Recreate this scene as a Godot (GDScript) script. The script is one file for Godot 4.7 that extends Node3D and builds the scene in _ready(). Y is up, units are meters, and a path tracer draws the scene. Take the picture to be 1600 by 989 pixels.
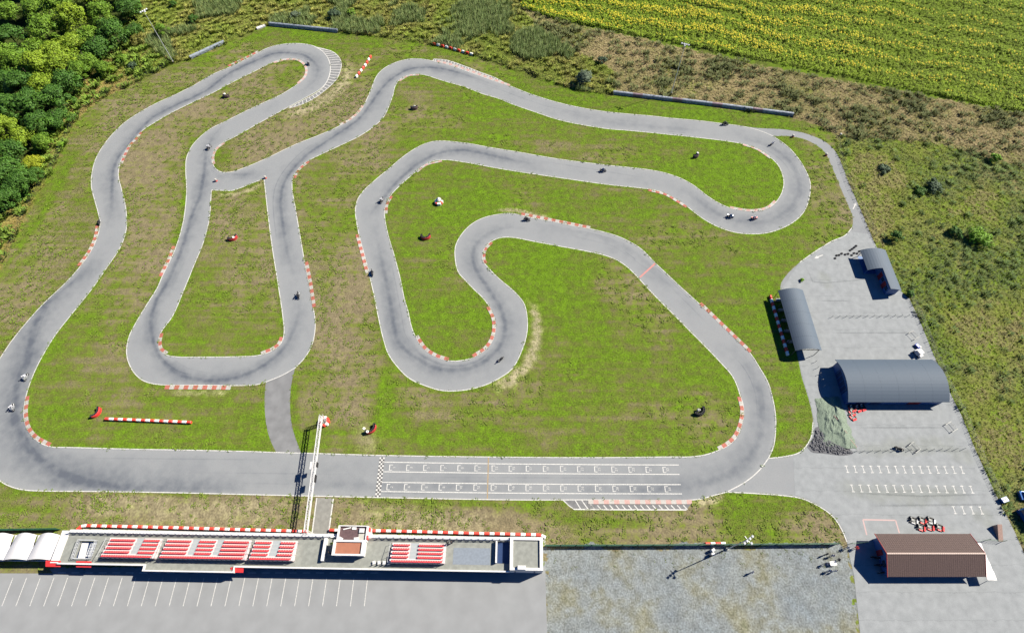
extends Node3D
# A kart circuit seen from a drone. Metres, y up, the ground at y = 0.

const GX := -200.0
const GZ := -240.0
const GW := 400.0
const GD := 248.0
const TW := 2048
const TH := 1270

var M := {}
var used := {}
var zone := PackedByteArray()
var rng := RandomNumberGenerator.new()

# ---------------------------------------------------------------- mesh helper
class MB:
	var v := PackedVector3Array()
	var n := PackedVector3Array()
	var c := PackedColorArray()
	var uv := PackedVector2Array()
	var col := Color.WHITE
	var uvr := Rect2(0, 0, 1, 1)
	func put(p: Vector3, nn: Vector3) -> void:
		v.push_back(p)
		n.push_back(nn)
		c.push_back(col)
		uv.push_back(Vector2((p.x - uvr.position.x) / uvr.size.x, (p.z - uvr.position.y) / uvr.size.y))
	func tri(a: Vector3, b: Vector3, d: Vector3) -> void:   # counter-clockwise from outside
		var nn := (b - a).cross(d - a).normalized()
		put(a, nn); put(d, nn); put(b, nn)
	func tris(a: Vector3, b: Vector3, d: Vector3, na: Vector3, nb: Vector3, nd: Vector3) -> void:
		put(a, na); put(d, nd); put(b, nb)
	func quad(a: Vector3, b: Vector3, d: Vector3, e: Vector3) -> void:
		tri(a, b, d); tri(a, d, e)
	func box(t: Transform3D, s: Vector3) -> void:
		var p := []
		for k in 8:
			p.append(t * (Vector3(-1 if k & 1 == 0 else 1, -1 if k & 2 == 0 else 1, -1 if k & 4 == 0 else 1) * s * 0.5))
		quad(p[4], p[5], p[7], p[6]); quad(p[1], p[0], p[2], p[3]); quad(p[5], p[1], p[3], p[7])
		quad(p[0], p[4], p[6], p[2]); quad(p[6], p[7], p[3], p[2]); quad(p[0], p[1], p[5], p[4])
	func bx(x: float, y: float, z: float, sx: float, sy: float, sz: float) -> void:
		box(Transform3D(Basis(), Vector3(x, y, z)), Vector3(sx, sy, sz))
	func bev(t: Transform3D, s: Vector3, b: float) -> void:      # a box whose top edges are chamfered
		var h := s * 0.5
		var q := [Vector3(-h.x, -h.y, -h.z), Vector3(h.x, -h.y, -h.z), Vector3(h.x, -h.y, h.z), Vector3(-h.x, -h.y, h.z)]
		var r := []
		var w := []
		for p in q:
			r.append(t * Vector3(p.x, h.y - b, p.z))
			w.append(t * Vector3(p.x - signf(p.x) * b, h.y, p.z - signf(p.z) * b))
		for k in 4:
			var j := (k + 1) % 4
			quad(t * q[j], t * q[k], r[k], r[j])
			quad(r[j], r[k], w[k], w[j])
		quad(w[3], w[2], w[1], w[0])
	func bar(a: Vector3, b: Vector3, w: float, hh := -1.0) -> void:
		var d := b - a
		var up := Vector3.UP if absf(d.normalized().y) < 0.95 else Vector3.RIGHT
		var t := Transform3D(Basis.looking_at(d, up), (a + b) * 0.5)
		box(t, Vector3(w, w if hh < 0 else hh, d.length()))
	func tube(a: Vector3, b: Vector3, r0: float, r1: float, k: int, caps := true) -> void:
		var d := (b - a).normalized()
		var up := Vector3.UP if absf(d.y) < 0.95 else Vector3.RIGHT
		var x := up.cross(d).normalized()
		var y := d.cross(x)
		for i in k:
			var t0 := TAU * i / k
			var t1 := TAU * (i + 1) / k
			var e0 := x * cos(t0) + y * sin(t0)
			var e1 := x * cos(t1) + y * sin(t1)
			tris(a + e0 * r0, a + e1 * r0, b + e1 * r1, e0, e1, e1)
			tris(a + e0 * r0, b + e1 * r1, b + e0 * r1, e0, e1, e0)
			if caps:
				tri(a, a + e1 * r0, a + e0 * r0)
				tri(b, b + e0 * r1, b + e1 * r1)
	func lathe(t: Transform3D, prof: PackedVector2Array, k: int) -> void:   # (radius, height) upwards
		for i in k:
			var a0 := TAU * i / k
			var a1 := TAU * (i + 1) / k
			for j in prof.size() - 1:
				var p := prof[j]
				var q := prof[j + 1]
				var A := t * Vector3(p.x * cos(a0), p.y, p.x * sin(a0))
				var B := t * Vector3(p.x * cos(a1), p.y, p.x * sin(a1))
				var C := t * Vector3(q.x * cos(a1), q.y, q.x * sin(a1))
				var D := t * Vector3(q.x * cos(a0), q.y, q.x * sin(a0))
				if p.x > 0.0001: tri(B, A, C if q.x > 0.0001 else D)
				if q.x > 0.0001: tri(A, D, C)
	func ball(o: Vector3, r: Vector3, k := 8, m := 5) -> void:
		for j in m:
			var p0 := PI * j / m - PI / 2
			var p1 := PI * (j + 1) / m - PI / 2
			for i in k:
				var a0 := TAU * i / k
				var a1 := TAU * (i + 1) / k
				var e := [Vector3(cos(p0) * cos(a0), sin(p0), cos(p0) * sin(a0)), Vector3(cos(p0) * cos(a1), sin(p0), cos(p0) * sin(a1)), Vector3(cos(p1) * cos(a1), sin(p1), cos(p1) * sin(a1)), Vector3(cos(p1) * cos(a0), sin(p1), cos(p1) * sin(a0))]
				if j > 0: tris(o + e[0] * r, o + e[2] * r, o + e[1] * r, e[0], e[2], e[1])
				if j < m - 1: tris(o + e[0] * r, o + e[3] * r, o + e[2] * r, e[0], e[3], e[2])
	func poly(p: PackedVector2Array, y: float) -> void:        # a flat sheet facing up
		var ix := Geometry2D.triangulate_polygon(p)
		if ix.is_empty(): print("triangulation failed: ", p.size(), " ", p[0])
		for k in range(0, ix.size(), 3):
			var a := p[ix[k]]
			var b := p[ix[k + 1]]
			var d := p[ix[k + 2]]
			if (b - a).cross(d - a) > 0.0:
				var s := b
				b = d
				d = s
			tri(Vector3(a.x, y, a.y), Vector3(b.x, y, b.y), Vector3(d.x, y, d.y))
	func prism(p: PackedVector2Array, y0: float, y1: float) -> void:
		poly(p, y1)
		var area := 0.0
		for k in p.size(): area += p[k].cross(p[(k + 1) % p.size()])
		for k in p.size():
			var a := p[k]
			var b := p[(k + 1) % p.size()]
			if area > 0.0:
				var s := a
				a = b
				b = s
			quad(Vector3(a.x, y0, a.y), Vector3(b.x, y0, b.y), Vector3(b.x, y1, b.y), Vector3(a.x, y1, a.y))
	func side(p: PackedVector2Array, t: Transform3D, w0: float, w1: float) -> void:   # outline in (z, y), extruded across x
		var ix := Geometry2D.triangulate_polygon(p)
		var area := 0.0
		for k in p.size(): area += p[k].cross(p[(k + 1) % p.size()])
		for k in range(0, ix.size(), 3):
			var q := [p[ix[k]], p[ix[k + 1]], p[ix[k + 2]]]
			if (q[1] - q[0]).cross(q[2] - q[0]) < 0.0: q = [q[0], q[2], q[1]]
			tri(t * Vector3(w1, q[2].y, q[2].x), t * Vector3(w1, q[1].y, q[1].x), t * Vector3(w1, q[0].y, q[0].x))
			tri(t * Vector3(w0, q[0].y, q[0].x), t * Vector3(w0, q[1].y, q[1].x), t * Vector3(w0, q[2].y, q[2].x))
		for k in p.size():
			var a := p[k]
			var b := p[(k + 1) % p.size()]
			if area < 0.0:
				var s := a
				a = b
				b = s
			quad(t * Vector3(w1, b.y, b.x), t * Vector3(w0, b.y, b.x), t * Vector3(w0, a.y, a.x), t * Vector3(w1, a.y, a.x))
	func mesh() -> ArrayMesh:
		var m := ArrayMesh.new()
		var a := []
		a.resize(Mesh.ARRAY_MAX)
		a[Mesh.ARRAY_VERTEX] = v
		a[Mesh.ARRAY_NORMAL] = n
		a[Mesh.ARRAY_COLOR] = c
		a[Mesh.ARRAY_TEX_UV] = uv
		m.add_surface_from_arrays(Mesh.PRIMITIVE_TRIANGLES, a)
		return m

# ---------------------------------------------------------------- scene helpers
func numbered(called: String) -> String:
	used[called] = used.get(called, -1) + 1
	return called if used[called] == 0 else "%s_%03d" % [called, used[called]]

func part(called: String, mesh, mat: Material, parent: Node3D) -> MeshInstance3D:
	var o := MeshInstance3D.new()
	o.mesh = mesh.mesh() if mesh is MB else mesh
	o.material_override = mat
	var nm := called
	var k := 0
	while parent.has_node(nm):
		k += 1
		nm = "%s_%03d" % [called, k]
	o.name = nm
	parent.add_child(o, true)
	return o

func parts_fast(called: String, k: int) -> String:
	return called if k == 0 else "%s_%03d" % [called, k]

func tag(o: Node, label: String, category := "", group := "", kind := "") -> Node:
	if label: o.set_meta("label", label)
	if category: o.set_meta("category", category)
	if group: o.set_meta("group", group)
	if kind: o.set_meta("kind", kind)
	return o

func thing(called: String, label: String, category: String, at := Vector3.ZERO, turn := 0.0, group := "") -> Node3D:
	var o := Node3D.new()
	o.name = numbered(called)
	add_child(o)
	o.position = at
	o.rotation.y = turn
	tag(o, label, category, group)
	return o

func one(called: String, mesh, mat: Material, label: String, category: String, at := Vector3.ZERO, turn := 0.0, group := "") -> MeshInstance3D:
	var o := MeshInstance3D.new()
	o.mesh = mesh.mesh() if mesh is MB else mesh
	o.material_override = mat
	o.name = numbered(called)
	add_child(o)
	o.position = at
	o.rotation.y = turn
	tag(o, label, category, group)
	return o

func struct(called: String, mesh, mat: Material, label := "") -> MeshInstance3D:
	var o := one(called, mesh, mat, label, "")
	o.set_meta("kind", "structure")
	return o

func dup(src: Node3D, label: String, at: Vector3, turn: float, group := "") -> Node3D:
	var r: Node3D = src.duplicate()
	var base := String(src.name)
	if base.length() > 4 and base[base.length() - 4] == "_" and base.right(3).is_valid_int(): base = base.left(base.length() - 4)
	r.name = numbered(base)
	add_child(r)
	r.position = at
	r.rotation.y = turn
	r.set_meta("label", label)
	if group: r.set_meta("group", group)
	return r

func stuff(called: String, label: String, category: String, mesh: Mesh, mat: Material, ts: Array, cs: Array) -> void:
	var mm := MultiMesh.new()
	mm.transform_format = MultiMesh.TRANSFORM_3D
	mm.use_colors = true
	mm.mesh = mesh
	mm.instance_count = ts.size()
	for k in ts.size():
		mm.set_instance_transform(k, ts[k])
		mm.set_instance_color(k, cs[k])
	var o := MultiMeshInstance3D.new()
	o.multimesh = mm
	o.material_override = mat
	o.name = numbered(called)
	add_child(o)
	tag(o, label, category, "", "stuff")

func v2(a: Array) -> PackedVector2Array:
	var r := PackedVector2Array()
	for k in range(0, a.size(), 2): r.push_back(Vector2(a[k], a[k + 1]))
	return r

func smooth(p: PackedVector2Array, step := 0.7, closed := false) -> PackedVector2Array:
	var r := PackedVector2Array()
	var m := p.size()
	for i in (m if closed else m - 1):
		var p1 := p[i]
		var p2 := p[(i + 1) % m]
		var p0 := p[(i - 1 + m) % m] if closed or i > 0 else p1 * 2 - p2
		var p3 := p[(i + 2) % m] if closed or i < m - 2 else p2 * 2 - p1
		var k := maxi(1, int(p1.distance_to(p2) / step))
		# centripetal spline
		var t0 := 0.0
		var t1 := t0 + maxf(sqrt(p0.distance_to(p1)), 0.01)
		var t2 := t1 + maxf(sqrt(p1.distance_to(p2)), 0.01)
		var t3 := t2 + maxf(sqrt(p2.distance_to(p3)), 0.01)
		for j in k:
			var t := lerpf(t1, t2, float(j) / k)
			var a1 := p0 * ((t1 - t) / (t1 - t0)) + p1 * ((t - t0) / (t1 - t0))
			var a2 := p1 * ((t2 - t) / (t2 - t1)) + p2 * ((t - t1) / (t2 - t1))
			var a3 := p2 * ((t3 - t) / (t3 - t2)) + p3 * ((t - t2) / (t3 - t2))
			var b1 := a1 * ((t2 - t) / (t2 - t0)) + a2 * ((t - t0) / (t2 - t0))
			var b2 := a2 * ((t3 - t) / (t3 - t1)) + a3 * ((t - t1) / (t3 - t1))
			r.push_back(b1 * ((t2 - t) / (t2 - t1)) + b2 * ((t - t1) / (t2 - t1)))
	if not closed: r.push_back(p[m - 1])
	return r

func join(list: Array) -> PackedVector2Array:
	var r := PackedVector2Array()
	for a in list:
		for p in a:
			if r.is_empty() or r[r.size() - 1].distance_to(p) > 0.05: r.push_back(p)
	if r[0].distance_to(r[r.size() - 1]) < 0.05: r.remove_at(r.size() - 1)
	return r

func offset_line(p: PackedVector2Array, d: float) -> PackedVector2Array:
	var r := PackedVector2Array()
	for i in p.size():
		var t := (p[mini(i + 1, p.size() - 1)] - p[maxi(i - 1, 0)]).normalized()
		r.push_back(p[i] + Vector2(-t.y, t.x) * d)
	return r

func ribbon(mb: MB, p: PackedVector2Array, d0: float, d1: float, y: float) -> void:
	var a := offset_line(p, d0)
	var b := offset_line(p, d1)
	for i in p.size() - 1:
		var q := [Vector3(a[i].x, y, a[i].y), Vector3(a[i + 1].x, y, a[i + 1].y), Vector3(b[i + 1].x, y, b[i + 1].y), Vector3(b[i].x, y, b[i].y)]
		for f in [[0, 1, 2], [0, 2, 3]]:
			var A: Vector3 = q[f[0]]
			var B: Vector3 = q[f[1]]
			var C: Vector3 = q[f[2]]
			if (B - A).cross(C - A).y < 0.0: mb.tri(A, C, B)
			else: mb.tri(A, B, C)

func resample(p: PackedVector2Array, step: float) -> PackedVector2Array:
	var r := PackedVector2Array([p[0]])
	var left := step
	for i in p.size() - 1:
		var a := p[i]
		var b := p[i + 1]
		var l := a.distance_to(b)
		var at := 0.0
		while l - at >= left:
			at += left
			r.push_back(a.lerp(b, at / l))
			left = step
		left -= l - at
	return r

# ---------------------------------------------------------------- raster helpers (colour maps of the ground)
func fill(mask: PackedByteArray, w: int, h: int, r: Rect2, p: PackedVector2Array, val: int) -> void:
	var sx := w / r.size.x
	var sz := h / r.size.y
	for iy in h:
		var z := r.position.y + (iy + 0.5) / sz
		var xs := []
		for k in p.size():
			var a := p[k]
			var b := p[(k + 1) % p.size()]
			if (a.y <= z) != (b.y <= z): xs.append(a.x + (z - a.y) / (b.y - a.y) * (b.x - a.x))
		if xs.is_empty(): continue
		xs.sort()
		for k in range(0, xs.size() - 1, 2):
			var i0 := maxi(0, int(ceil((xs[k] - r.position.x) * sx - 0.5)))
			var i1 := mini(w - 1, int(floor((xs[k + 1] - r.position.x) * sx - 0.5)))
			for i in range(i0, i1 + 1): mask[iy * w + i] = val

func stamp(arr: PackedByteArray, w: int, h: int, r: Rect2, p: PackedVector2Array, width: float, strength: float, wobble := 0.0) -> void:
	var sx := w / r.size.x
	var sz := h / r.size.y
	var line := resample(p, width * 0.3)
	var total := float(line.size())
	for k in line.size():
		var s := strength * minf(1.0, minf(k, total - 1 - k) / (total * 0.18) + 0.05)
		var q := line[k]
		if wobble > 0.0: q += Vector2(rng.randf_range(-wobble, wobble), rng.randf_range(-wobble, wobble))
		var cx := (q.x - r.position.x) * sx
		var cz := (q.y - r.position.y) * sz
		var rx := int(width * 1.8 * sx) + 1
		var rz := int(width * 1.8 * sz) + 1
		for iz in range(maxi(0, int(cz) - rz), mini(h, int(cz) + rz + 1)):
			for ix in range(maxi(0, int(cx) - rx), mini(w, int(cx) + rx + 1)):
				var dx := (ix - cx) / sx
				var dz := (iz - cz) / sz
				var g := s * exp(-(dx * dx + dz * dz) / (width * width * 0.7))
				var at := iz * w + ix
				var b := int(255.0 * g)
				if b > arr[at]: arr[at] = b

func noise_bytes(w: int, h: int, freq: float, sd: int, oct := 3) -> PackedByteArray:
	var n := FastNoiseLite.new()
	n.seed = sd
	n.noise_type = FastNoiseLite.TYPE_SIMPLEX_SMOOTH
	n.frequency = freq
	n.fractal_octaves = oct
	return n.get_image(w, h, false, false, true).get_data()

func ramp(stops: Array) -> Array:        # stops: [position, Color linear]; 256 sRGB bytes triples
	var g := []
	for k in 256:
		var t := k / 255.0
		var c: Color = stops[0][1]
		for s in stops.size() - 1:
			if t >= stops[s][0]:
				c = (stops[s][1] as Color).lerp(stops[s + 1][1], clampf((t - stops[s][0]) / (stops[s + 1][0] - stops[s][0]), 0, 1))
		g.append(c)
	return g

func mat(albedo: Color, rough := 0.8, metal := 0.0) -> StandardMaterial3D:   # albedo linear
	var m := StandardMaterial3D.new()
	m.albedo_color = albedo.linear_to_srgb()
	m.roughness = rough
	m.metallic = metal
	return m

func grain(freq: float, lo: float, hi: float, size := 256, oct := 4) -> NoiseTexture2D:
	var t := NoiseTexture2D.new()
	t.width = size
	t.height = size
	t.seamless = true
	var n := FastNoiseLite.new()
	n.seed = int(freq * 10000)
	n.frequency = freq
	n.fractal_octaves = oct
	t.noise = n
	var g := Gradient.new()
	g.set_color(0, Color(lo, lo, lo))
	g.set_color(1, Color(hi, hi, hi))
	t.color_ramp = g
	return t

func worn(m: StandardMaterial3D, tex: Texture2D, scale: float) -> StandardMaterial3D:
	m.albedo_texture = tex
	m.uv1_triplanar = true
	m.uv1_world_triplanar = true
	m.uv1_scale = Vector3.ONE * scale
	return m

func zone_at(x: float, z: float) -> int:
	var ix := int((x - GX) / GW * TW)
	var iz := int((z - GZ) / GD * TH)
	if ix < 0 or iz < 0 or ix >= TW or iz >= TH: return 255
	return zone[iz * TW + ix]

func nth(k: int) -> String:
	var a := ["first", "second", "third", "fourth", "fifth", "sixth", "seventh", "eighth", "ninth", "tenth", "eleventh", "twelfth", "thirteenth", "fourteenth", "fifteenth", "sixteenth", "seventeenth", "eighteenth", "nineteenth"]
	if k < 19: return a[k]
	var t := ["twentieth", "thirtieth", "fortieth", "fiftieth"]
	var s := ["twenty", "thirty", "forty", "fifty"]
	var n := k + 1
	return t[n / 10 - 2] if n % 10 == 0 else s[n / 10 - 2] + " " + a[n % 10 - 1]

# ---------------------------------------------------------------- plan of the circuit (surveyed edges, metres)
var straight_bottom := v2([43.93,-27.15,41.2,-26.52,38.75,-25.89,36.1,-25.59,16.37,-25.64,0,-25.64,-29.03,-26.14,-52.18,-26.64,-71.52,-27.09,-84.8,-27.28,-98.09,-27.44,-100.49,-27.66,-103.13,-28.29,-105.56,-29.32,-107.97,-31.14,-110.62,-34.59,-113.05,-38.98,-115.41,-44.69,-117.31,-50.68,-118.07,-54.57,-118.07,-57.17])
var left_outer := v2([-118.07,-57.17,-117.49,-60.89,-116.14,-65.78,-114.16,-71.22,-111.07,-77.34,-109.26,-82.19,-108.24,-87.12,-108.27,-91.77,-109.15,-95.96,-110.77,-99.24,-113.7,-104.25,-116.2,-108.86,-117.79,-113.6,-118.7,-119.09,-118.32,-124.54,-117.41,-128.66,-115.33,-133.69,-112.71,-137.49,-108.7,-141.72,-103.95,-145.65,-99.2,-150.11,-95.34,-154.62,-88.91,-159.72,-83.27,-165.09,-80.71,-167.71,-76.31,-169.8,-71.63,-170.36,-67.25,-169.8,-63.8,-168.13,-60.53,-164.45,-58.52,-160.06,-57.84,-155.78,-58.32,-150.91,-59.84,-147.97,-62.8,-144.96,-67.87,-140.29,-72.03,-136.45,-75.99,-132.7,-81.12,-127.7,-83.84,-125.43,-85.56,-122.77,-85.62,-119.28,-84.2,-116.02,-81.88,-114.07,-79.14,-113.95,-75.89,-115.39,-70.57,-118.79,-62.53,-124.79,-56.13,-128.66,-50.53,-132.7,-46.76,-136.81,-45.28,-140.29,-44.35,-144.59,-43.65,-148.99,-42.96,-153.6,-41.76,-156.63,-39.55,-159.29,-36.57,-161.29,-32.52,-162.61,-28.3,-162.29,-25.14,-161.41,-19.89,-159.57,-14.52,-156.94,-6.72,-152.7,0,-149.28,4.94,-146.4,10.9,-143.5,16.25,-141.38,22.06,-139.59,28.3,-138.18,34.08,-137.3,41.29,-136.4,48.4,-135.31,55.52,-134.39,63.87,-132.88,68.27,-132.08])
var pit_outer := v2([68.27,-132.08,72.84,-131.29,76.75,-131.02,80.03,-130.76,83.14,-130.1,85.42,-129.44,88.39,-127.88,90.82,-126.07,92.44,-123.6,93.31,-120.52,93.48,-116.67,93.42,-110.65,93.73,-102.55,93.97,-94.9,94.04,-89.72])
var paddock_right := v2([94.04,-89.72,94.84,-81.61,95.54,-75.58,97.27,-72.84,97.63,-66.02,97.58,-59.65,97.88,-48.55,98.39,-42.52,98.33,-36.35,98.73,-27.53,99.01,-24.34,99.48,-19.45,99.61,-12.79,100.47,4.63])
var paddock_bottom := v2([100.47,4.63,62.32,4.63,65.33,-11.79,65.44,-15.04,65.72,-17.69])
var corner_grass := v2([65.72,-17.69,65.52,-19.15,65.04,-20.99,63.97,-22.81,61.56,-24.65,58.9,-25.89,56.03,-26.39,52.19,-26.71,48.33,-26.96,43.93,-27.15])
var left_inner := v2([-97.38,-36.35,-99.7,-36.9,-102.32,-38.28,-104.77,-40.38,-106.56,-42.95,-107.71,-45.87,-108.39,-48.89,-108.74,-53.16,-108.55,-57.61,-107.73,-63.06,-106.24,-68.03,-105.08,-71.57,-103.73,-75.95,-102.32,-82.19,-101.13,-88.15,-101.4,-93.33,-102.86,-98.14,-104.75,-102.55,-107.83,-108.33,-110.22,-113,-111.17,-117.32,-111.26,-121.02,-110.95,-124.79,-110.11,-126.72,-108.96,-130.36,-106.62,-133.42,-102.98,-137.49,-99.11,-140.99,-93.07,-146.05,-87.03,-151.98,-81.43,-156.94,-78.89,-159.29,-75.69,-161.66,-72.26,-162.7,-68.75,-162.04,-66.26,-159.72,-65.17,-156.63,-65.79,-152.7,-67.7,-149.73,-71.4,-145.65,-77.78,-140.65,-81.2,-137.85,-85.15,-134.39,-89.09,-131.02,-91.44,-127.36,-92.78,-123.53,-92.9,-119.28,-92.02,-115.39,-89.26,-106.53,-87.28,-96.6,-86.77,-88.15,-87.56,-79.32,-87.76,-75.95,-88.9,-70.89,-89.79,-66.47,-90.22,-62.57,-89.69,-59.24,-88.65,-56.8,-86.39,-53.79,-83.84,-51.76,-81.37,-50.84,-77.94,-50.42,-69.6,-50.42,-63.01,-50.3,-57.53,-50.5,-55.52,-51.14])
var link_left := v2([-55.52,-51.14,-55.05,-47.65,-53.5,-41.8,-51.69,-37.86,-49.92,-35.26])
var straight_top_left := v2([-49.92,-35.26,-54.15,-35.43,-67.31,-35.74,-81.14,-35.98,-94.99,-36.35,-97.38,-36.35])
var triangle_west := v2([-82.67,-107.42,-80.57,-97.07,-80.12,-89.16,-80.53,-83.16,-80.96,-75.95,-81.68,-67.77,-83.01,-63.9,-82.9,-61.32,-81.96,-59.24,-79.82,-57.77,-77.83,-57.37,-71.46,-57.29,-64.01,-57.37,-59.14,-57.63,-57.37,-58.1,-55.36,-59.24,-54.03,-60.89,-53.87,-63.43,-55.01,-67.77,-57.71,-75.95,-61.86,-88.15,-64.89,-97.67,-67.93,-107.69,-69.11,-111.59])
var triangle_north := v2([-69.11,-111.59,-72.25,-109.72,-75.4,-107.87,-77.11,-107.19,-79.94,-107.26,-82.67,-107.42])
var middle_a := v2([-44.62,-35.13,-40.41,-35.02,-26.71,-34.62,-6.2,-34.32,16.97,-34.18,34.09,-34.32,37.46,-34.32,40.91,-34.78,43.86,-35.74,46.16,-36.84,48.21,-38.59,49.74,-41.09,50.81,-43.96,51.05,-46.16,50.8,-48.1,50.65,-50.07,49.92,-52.77,48.21,-55.52,45.18,-59.89,42.1,-64.07,38.94,-68.44,35.61,-72.94,33.52,-75.95,29.76,-81.42,27.16,-83.94,23.98,-85.61,18.71,-87.1,12.52,-88.51,6.31,-89.93,0,-91.36,-3,-91.24,-5.54,-89.93,-7.17,-87.7,-7.4,-84.13,-5.81,-81.67,-3.35,-78.75,0,-75.48,1.57,-73.63,2.96,-71.4,3.67,-66.89,3.44,-63.06,2.23,-58.81,0,-54.35,-3.04,-51.98,-6.61,-50.22,-10.93,-49.19,-15.3,-49.07,-18.95,-50.07,-23.15,-51.98,-25.94,-54.57,-28.57,-57.98,-30.3,-62.15,-32.09,-67.77,-33.93,-74.11,-35.74,-79.73,-37.71,-85.61,-39.71,-91.24,-41.27,-96.6,-42.09,-100.33,-41.94,-104.25,-40.75,-107.19,-37.9,-111.21,-34.32,-115.7,-31.48,-119.41,-28.08,-122.87,-25.42,-124.79,-22.71,-125.84,-20.34,-126.02,-13.24,-125.1,-6.17,-123.37,0,-122.02,13.83,-118.79,27.44,-116.5,38.68,-114.79,43.02,-113.6,47.28,-111.49,50.45,-108.86,53.04,-105.69,55.66,-103.13,58.74,-101.14,62.11,-100.27,65.06,-100.05,68.88,-101.03,72.08,-103.69,74.59,-107.65,75.62,-111.21,75.47,-116.11,73.92,-119.41,70.83,-122.87,67.09,-124.79,61.25,-126.2,54.37,-127.36,47.42,-128.4,40.45,-129.44,33.39,-130.36,28.67,-130.89,22.95,-132.08,17.82,-133.42,13.01,-135.09,7.33,-137.85,0,-141.52,-4.12,-143.93,-9.08,-146.05,-15.23,-149.43,-21.49,-151.98,-27.21,-154.62,-29.82,-155.17,-32.83,-154.62,-35.21,-152.7,-36.44,-149.73,-36.74,-145.36,-37.49,-140.29,-38.44,-136.12,-40.85,-132.08,-44.63,-128.04,-48.04,-125.43,-53.97,-121.27,-58,-118.18,-60.22,-115.15,-61.08,-111.49,-60.52,-107.69,-58.51,-101.45,-55.54,-92.27,-52.56,-83.16,-50.22,-76.5,-48.76,-71.79,-47.37,-67.77,-46.72,-64.29,-46.77,-60.47,-47.83,-57.17,-49.58,-54.57])
var link_right := v2([-49.58,-54.57,-49.66,-50.68,-48.78,-44.69,-47.39,-40.38,-44.62,-35.13])
var pocket_a := v2([76.7,-127.75,78.49,-125.59,80.25,-122.92,81.59,-119.43,82.39,-116.11,82.76,-110.65,81.54,-105.96,78.69,-100.33,75.24,-96.81,71.23,-94.38,66.52,-92.75,62.61,-92.48,59.33,-92.81,56.14,-93.85,52.67,-95.96,49.7,-98.75,47.13,-101.8,43.6,-104.92,39.98,-107.19,35.59,-108.1,26.83,-109.33,13.53,-111.82,0,-114.5,-6.03,-115.87,-12.94,-117.57,-18.93,-118.59,-22.18,-118.18,-24.79,-116.62,-28.12,-112.77,-31.32,-108.56,-33.2,-105.37,-34.26,-100.92,-33.89,-97.67,-32.45,-92.27,-30.31,-86.11,-27.95,-78.77,-26.46,-73.2,-25.04,-69.09,-23.92,-65.15,-22.74,-62.55,-20.38,-59.24,-17.62,-57.37,-14.57,-56.36,-11.98,-56.36,-9,-57.17,-5.72,-59.65,-4.26,-62.55,-3.97,-66.02,-5.17,-69.97,-7.2,-73.2,-9.31,-75.47,-11.8,-78.37,-13.5,-80.65,-14.53,-85.12,-14.55,-88.71,-13.22,-92.27,-10.82,-95.54,-7.83,-97.67,-3.59,-98.96,0,-99.24,4.26,-98.1,10.69,-96.6,17.05,-94.9,21.26,-93.96,27.07,-91.98,30.23,-90.19,33.27,-87.7,36.49,-83.16,38.56,-80.46,41.98,-75.95,45.58,-71.4,50.02,-65.37,55.12,-58.42,56.58,-54.73,57.7,-51.22,57.91,-47.35,57.68,-43.67,57,-40.38,55.61,-36.49,53.97,-34.01])
var pocket_b := v2([53.97,-34.01,57.28,-34.37,60.57,-35.13,62.47,-36.49,64.19,-38.6,65.45,-41.8,65.81,-44.75,65.83,-48.1,65.68,-51.98,65.9,-56.32,66.38,-66.12,66.52,-76.41,68.45,-79.32,73.19,-83.62,78.24,-87.12,83.23,-90.19,87.07,-91.98,89.54,-94.38,90.87,-98.14,90.87,-102.02,90.58,-108.33,90.38,-115.63,89.86,-121.62,87.97,-124.54,85.57,-126.59,82.52,-127.62,80.2,-128.06,76.7,-127.75])

var island := []          # the grass islands as closed outlines
var tarmac := PackedVector2Array()
var lush_bytes := PackedByteArray()
var edge_lines := []      # the painted edge lines

func _ready() -> void:
	rng.seed = 4711
	# ------------------------------------------------ camera, sky, sun, exposure
	var cam := Camera3D.new()
	cam.name = "camera"
	add_child(cam)
	cam.position = Vector3(0, 125, 0)
	cam.rotation_degrees = Vector3(-58.7185, 0, 0)
	cam.projection = Camera3D.PROJECTION_FRUSTUM
	cam.near = 0.5
	cam.far = 4000.0
	cam.size = 0.53459
	cam.frustum_offset = Vector2(0, -0.02405)
	cam.current = true
	var env := Environment.new()
	env.background_mode = Environment.BG_SKY
	var sm := ProceduralSkyMaterial.new()
	sm.sky_top_color = Color(0.11, 0.32, 0.60)
	sm.sky_horizon_color = Color(0.50, 0.66, 0.86)
	sm.sky_curve = 0.12
	sm.sky_energy_multiplier = 0.68
	sm.ground_bottom_color = Color(0.16, 0.19, 0.10)
	sm.ground_horizon_color = Color(0.45, 0.52, 0.55)
	var sky := Sky.new()
	sky.sky_material = sm
	env.sky = sky
	env.tonemap_mode = Environment.TONE_MAPPER_LINEAR
	env.tonemap_exposure = 2.25
	env.sdfgi_enabled = true
	env.ssao_enabled = true
	env.ssil_enabled = true
	var we := WorldEnvironment.new()
	we.name = "world_environment"
	we.environment = env
	add_child(we)
	var sun := DirectionalLight3D.new()
	sun.name = "sun"
	sun.light_energy = 1.6
	sun.light_angular_distance = 0.5
	sun.light_color = Color(1.0, 0.965, 0.90)
	sun.shadow_enabled = true
	add_child(sun)
	var az := deg_to_rad(21.0)
	var el := deg_to_rad(44.5)
	sun.look_at_from_position(Vector3.ZERO, Vector3(-cos(az) * cos(el), -sin(el), sin(az) * cos(el)), Vector3.UP)

	materials()
	plan()
	ground()
	circuit()
	markings()
	kerbs()
	vegetation()
	structures()
	small_things()

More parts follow.
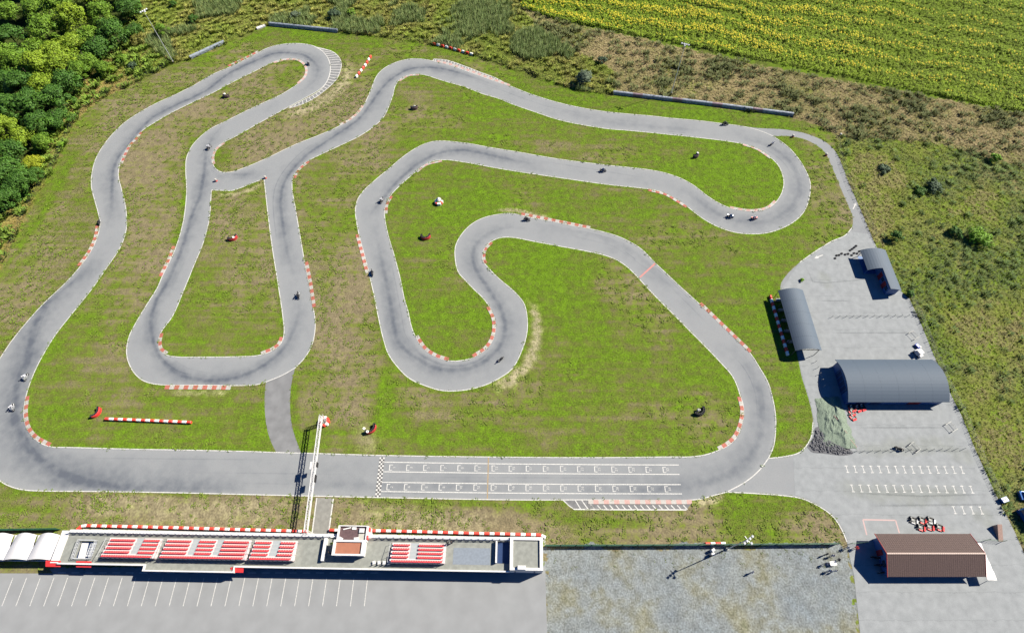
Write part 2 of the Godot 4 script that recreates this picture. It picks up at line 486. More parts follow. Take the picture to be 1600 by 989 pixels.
func materials() -> void:
	M.white = worn(mat(Color(0.6, 0.6, 0.6), 0.6), grain(0.05, 0.86, 1.0), 0.2)
	M.paint = worn(mat(Color(0.72, 0.72, 0.70), 0.85), grain(0.06, 0.55, 1.0), 0.35)
	M.kerb_white = worn(mat(Color(0.55, 0.53, 0.50), 0.8), grain(0.05, 0.55, 1.0), 0.5)
	M.kerb_red = worn(mat(Color(0.50, 0.15, 0.115), 0.8), grain(0.05, 0.6, 1.0), 0.5)
	M.red = mat(Color(0.60, 0.035, 0.035), 0.45)
	M.cover_red = mat(Color(0.36, 0.03, 0.03), 0.6)
	M.seat_red = mat(Color(0.66, 0.06, 0.065), 0.5)
	M.barrier_red = mat(Color(0.62, 0.05, 0.035), 0.5)
	M.barrier_white = mat(Color(0.76, 0.76, 0.74), 0.5)
	M.black = mat(Color(0.012, 0.012, 0.014), 0.6)
	M.rubber = mat(Color(0.018, 0.018, 0.02), 0.85)
	M.steel = mat(Color(0.42, 0.44, 0.46), 0.4, 0.7)
	M.galv = mat(Color(0.5, 0.52, 0.54), 0.5, 0.3)
	M.dark_steel = mat(Color(0.05, 0.055, 0.06), 0.5, 0.3)
	M.blue_wall = worn(mat(Color(0.03, 0.11, 0.30), 0.55), grain(0.04, 0.8, 1.0), 0.2)
	M.navy = mat(Color(0.012, 0.03, 0.09), 0.4)
	M.slate = worn(mat(Color(0.072, 0.104, 0.148), 0.75), grain(0.12, 0.72, 1.0), 0.25)
	M.concrete = worn(mat(Color(0.218, 0.23, 0.212), 0.9), grain(0.03, 0.84, 1.0), 0.1)
	M.pale = worn(mat(Color(0.38, 0.38, 0.35), 0.9), grain(0.03, 0.85, 1.0), 0.1)
	M.path = worn(mat(Color(0.205, 0.205, 0.19), 0.9), grain(0.03, 0.85, 1.0), 0.1)
	M.brown_roof = worn(mat(Color(0.108, 0.07, 0.062), 0.6), grain(0.05, 0.7, 1.0), 0.3)
	M.orange = worn(mat(Color(0.29, 0.115, 0.068), 0.8), grain(0.02, 0.9, 1.0), 0.15)
	M.maroon = worn(mat(Color(0.095, 0.055, 0.06), 0.7), grain(0.03, 0.8, 1.0), 0.2)
	M.grey_mat = worn(mat(Color(0.17, 0.20, 0.24), 0.9), grain(0.03, 0.9, 1.0), 0.2)
	M.yellow = worn(mat(Color(0.42, 0.31, 0.17), 0.9), grain(0.06, 0.6, 1.0), 0.4)
	M.pink = mat(Color(0.42, 0.23, 0.21), 0.9)
	M.glass = mat(Color(0.015, 0.03, 0.06), 0.12)
	M.car_blue = mat(Color(0.02, 0.09, 0.28), 0.25, 0.3)
	M.suit_black = mat(Color(0.015, 0.016, 0.022), 0.55)
	M.suit_white = mat(Color(0.33, 0.34, 0.38), 0.55)
	M.suit_blue = mat(Color(0.02, 0.06, 0.16), 0.55)
	M.hivis = mat(Color(0.55, 0.65, 0.05), 0.7)
	M.helmet = mat(Color(0.5, 0.5, 0.53), 0.25)
	M.skin = mat(Color(0.35, 0.2, 0.14), 0.6)
	M.hair = mat(Color(0.03, 0.02, 0.015), 0.8)
	M.jeans = mat(Color(0.04, 0.06, 0.12), 0.8)
	M.platform = mat(Color(0.55, 0.47, 0.47), 0.7)
	M.galv_matt = mat(Color(0.25, 0.28, 0.295), 0.7)
	var mem := mat(Color(0.5, 0.5, 0.51), 0.6)
	mem.backlight_enabled = true
	mem.backlight = Color(0.3, 0.3, 0.3)
	M.membrane = mem
	M.dark_red = mat(Color(0.16, 0.012, 0.02), 0.5)
	M.pale_brown = mat(Color(0.32, 0.24, 0.21), 0.6)
	M.banner = worn(mat(Color(0.36, 0.42, 0.50), 0.6), grain(0.03, 0.5, 1.0), 0.15)
	M.banner_red = worn(mat(Color(0.34, 0.24, 0.28), 0.5), grain(0.02, 0.5, 1.0), 0.08)
	M.wood = worn(mat(Color(0.36, 0.24, 0.20), 0.8), grain(0.03, 0.75, 1.0), 0.4)
	M.net = worn(mat(Color(0.235, 0.305, 0.235), 0.9), grain(0.06, 0.5, 1.0), 0.3)
	M.gravel = worn(mat(Color(0.30, 0.31, 0.345), 0.95), grain(0.16, 0.12, 1.0, 256, 2), 0.4)
	M.green_mesh = mat(Color(0.02, 0.09, 0.05), 0.6)
	var leaf := mat(Color.WHITE, 0.75)
	leaf.vertex_color_use_as_albedo = true
	leaf.backlight_enabled = true
	leaf.backlight = Color(0.45, 0.45, 0.2)
	M.leaf = leaf
	M.bark = mat(Color(0.07, 0.055, 0.04), 0.9)
	var grs := mat(Color.WHITE, 0.9)
	grs.vertex_color_use_as_albedo = true
	M.grass = grs

func plan() -> void:
	var sb := smooth(straight_bottom)
	var lo := smooth(left_outer)
	var po := smooth(pit_outer)
	var cg := smooth(corner_grass)
	tarmac = join([sb, lo, po, paddock_right, paddock_bottom, cg])
	var li := smooth(left_inner)
	var tl := smooth(straight_top_left, 3.0)
	var tw := smooth(triangle_west)
	var tn := smooth(triangle_north)
	var ma := smooth(middle_a)
	var pa := smooth(pocket_a)
	var pb := smooth(pocket_b)
	island = [join([li, smooth(link_left), tl]), join([tw, tn]), join([ma, smooth(link_right)]), join([pa, pb])]
	edge_lines = [sb, lo, li, tl, tw, tn, ma, pa, smooth(v2([68.27,-132.08,71.78,-130.76,74.73,-129.18,76.7,-127.75])), smooth(v2([-55.52,-51.14,-52.17,-52.77,-49.58,-54.57])), v2([-49.92,-35.26,-47.33,-35.18,-44.62,-35.13]), cg,
		smooth(v2([53.97,-34.01,51.56,-31.58,48.37,-29.32,43.93,-27.15])), smooth(v2([89.54,-94.38,87.07,-91.98,83.23,-90.19,78.24,-87.12,73.19,-83.62])), smooth(v2([53.97,-34.01,57.28,-34.37,60.57,-35.13,62.47,-36.49,64.19,-38.6,65.45,-41.8]))]

func ground() -> void:
	# ------------------------------------------------ what grows where
	zone.resize(TW * TH)
	var r := Rect2(GX, GZ, GW, GD)
	fill(zone, TW, TH, r, v2([-1.96,-230.77,1.34,-191.18,8.76,-184.32,17.37,-181.15,42.52,-172.95,81.78,-158.48,154.01,-137.22,179.03,-129.97,232.78,-230.77]), 5)
	fill(zone, TW, TH, r, v2([3.33,-189.71,17.39,-181.5,42.52,-172.95,81.78,-158.48,154.01,-137.22,180.91,-129.97,168.39,-106.73,144.32,-115.63,120.88,-125.56,99.1,-127.36,94.94,-129.18,87.23,-135.04,31.72,-147.38,32.52,-156.33,20.89,-166.38,8.62,-178.04]), 2)
	fill(zone, TW, TH, r, v2([-140.89,-230.77,-0.74,-230.77,3.33,-189.71,8.62,-178.04,20.89,-166.38,32.52,-156.33,31.56,-145.65,20.81,-147.38,-11.41,-163.82,-23.14,-168.98,-55.71,-175.99,-82.81,-180.46,-103.37,-162.55,-108.91,-160.35,-124.36,-172.95,-131.11,-186.82]), 3)
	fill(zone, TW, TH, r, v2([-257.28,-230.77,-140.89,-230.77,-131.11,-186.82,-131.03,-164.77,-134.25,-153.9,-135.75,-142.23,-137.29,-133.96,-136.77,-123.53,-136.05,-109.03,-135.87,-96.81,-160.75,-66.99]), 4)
	fill(zone, TW, TH, r, v2([-124.36,-172.95,-108.91,-160.35,-117.31,-151.5,-127.17,-142.79,-129.8,-135.31,-129.95,-127.36,-129.18,-116.11,-129.99,-98.96,-129.04,-81.61,-146.75,-43.24,-160.75,-66.99,-135.87,-96.81,-136.05,-109.03,-136.77,-123.53,-137.29,-133.96,-135.75,-142.23,-134.25,-153.9,-131.03,-164.77,-131.11,-186.82]), 8)
	fill(zone, TW, TH, r, v2([94.94,-129.18,99.1,-127.36,120.88,-125.56,144.32,-115.63,168.39,-106.73,118.44,-5.26,100.68,-5.26,99.48,-19.45,98.73,-27.53,98.25,-36.35,97.67,-66.12,94.04,-89.72,93.24,-110.65,93.56,-119.78]), 1)
	fill(zone, TW, TH, r, v2([6.25,-16.99,65.62,-17.34,65.44,-15.04,65.33,-11.79,62.32,4.63,5.64,4.63]), 6)
	fill(zone, TW, TH, r, tarmac, 7)
	for p in island: fill(zone, TW, TH, r, p, 0)
	fill(zone, TW, TH, r, v2([-40.37,-26.27,-36.32,-26.14,-36.08,-18.97,-39.48,-18.97]), 7)
	fill(zone, TW, TH, r, v2([-65.74,-169.64,-61,-167.68,-58.28,-166.38,-56.01,-163.82,-54.64,-160.19,-54.47,-156.33,-55.14,-152.1,-57.08,-148.55,-60.75,-143.36,-67.62,-139.43]), 7)
	fill(zone, TW, TH, r, v2([-25.78,-161.6,-25.23,-162.7,-21.17,-162.23,-16.42,-159.94,-10.16,-156.39,-5.24,-153.6,-0.8,-149.87]), 7)
	fill(zone, TW, TH, r, v2([10.39,-25.64,36.5,-25.64,36.23,-24.77,35.15,-23.66,12.5,-23.78,11.5,-24.52]), 7)
	# ------------------------------------------------ colour of the soil, grass and weeds
	var lush := ["6666666666666666666666666" + "6666666666666666666666666", "6666666666666666666666666" + "6666666666666666666666666", "6666666666666666666666666" + "6666666666666666666666666", "6666666666666666666666666" + "6666666666666666666666666", "6666666666666666666666666" + "6666666666666666666666666", "6666666666666666666666666" + "6666666666666666666666666", "6666666666666666666666666" + "6666666666666666666666666", "6666666666666566666665666" + "6666666666666666666666666", "6666666666666556766655566" + "6666666666666666666666666", "6666666666666445665555556" + "6666666666666666666666666", "6666666665444434544566555" + "6678888766666666666666666", "6666666654444433443455556" + "6677888766666666666666666", "6666666654333333332244567" + "7777778877666555555555555", "6666666654333433333245567" + "6666668877666555555555555", "6666666664323552234346676" + "5455567877655555555555555", "6666666665323453345446666" + "5555678988544444444444444", "6666666665433454445546677" + "5655678887444444444444444", "6666666664543443445556788" + "6766666776444444444444444", "6666666664443343434546767" + "7866555666555555555555555", "5555555554344344434436656" + "8865566666555555555555555", "4444444444364455444326666" + "8864566777555555555555555", "3333333333465566554236777" + "7775567777666666666666666", "5555555555575456555336766" + "6676677666666666666666666", "6666666666665445555435555" + "5666677677777777777777777", "7777777777777556665435445" + "5665556666666666666666666", "6666666666666666666655666" + "6666666666666666666666666", "5555555555555333333334434" + "5665566655555555555555555", "4444444444444432322333321" + "2443355233333333333333333", "4444444444444444444444444" + "4444444444444444444444444", "4444444444444444444444444" + "4444444444444444444444444", "4444444444444444444444444" + "4444444444444444444444444"]
	var li := Image.create(50, 31, false, Image.FORMAT_L8)
	for j in 31:
		for i in 50: li.set_pixel(i, j, Color8(int(lush[j][i]) * 28, 0, 0))
	li.resize(TW, TH, Image.INTERPOLATE_CUBIC)
	var L := li.get_data()
	lush_bytes = L
	var nf := noise_bytes(TW, TH, 0.5, 3, 2)
	var nm := noise_bytes(TW, TH, 0.085, 4, 3)
	var nc := noise_bytes(TW, TH, 0.022, 5, 4)
	var nl := noise_bytes(TW, TH, 0.008, 6, 3)
	var streak := Image.create_from_data(TW / 16, TH, false, Image.FORMAT_L8, noise_bytes(TW / 16, TH, 0.11, 8, 2))
	streak.resize(TW, TH, Image.INTERPOLATE_CUBIC)
	var ns := streak.get_data()
	var dust := PackedByteArray()
	dust.resize(TW * TH)
	stamp(dust, TW, TH, r, smooth(v2([4.07,-73.2,5.82,-66.99,5.71,-61.88,4.13,-56.97,0.87,-52.54,-5.72,-48.86])), 1.3, 0.95, 0.6)
	stamp(dust, TW, TH, r, smooth(v2([-54.03,-161.6,-52.44,-156.33,-53.43,-149.43,-56.12,-145.07,-62.49,-139.98,-68.92,-135.31])), 2.2, 0.75, 0.9)
	stamp(dust, TW, TH, r, smooth(v2([-5.15,-100.27,0,-100.48,5.13,-99.18,11.05,-97.24])), 0.7, 0.9, 0.3)
	stamp(dust, TW, TH, r, smooth(v2([36.9,-24.89,40.24,-25.52,43.68,-26.52])), 0.9, 0.9, 0.4)
	stamp(dust, TW, TH, r, smooth(v2([-81.38,-106.05,-76.95,-105.82,-72.9,-107.19,-68.81,-110.18])), 0.7, 0.8, 0.3)
	stamp(dust, TW, TH, r, smooth(v2([-33.2,-40.66,-30.73,-37.59,-29.88,-36.22])), 2.4, 0.55, 0.9)
	stamp(dust, TW, TH, r, smooth(v2([-39.33,-93.64,-36.79,-85.51,-35.02,-77.81])), 0.9, 0.6, 0.5)
	stamp(dust, TW, TH, r, smooth(v2([-94.25,-151.5,-97.37,-148.26,-101.9,-143.36])), 0.8, 0.6, 0.4)
	stamp(dust, TW, TH, r, smooth(v2([-77.17,-48.86,-71.37,-48.55,-62.17,-48.86])), 0.7, 0.6, 0.3)
	stamp(dust, TW, TH, r, smooth(v2([-87.89,-24.52,-64.28,-23.29,-43.71,-23.29])), 3.2, 0.45, 1.2)
	stamp(dust, TW, TH, r, smooth(v2([-33.34,-22.68,-15.31,-21.47,-2.54,-20.87])), 2.6, 0.4, 1.2)
	var green := PackedByteArray()
	green.resize(TW * TH)
	for p in [v2([-28.61,-56.97,-28.67,-52.22,-28.87,-47.65,-28.68,-37.59]), v2([-28.82,-56.16,-28.93,-50.68,-28.99,-46.16,-28.83,-36.49]), v2([-26.58,-53,-27.29,-46.16,-27.47,-38.98]), v2([-45.64,-40.66,-33.12,-40.1,-13.74,-38.98,2.74,-38.14]), v2([-54.99,-50.68,-54.54,-44.69,-51.9,-37.59]), v2([-49.67,-52.22,-48.08,-43.24,-45.09,-36.22]), v2([-96.16,-35.53,-74.41,-35.26,-51.32,-34.86]), v2([-23.32,-25.02,-2.59,-24.52,12.86,-23.29]), v2([-55.76,-176.33,-33.95,-172.29,-12.37,-161.6,4,-150.91]), v2([-103.1,-161.6,-92.31,-168,-81.64,-177.01,-55.17,-172.29]), v2([-125.68,-123.53,-125.56,-116.11,-126.12,-97.88,-128.18,-79.7]), v2([-92.84,-118.55,-87.77,-97.88,-86.65,-85.51])]:
		stamp(green, TW, TH, r, smooth(p), 1.0, 0.75, 0.6)
	for e in edge_lines: stamp(green, TW, TH, r, e, 0.55, 0.55, 0.4)
	var lawn := ramp([[0.0, Color(0.148, 0.126, 0.078)], [0.25, Color(0.148, 0.132, 0.070)], [0.44, Color(0.112, 0.120, 0.036)], [0.58, Color(0.094, 0.120, 0.022)], [0.8, Color(0.082, 0.132, 0.013)], [1.0, Color(0.086, 0.150, 0.010)]])
	var meadow := ramp([[0.0, Color(0.15, 0.125, 0.06)], [0.25, Color(0.145, 0.15, 0.05)], [0.5, Color(0.108, 0.135, 0.025)], [0.8, Color(0.095, 0.145, 0.015)], [1.0, Color(0.08, 0.12, 0.02)]])
	var brown := ramp([[0.0, Color(0.22, 0.175, 0.095)], [0.35, Color(0.175, 0.14, 0.075)], [0.7, Color(0.13, 0.12, 0.05)], [1.0, Color(0.11, 0.13, 0.03)]])
	var wild := ramp([[0.0, Color(0.17, 0.14, 0.06)], [0.3, Color(0.125, 0.135, 0.035)], [0.65, Color(0.10, 0.14, 0.018)], [1.0, Color(0.065, 0.10, 0.03)]])
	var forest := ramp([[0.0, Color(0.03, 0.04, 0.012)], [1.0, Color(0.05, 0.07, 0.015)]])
	var crop := ramp([[0.0, Color(0.07, 0.085, 0.02)], [0.6, Color(0.075, 0.12, 0.012)], [1.0, Color(0.09, 0.14, 0.012)]])
	var yard := ramp([[0.0, Color(0.095, 0.11, 0.05)], [0.35, Color(0.155, 0.155, 0.115)], [0.62, Color(0.155, 0.17, 0.172)], [1.0, Color(0.13, 0.15, 0.165)]])
	var strip := ramp([[0.0, Color(0.19, 0.155, 0.065)], [0.4, Color(0.16, 0.15, 0.045)], [0.7, Color(0.11, 0.14, 0.02)], [1.0, Color(0.07, 0.12, 0.012)]])
	var pal := [lawn, meadow, brown, wild, forest, crop, yard, lawn, strip]
	var flat := PackedByteArray()
	for p in pal:
		for c in p:
			var s: Color = (c as Color).linear_to_srgb()
			flat.push_back(int(s.r * 255)); flat.push_back(int(s.g * 255)); flat.push_back(int(s.b * 255))
	var px := PackedByteArray()
	px.resize(TW * TH * 3)
	var at := 0
	for iz in TH:
		for ix in TW:
			var k := iz * TW + ix
			var f := nf[k] - 128
			var m := nm[k] - 128
			var jx := clampi(ix + (m >> 4), 0, TW - 1)
			var jz := clampi(iz + ((nc[k] - 128) >> 4), 0, TH - 1)
			var z := zone[jz * TW + jx]
			var v := 128
			if z == 0 or z == 7:
				z = 0
				v = 128 + int((L[k] - 134) * (1.25 if L[k] > 134 else 1.6)) + int((nc[k] - 128) * 0.6) + int(m * 0.5) + int(f * 0.45) + (green[k] >> 1) + int((ns[k] - 128) * 0.55)
			elif z == 6:
				v = 168 + int((nl[k] - 128) * 0.7) + int((nc[k] - 128) * 0.6) + (m >> 2) + (f >> 3)
			else:
				v = 128 + int((nl[k] - 128) * 0.8) + int((nc[k] - 128) * 0.8) + int(m * 0.6) + (f >> 1)
			v = clampi(v, 0, 255)
			var b := z * 768 + v * 3
			var lum := 256 + int(f * 0.55) + int(m * 0.25)
			var d := dust[k]
			if d > 0:
				d = clampi(int(d * 1.25) - 30 + (m >> 1) + (f >> 2), 0, 255)
				px[at] = mini(255, ((flat[b] * (255 - d) + 138 * d) >> 8) * lum >> 8)
				px[at + 1] = mini(255, ((flat[b + 1] * (255 - d) + 132 * d) >> 8) * lum >> 8)
				px[at + 2] = mini(255, ((flat[b + 2] * (255 - d) + 106 * d) >> 8) * lum >> 8)
			else:
				px[at] = mini(255, flat[b] * lum >> 8)
				px[at + 1] = mini(255, flat[b + 1] * lum >> 8)
				px[at + 2] = mini(255, flat[b + 2] * lum >> 8)
			at += 3
	var img := Image.create_from_data(TW, TH, false, Image.FORMAT_RGB8, px)
	var gm := mat(Color.WHITE, 0.95)
	gm.albedo_texture = ImageTexture.create_from_image(img)
	gm.texture_repeat = false
	gm.metallic_specular = 0.15
	M.ground = gm
	var g := MB.new()
	g.uvr = r
	g.poly(v2([GX, GZ, GX + GW, GZ, GX + GW, GZ + GD, GX, GZ + GD]), 0.0)
	struct("ground", g, gm, "mown grass, bare soil and wild meadow round the kart circuit")
	var far := MB.new()
	far.poly(v2([-3000, -3000, 3000, -3000, 3000, 3000, -3000, 3000]), -0.4)
	struct("surrounding_terrain", far, worn(mat(Color(0.085, 0.115, 0.03), 0.95), grain(0.01, 0.6, 1.0, 512), 0.01), "flat farmland beyond the circuit")

func circuit() -> void:
	# ------------------------------------------------ the asphalt, darkened by rubber on the racing line
	var r := Rect2(-128, -192, 256, 180)
	var w := 2048
	var h := 1440
	var mask := PackedByteArray()
	mask.resize(w * h)
	fill(mask, w, h, r, tarmac, 1)
	for p in island: fill(mask, w, h, r, offset_in(p), 0)
	var rub := PackedByteArray()
	rub.resize(w * h)
	var lines := [
		[v2([-49.7,-27.28,-65.44,-27.4,-81.8,-28.17,-88.98,-29.45,-94.78,-31.4,-99.88,-34.05,-104.24,-37.31,-107.83,-41.8,-110.34,-46.91,-111.5,-52.22,-111.7,-57.13,-113.58,-64.75,-113.41,-71.4,-109.95,-76.5,-107.67,-79.7,-106.94,-86.9]), 2.2, 0.85],
		[v2([-85.39,-28.29,-92.87,-30.61,-98.82,-33.78,-103.54,-37.59,-107.31,-42.52]), 0.9, 0.85],
		[v2([-109.68,-50.68,-111.58,-58.58,-112.57,-65.27,-112.52,-72.65,-109.43,-77.62,-107.84,-83.16]), 0.9, 0.6],
		[v2([-106.66,-91.16,-107.8,-100.05,-110.61,-109.03,-112.39,-115.63,-112.56,-119.78,-111.43,-124.54,-109.52,-131.82,-107.25,-136.67,-102.1,-141.38,-95.15,-147.38,-90.01,-155.41,-82.55,-161.91,-78.06,-165.09,-72.98,-165.74,-67.27,-164.13,-62.72,-159.41,-61.78,-153.9,-63.31,-150.02,-67.12,-145.94]), 1.1, 0.72],
		[v2([-85.81,-133.96,-87.53,-128.14,-88.01,-122.27,-86.56,-114.19,-85.33,-104.47,-85.68,-98.31,-85.16,-87.7,-86.13,-76.32,-86.93,-72.29,-86.5,-66.99,-84.43,-61.88,-80.71,-56.64,-76.73,-53.63,-71.88,-51.91,-65.73,-51.61,-59.66,-53.47,-55.27,-56.8,-53.2,-59.73,-52.06,-63.06,-51.53,-69.09,-52.5,-75.95]), 1.1, 0.72],
		[v2([-86.07,-66.12,-84.12,-61.38,-80.81,-56.97,-76.05,-53.79,-71.04,-52.54]), 0.6, 0.9],
		[v2([-71.62,-113.24,-77.89,-113.24,-83.89,-115.63,-87.68,-121.02]), 1.2, 0.5],
		[v2([-53.8,-77.81,-57.22,-85.51,-60.76,-95.75,-63.13,-104.92,-63.26,-109.95,-61.78,-115.15,-58.51,-121.02,-52.25,-127.88,-45.95,-135.31,-42.97,-142.23,-40.9,-147.97,-38.23,-152.7,-33.04,-157.55,-27.6,-158.48,-22.25,-157.86,-12.1,-153.6,-1.99,-147.97]), 1.0, 0.68],
		[v2([-38.21,-96.81,-37.42,-100.05,-35.59,-103.58,-32.41,-109.72,-28.3,-115.39,-23.75,-119.78,-18.77,-122.02,-13.07,-122.27,-3.65,-119.78,7.24,-116.6]), 1.2, 0.66],
		[v2([-36.67,-95.33,-34.24,-87.5,-30.83,-75.95,-28.97,-68.73,-27.04,-61.88,-24.66,-58.91,-21.66,-56.8,-17.84,-54.73,-13.42,-54.1,-9.36,-54.73,-5.75,-56.8,-2.69,-60.55,-1.68,-65.61,-2.95,-70.5,-6.34,-76.5,-9.19,-81.61,-10.15,-85.91,-9.12,-89.72,-6.03,-92.81,-1.69,-94.48,5.05,-94.27]), 1.2, 0.62],
		[v2([-23.92,-60.55,-20.7,-57.61,-16.13,-55.52,-11.43,-55.21,-7.08,-56.97,-4.19,-60.55]), 0.7, 0.55],
		[v2([45.87,-108.56,50.43,-104.02,54.81,-99.4,61.1,-96.6,67.93,-96.81,74.71,-100.92,78.76,-106.73,79.86,-113.24,78.15,-119.53,73.29,-124.79,65.6,-128.14]), 1.6, 0.42],
		[v2([50.76,-60.22,54.07,-54.57,55.23,-49.16,54.51,-43.24,52.03,-36.9,47.55,-32.19,40.9,-29.32,31.49,-28.04,13.1,-27.66]), 1.8, 0.42],
		[v2([8.46,-95.75,20.08,-92.4,28.93,-88.71,36.9,-80.08,43.56,-71.4]), 1.5, 0.2],
		[v2([11.64,-139.98,26.74,-134.5,45.44,-131.55,60.3,-129.97]), 1.5, 0.2],
		[v2([2.62,-28.04,-19.71,-28.29,-36.84,-28.68,-50.14,-29.32]), 1.6, 0.25]]
	for l in lines:
		stamp(rub, w, h, r, smooth(l[0], 1.0), l[1] * 2.0, l[2] * 0.8, 0.06)
		stamp(rub, w, h, r, smooth(l[0], 1.0), l[1] * 0.85, minf(1.0, l[2] * 1.3), 0.06)
	for l in lines:                                    # single skid marks beside the racing line
		var c := smooth(l[0], 1.0)
		for k in 5:
			var o := offset_line(c, rng.randf_range(-2.2, 2.2))
			var a := int(rng.randf_range(0.0, 0.7) * o.size())
			var n := int(rng.randf_range(0.12, 0.35) * o.size())
			var s := o.slice(a, mini(o.size(), a + maxi(n, 5)))
			if s.size() > 3: stamp(rub, w, h, r, s, 0.16, rng.randf_range(0.25, 0.6))
	for l in [v2([-98.56,-31.53,-66.48,-31.14,-27.88,-30.75]), v2([-93.68,-29.32,-65.9,-29.06,-27.63,-28.68]), v2([-26.49,-30.22,39.69,-29.97]), v2([-94.28,-34.18,-51.09,-33.78]), v2([-16.18,-154.5,9.73,-140.82,30.61,-135.04]), v2([9.09,-118.06,37.43,-111.82]), v2([11.75,-93.23,26.43,-88.51,38.2,-77.81,48.37,-63.56])]: stamp(rub, w, h, r, resample(l, 0.5), 0.14, 0.3, 0.03)
	var pale := PackedByteArray()
	pale.resize(w * h)
	for e in edge_lines: stamp(pale, w, h, r, e, 1.1, 0.75)
	var nf := noise_bytes(w, h, 0.4, 13, 2)
	var nm := noise_bytes(w, h, 0.05, 14, 3)
	var nl := noise_bytes(w, h, 0.012, 15, 3)
	var base := Color(0.186, 0.197, 0.208)
	var dark := Color(0.075, 0.086, 0.106)
	var light := Color(0.222, 0.23, 0.236)
	var lut := PackedByteArray()
	for k in 512:
		var c: Color = base.lerp(dark, clampf((k - 256) / 255.0, 0, 1)) if k >= 256 else base.lerp(light, 1.0 - k / 256.0)
		c = c.linear_to_srgb()
		lut.push_back(int(c.r * 255)); lut.push_back(int(c.g * 255)); lut.push_back(int(c.b * 255))
	var px := PackedByteArray()
	px.resize(w * h * 3)
	px.fill(110)
	for k in w * h:
		if mask[k] == 0: continue
		var q := 256 - (pale[k] >> 1) + int((nl[k] - 128) * 0.4) + int((nm[k] - 128) * 0.18) + int(rub[k] * (0.95 + (nm[k] - 128) * 0.0022))
		var b := clampi(q, 0, 511) * 3
		var lum := 256 + ((nf[k] - 128) >> 4)
		px[k * 3] = mini(255, lut[b] * lum >> 8)
		px[k * 3 + 1] = mini(255, lut[b + 1] * lum >> 8)
		px[k * 3 + 2] = mini(255, lut[b + 2] * lum >> 8)
	var am := mat(Color.WHITE, 0.9)
	am.albedo_texture = ImageTexture.create_from_image(Image.create_from_data(w, h, false, Image.FORMAT_RGB8, px))
	am.texture_repeat = false
	am.metallic_specular = 0.3
	M.asphalt = am
	var a := MB.new()
	a.uvr = r
	a.poly(tarmac, 0.02)
	struct("kart_track", a, am, "winding grey asphalt kart track darkened by tyre rubber in the bends")
	var names := ["long grass island between the western straights", "grass triangle enclosed by the western loop", "large central infield lawn", "grass pocket between the eastern bends and the pit lane"]
	for k in 4:
		var m := MB.new()
		m.uvr = Rect2(GX, GZ, GW, GD)
		m.poly(island[k], 0.045)
		struct("grass_island", m, M.ground, names[k])
	# ------------------------------------------------ link road, paddock, paths
	var lk := MB.new()
	lk.poly(join([smooth(link_left), v2([-49.92,-35.26,-44.62,-35.13]), reversed(smooth(link_right)), v2([-49.58,-54.57,-52.17,-52.77,-55.52,-51.14])]), 0.026)
	struct("link_road", lk, worn(mat(Color(0.165, 0.17, 0.178), 0.9), grain(0.02, 0.85, 1.0), 0.06), "darker asphalt link road joining the western loop to the start straight")
	var fp := MB.new()
	fp.poly(v2([-39.68,-26.02,-36.29,-25.95,-36.2,-18.97,-39.48,-18.97]), 0.018)
	struct("footpath", fp, M.path, "pale asphalt footpath from the start straight to the grandstand")
	var fl := MB.new()
	for e in [v2([-39.74,-26.02,-39.52,-19.21]), v2([-36.35,-25.95,-36.24,-19.21])]: ribbon(fl, e, -0.12, 0.12, 0.024)
	struct("footpath_edge_lines", fl, M.paint)
	var pk := join([v2([73.19,-83.62,78.15,-86.8,83.12,-89.83,88.95,-93.23,93.72,-92.4,94.04,-89.72]), paddock_right, v2([100.47,4.63,62.32,4.63,65.33,-11.79,65.44,-15.04,65.97,-17.69,65.82,-19.33,65.36,-21.23,64.21,-23.05,61.88,-24.89,59.36,-26.14,57.76,-26.52,59.23,-34.05,60.81,-34.99,62.57,-36.35,64.3,-38.49,65.61,-41.8,66,-44.75,66.03,-48.1,65.88,-51.98,66.11,-56.32,66.69,-66.12,67.13,-76.32])])
	var pr := Rect2(55, -92, 64, 90)
	var pw := 1024
	var ph := 1440
	var cm := PackedByteArray()
	cm.resize(pw * ph)
	for l in [v2([74.47,-81.42,74.81,-77.81,77.89,-77.43,89.37,-78.56]), v2([75.26,-67.86,82.99,-68.03,97.89,-68.03]), v2([82.72,-72.29,74.91,-72.29]), v2([74.98,-63.56,96.75,-63.56]), v2([74.69,-40.66,94.06,-40.66]), v2([67.72,-35.53,73.1,-35.4,84.07,-35.81,97.46,-35.4]), v2([69.25,-27.02,83.4,-26.39,97.89,-26.77]), v2([72.38,-24.52,98.34,-24.77])]:
		stamp(cm, pw, ph, pr, resample(l, 0.6), 0.12, 0.7, 0.12)
	var stain := PackedByteArray()
	stain.resize(pw * ph)
	for l in [v2([73.34,-36.22,81.58,-36.49,96.7,-36.9]), v2([77.71,-79.7,79.06,-75.95]), v2([92.36,-36.22,96.7,-33.52]), v2([93.85,-23.29,95.02,-21.47]), v2([65.69,-28.29,80.75,-26.27,95.07,-26.27])]: stamp(stain, pw, ph, pr, resample(l, 1.0), 1.6, 0.5, 1.0)
	var qf := noise_bytes(pw, ph, 0.4, 23, 2)
	var qm := noise_bytes(pw, ph, 0.03, 24, 4)
	var qp := PackedByteArray()
	qp.resize(pw * ph * 3)
	for k in pw * ph:
		var iz := k / pw
		var seam := 8 if (iz + (qm[k] >> 5)) % 74 < 2 else 0
		var v := 128 + int((qm[k] - 128) * 0.07) + ((qf[k] - 128) >> 4) - seam - int(cm[k] * 0.1) - int(stain[k] * 0.05)
		qp[k * 3] = clampi(v - 4, 0, 255)
		qp[k * 3 + 1] = clampi(v, 0, 255)
		qp[k * 3 + 2] = clampi(v + 3 - (stain[k] >> 5), 0, 255)
	var pm := mat(Color.WHITE, 0.9)
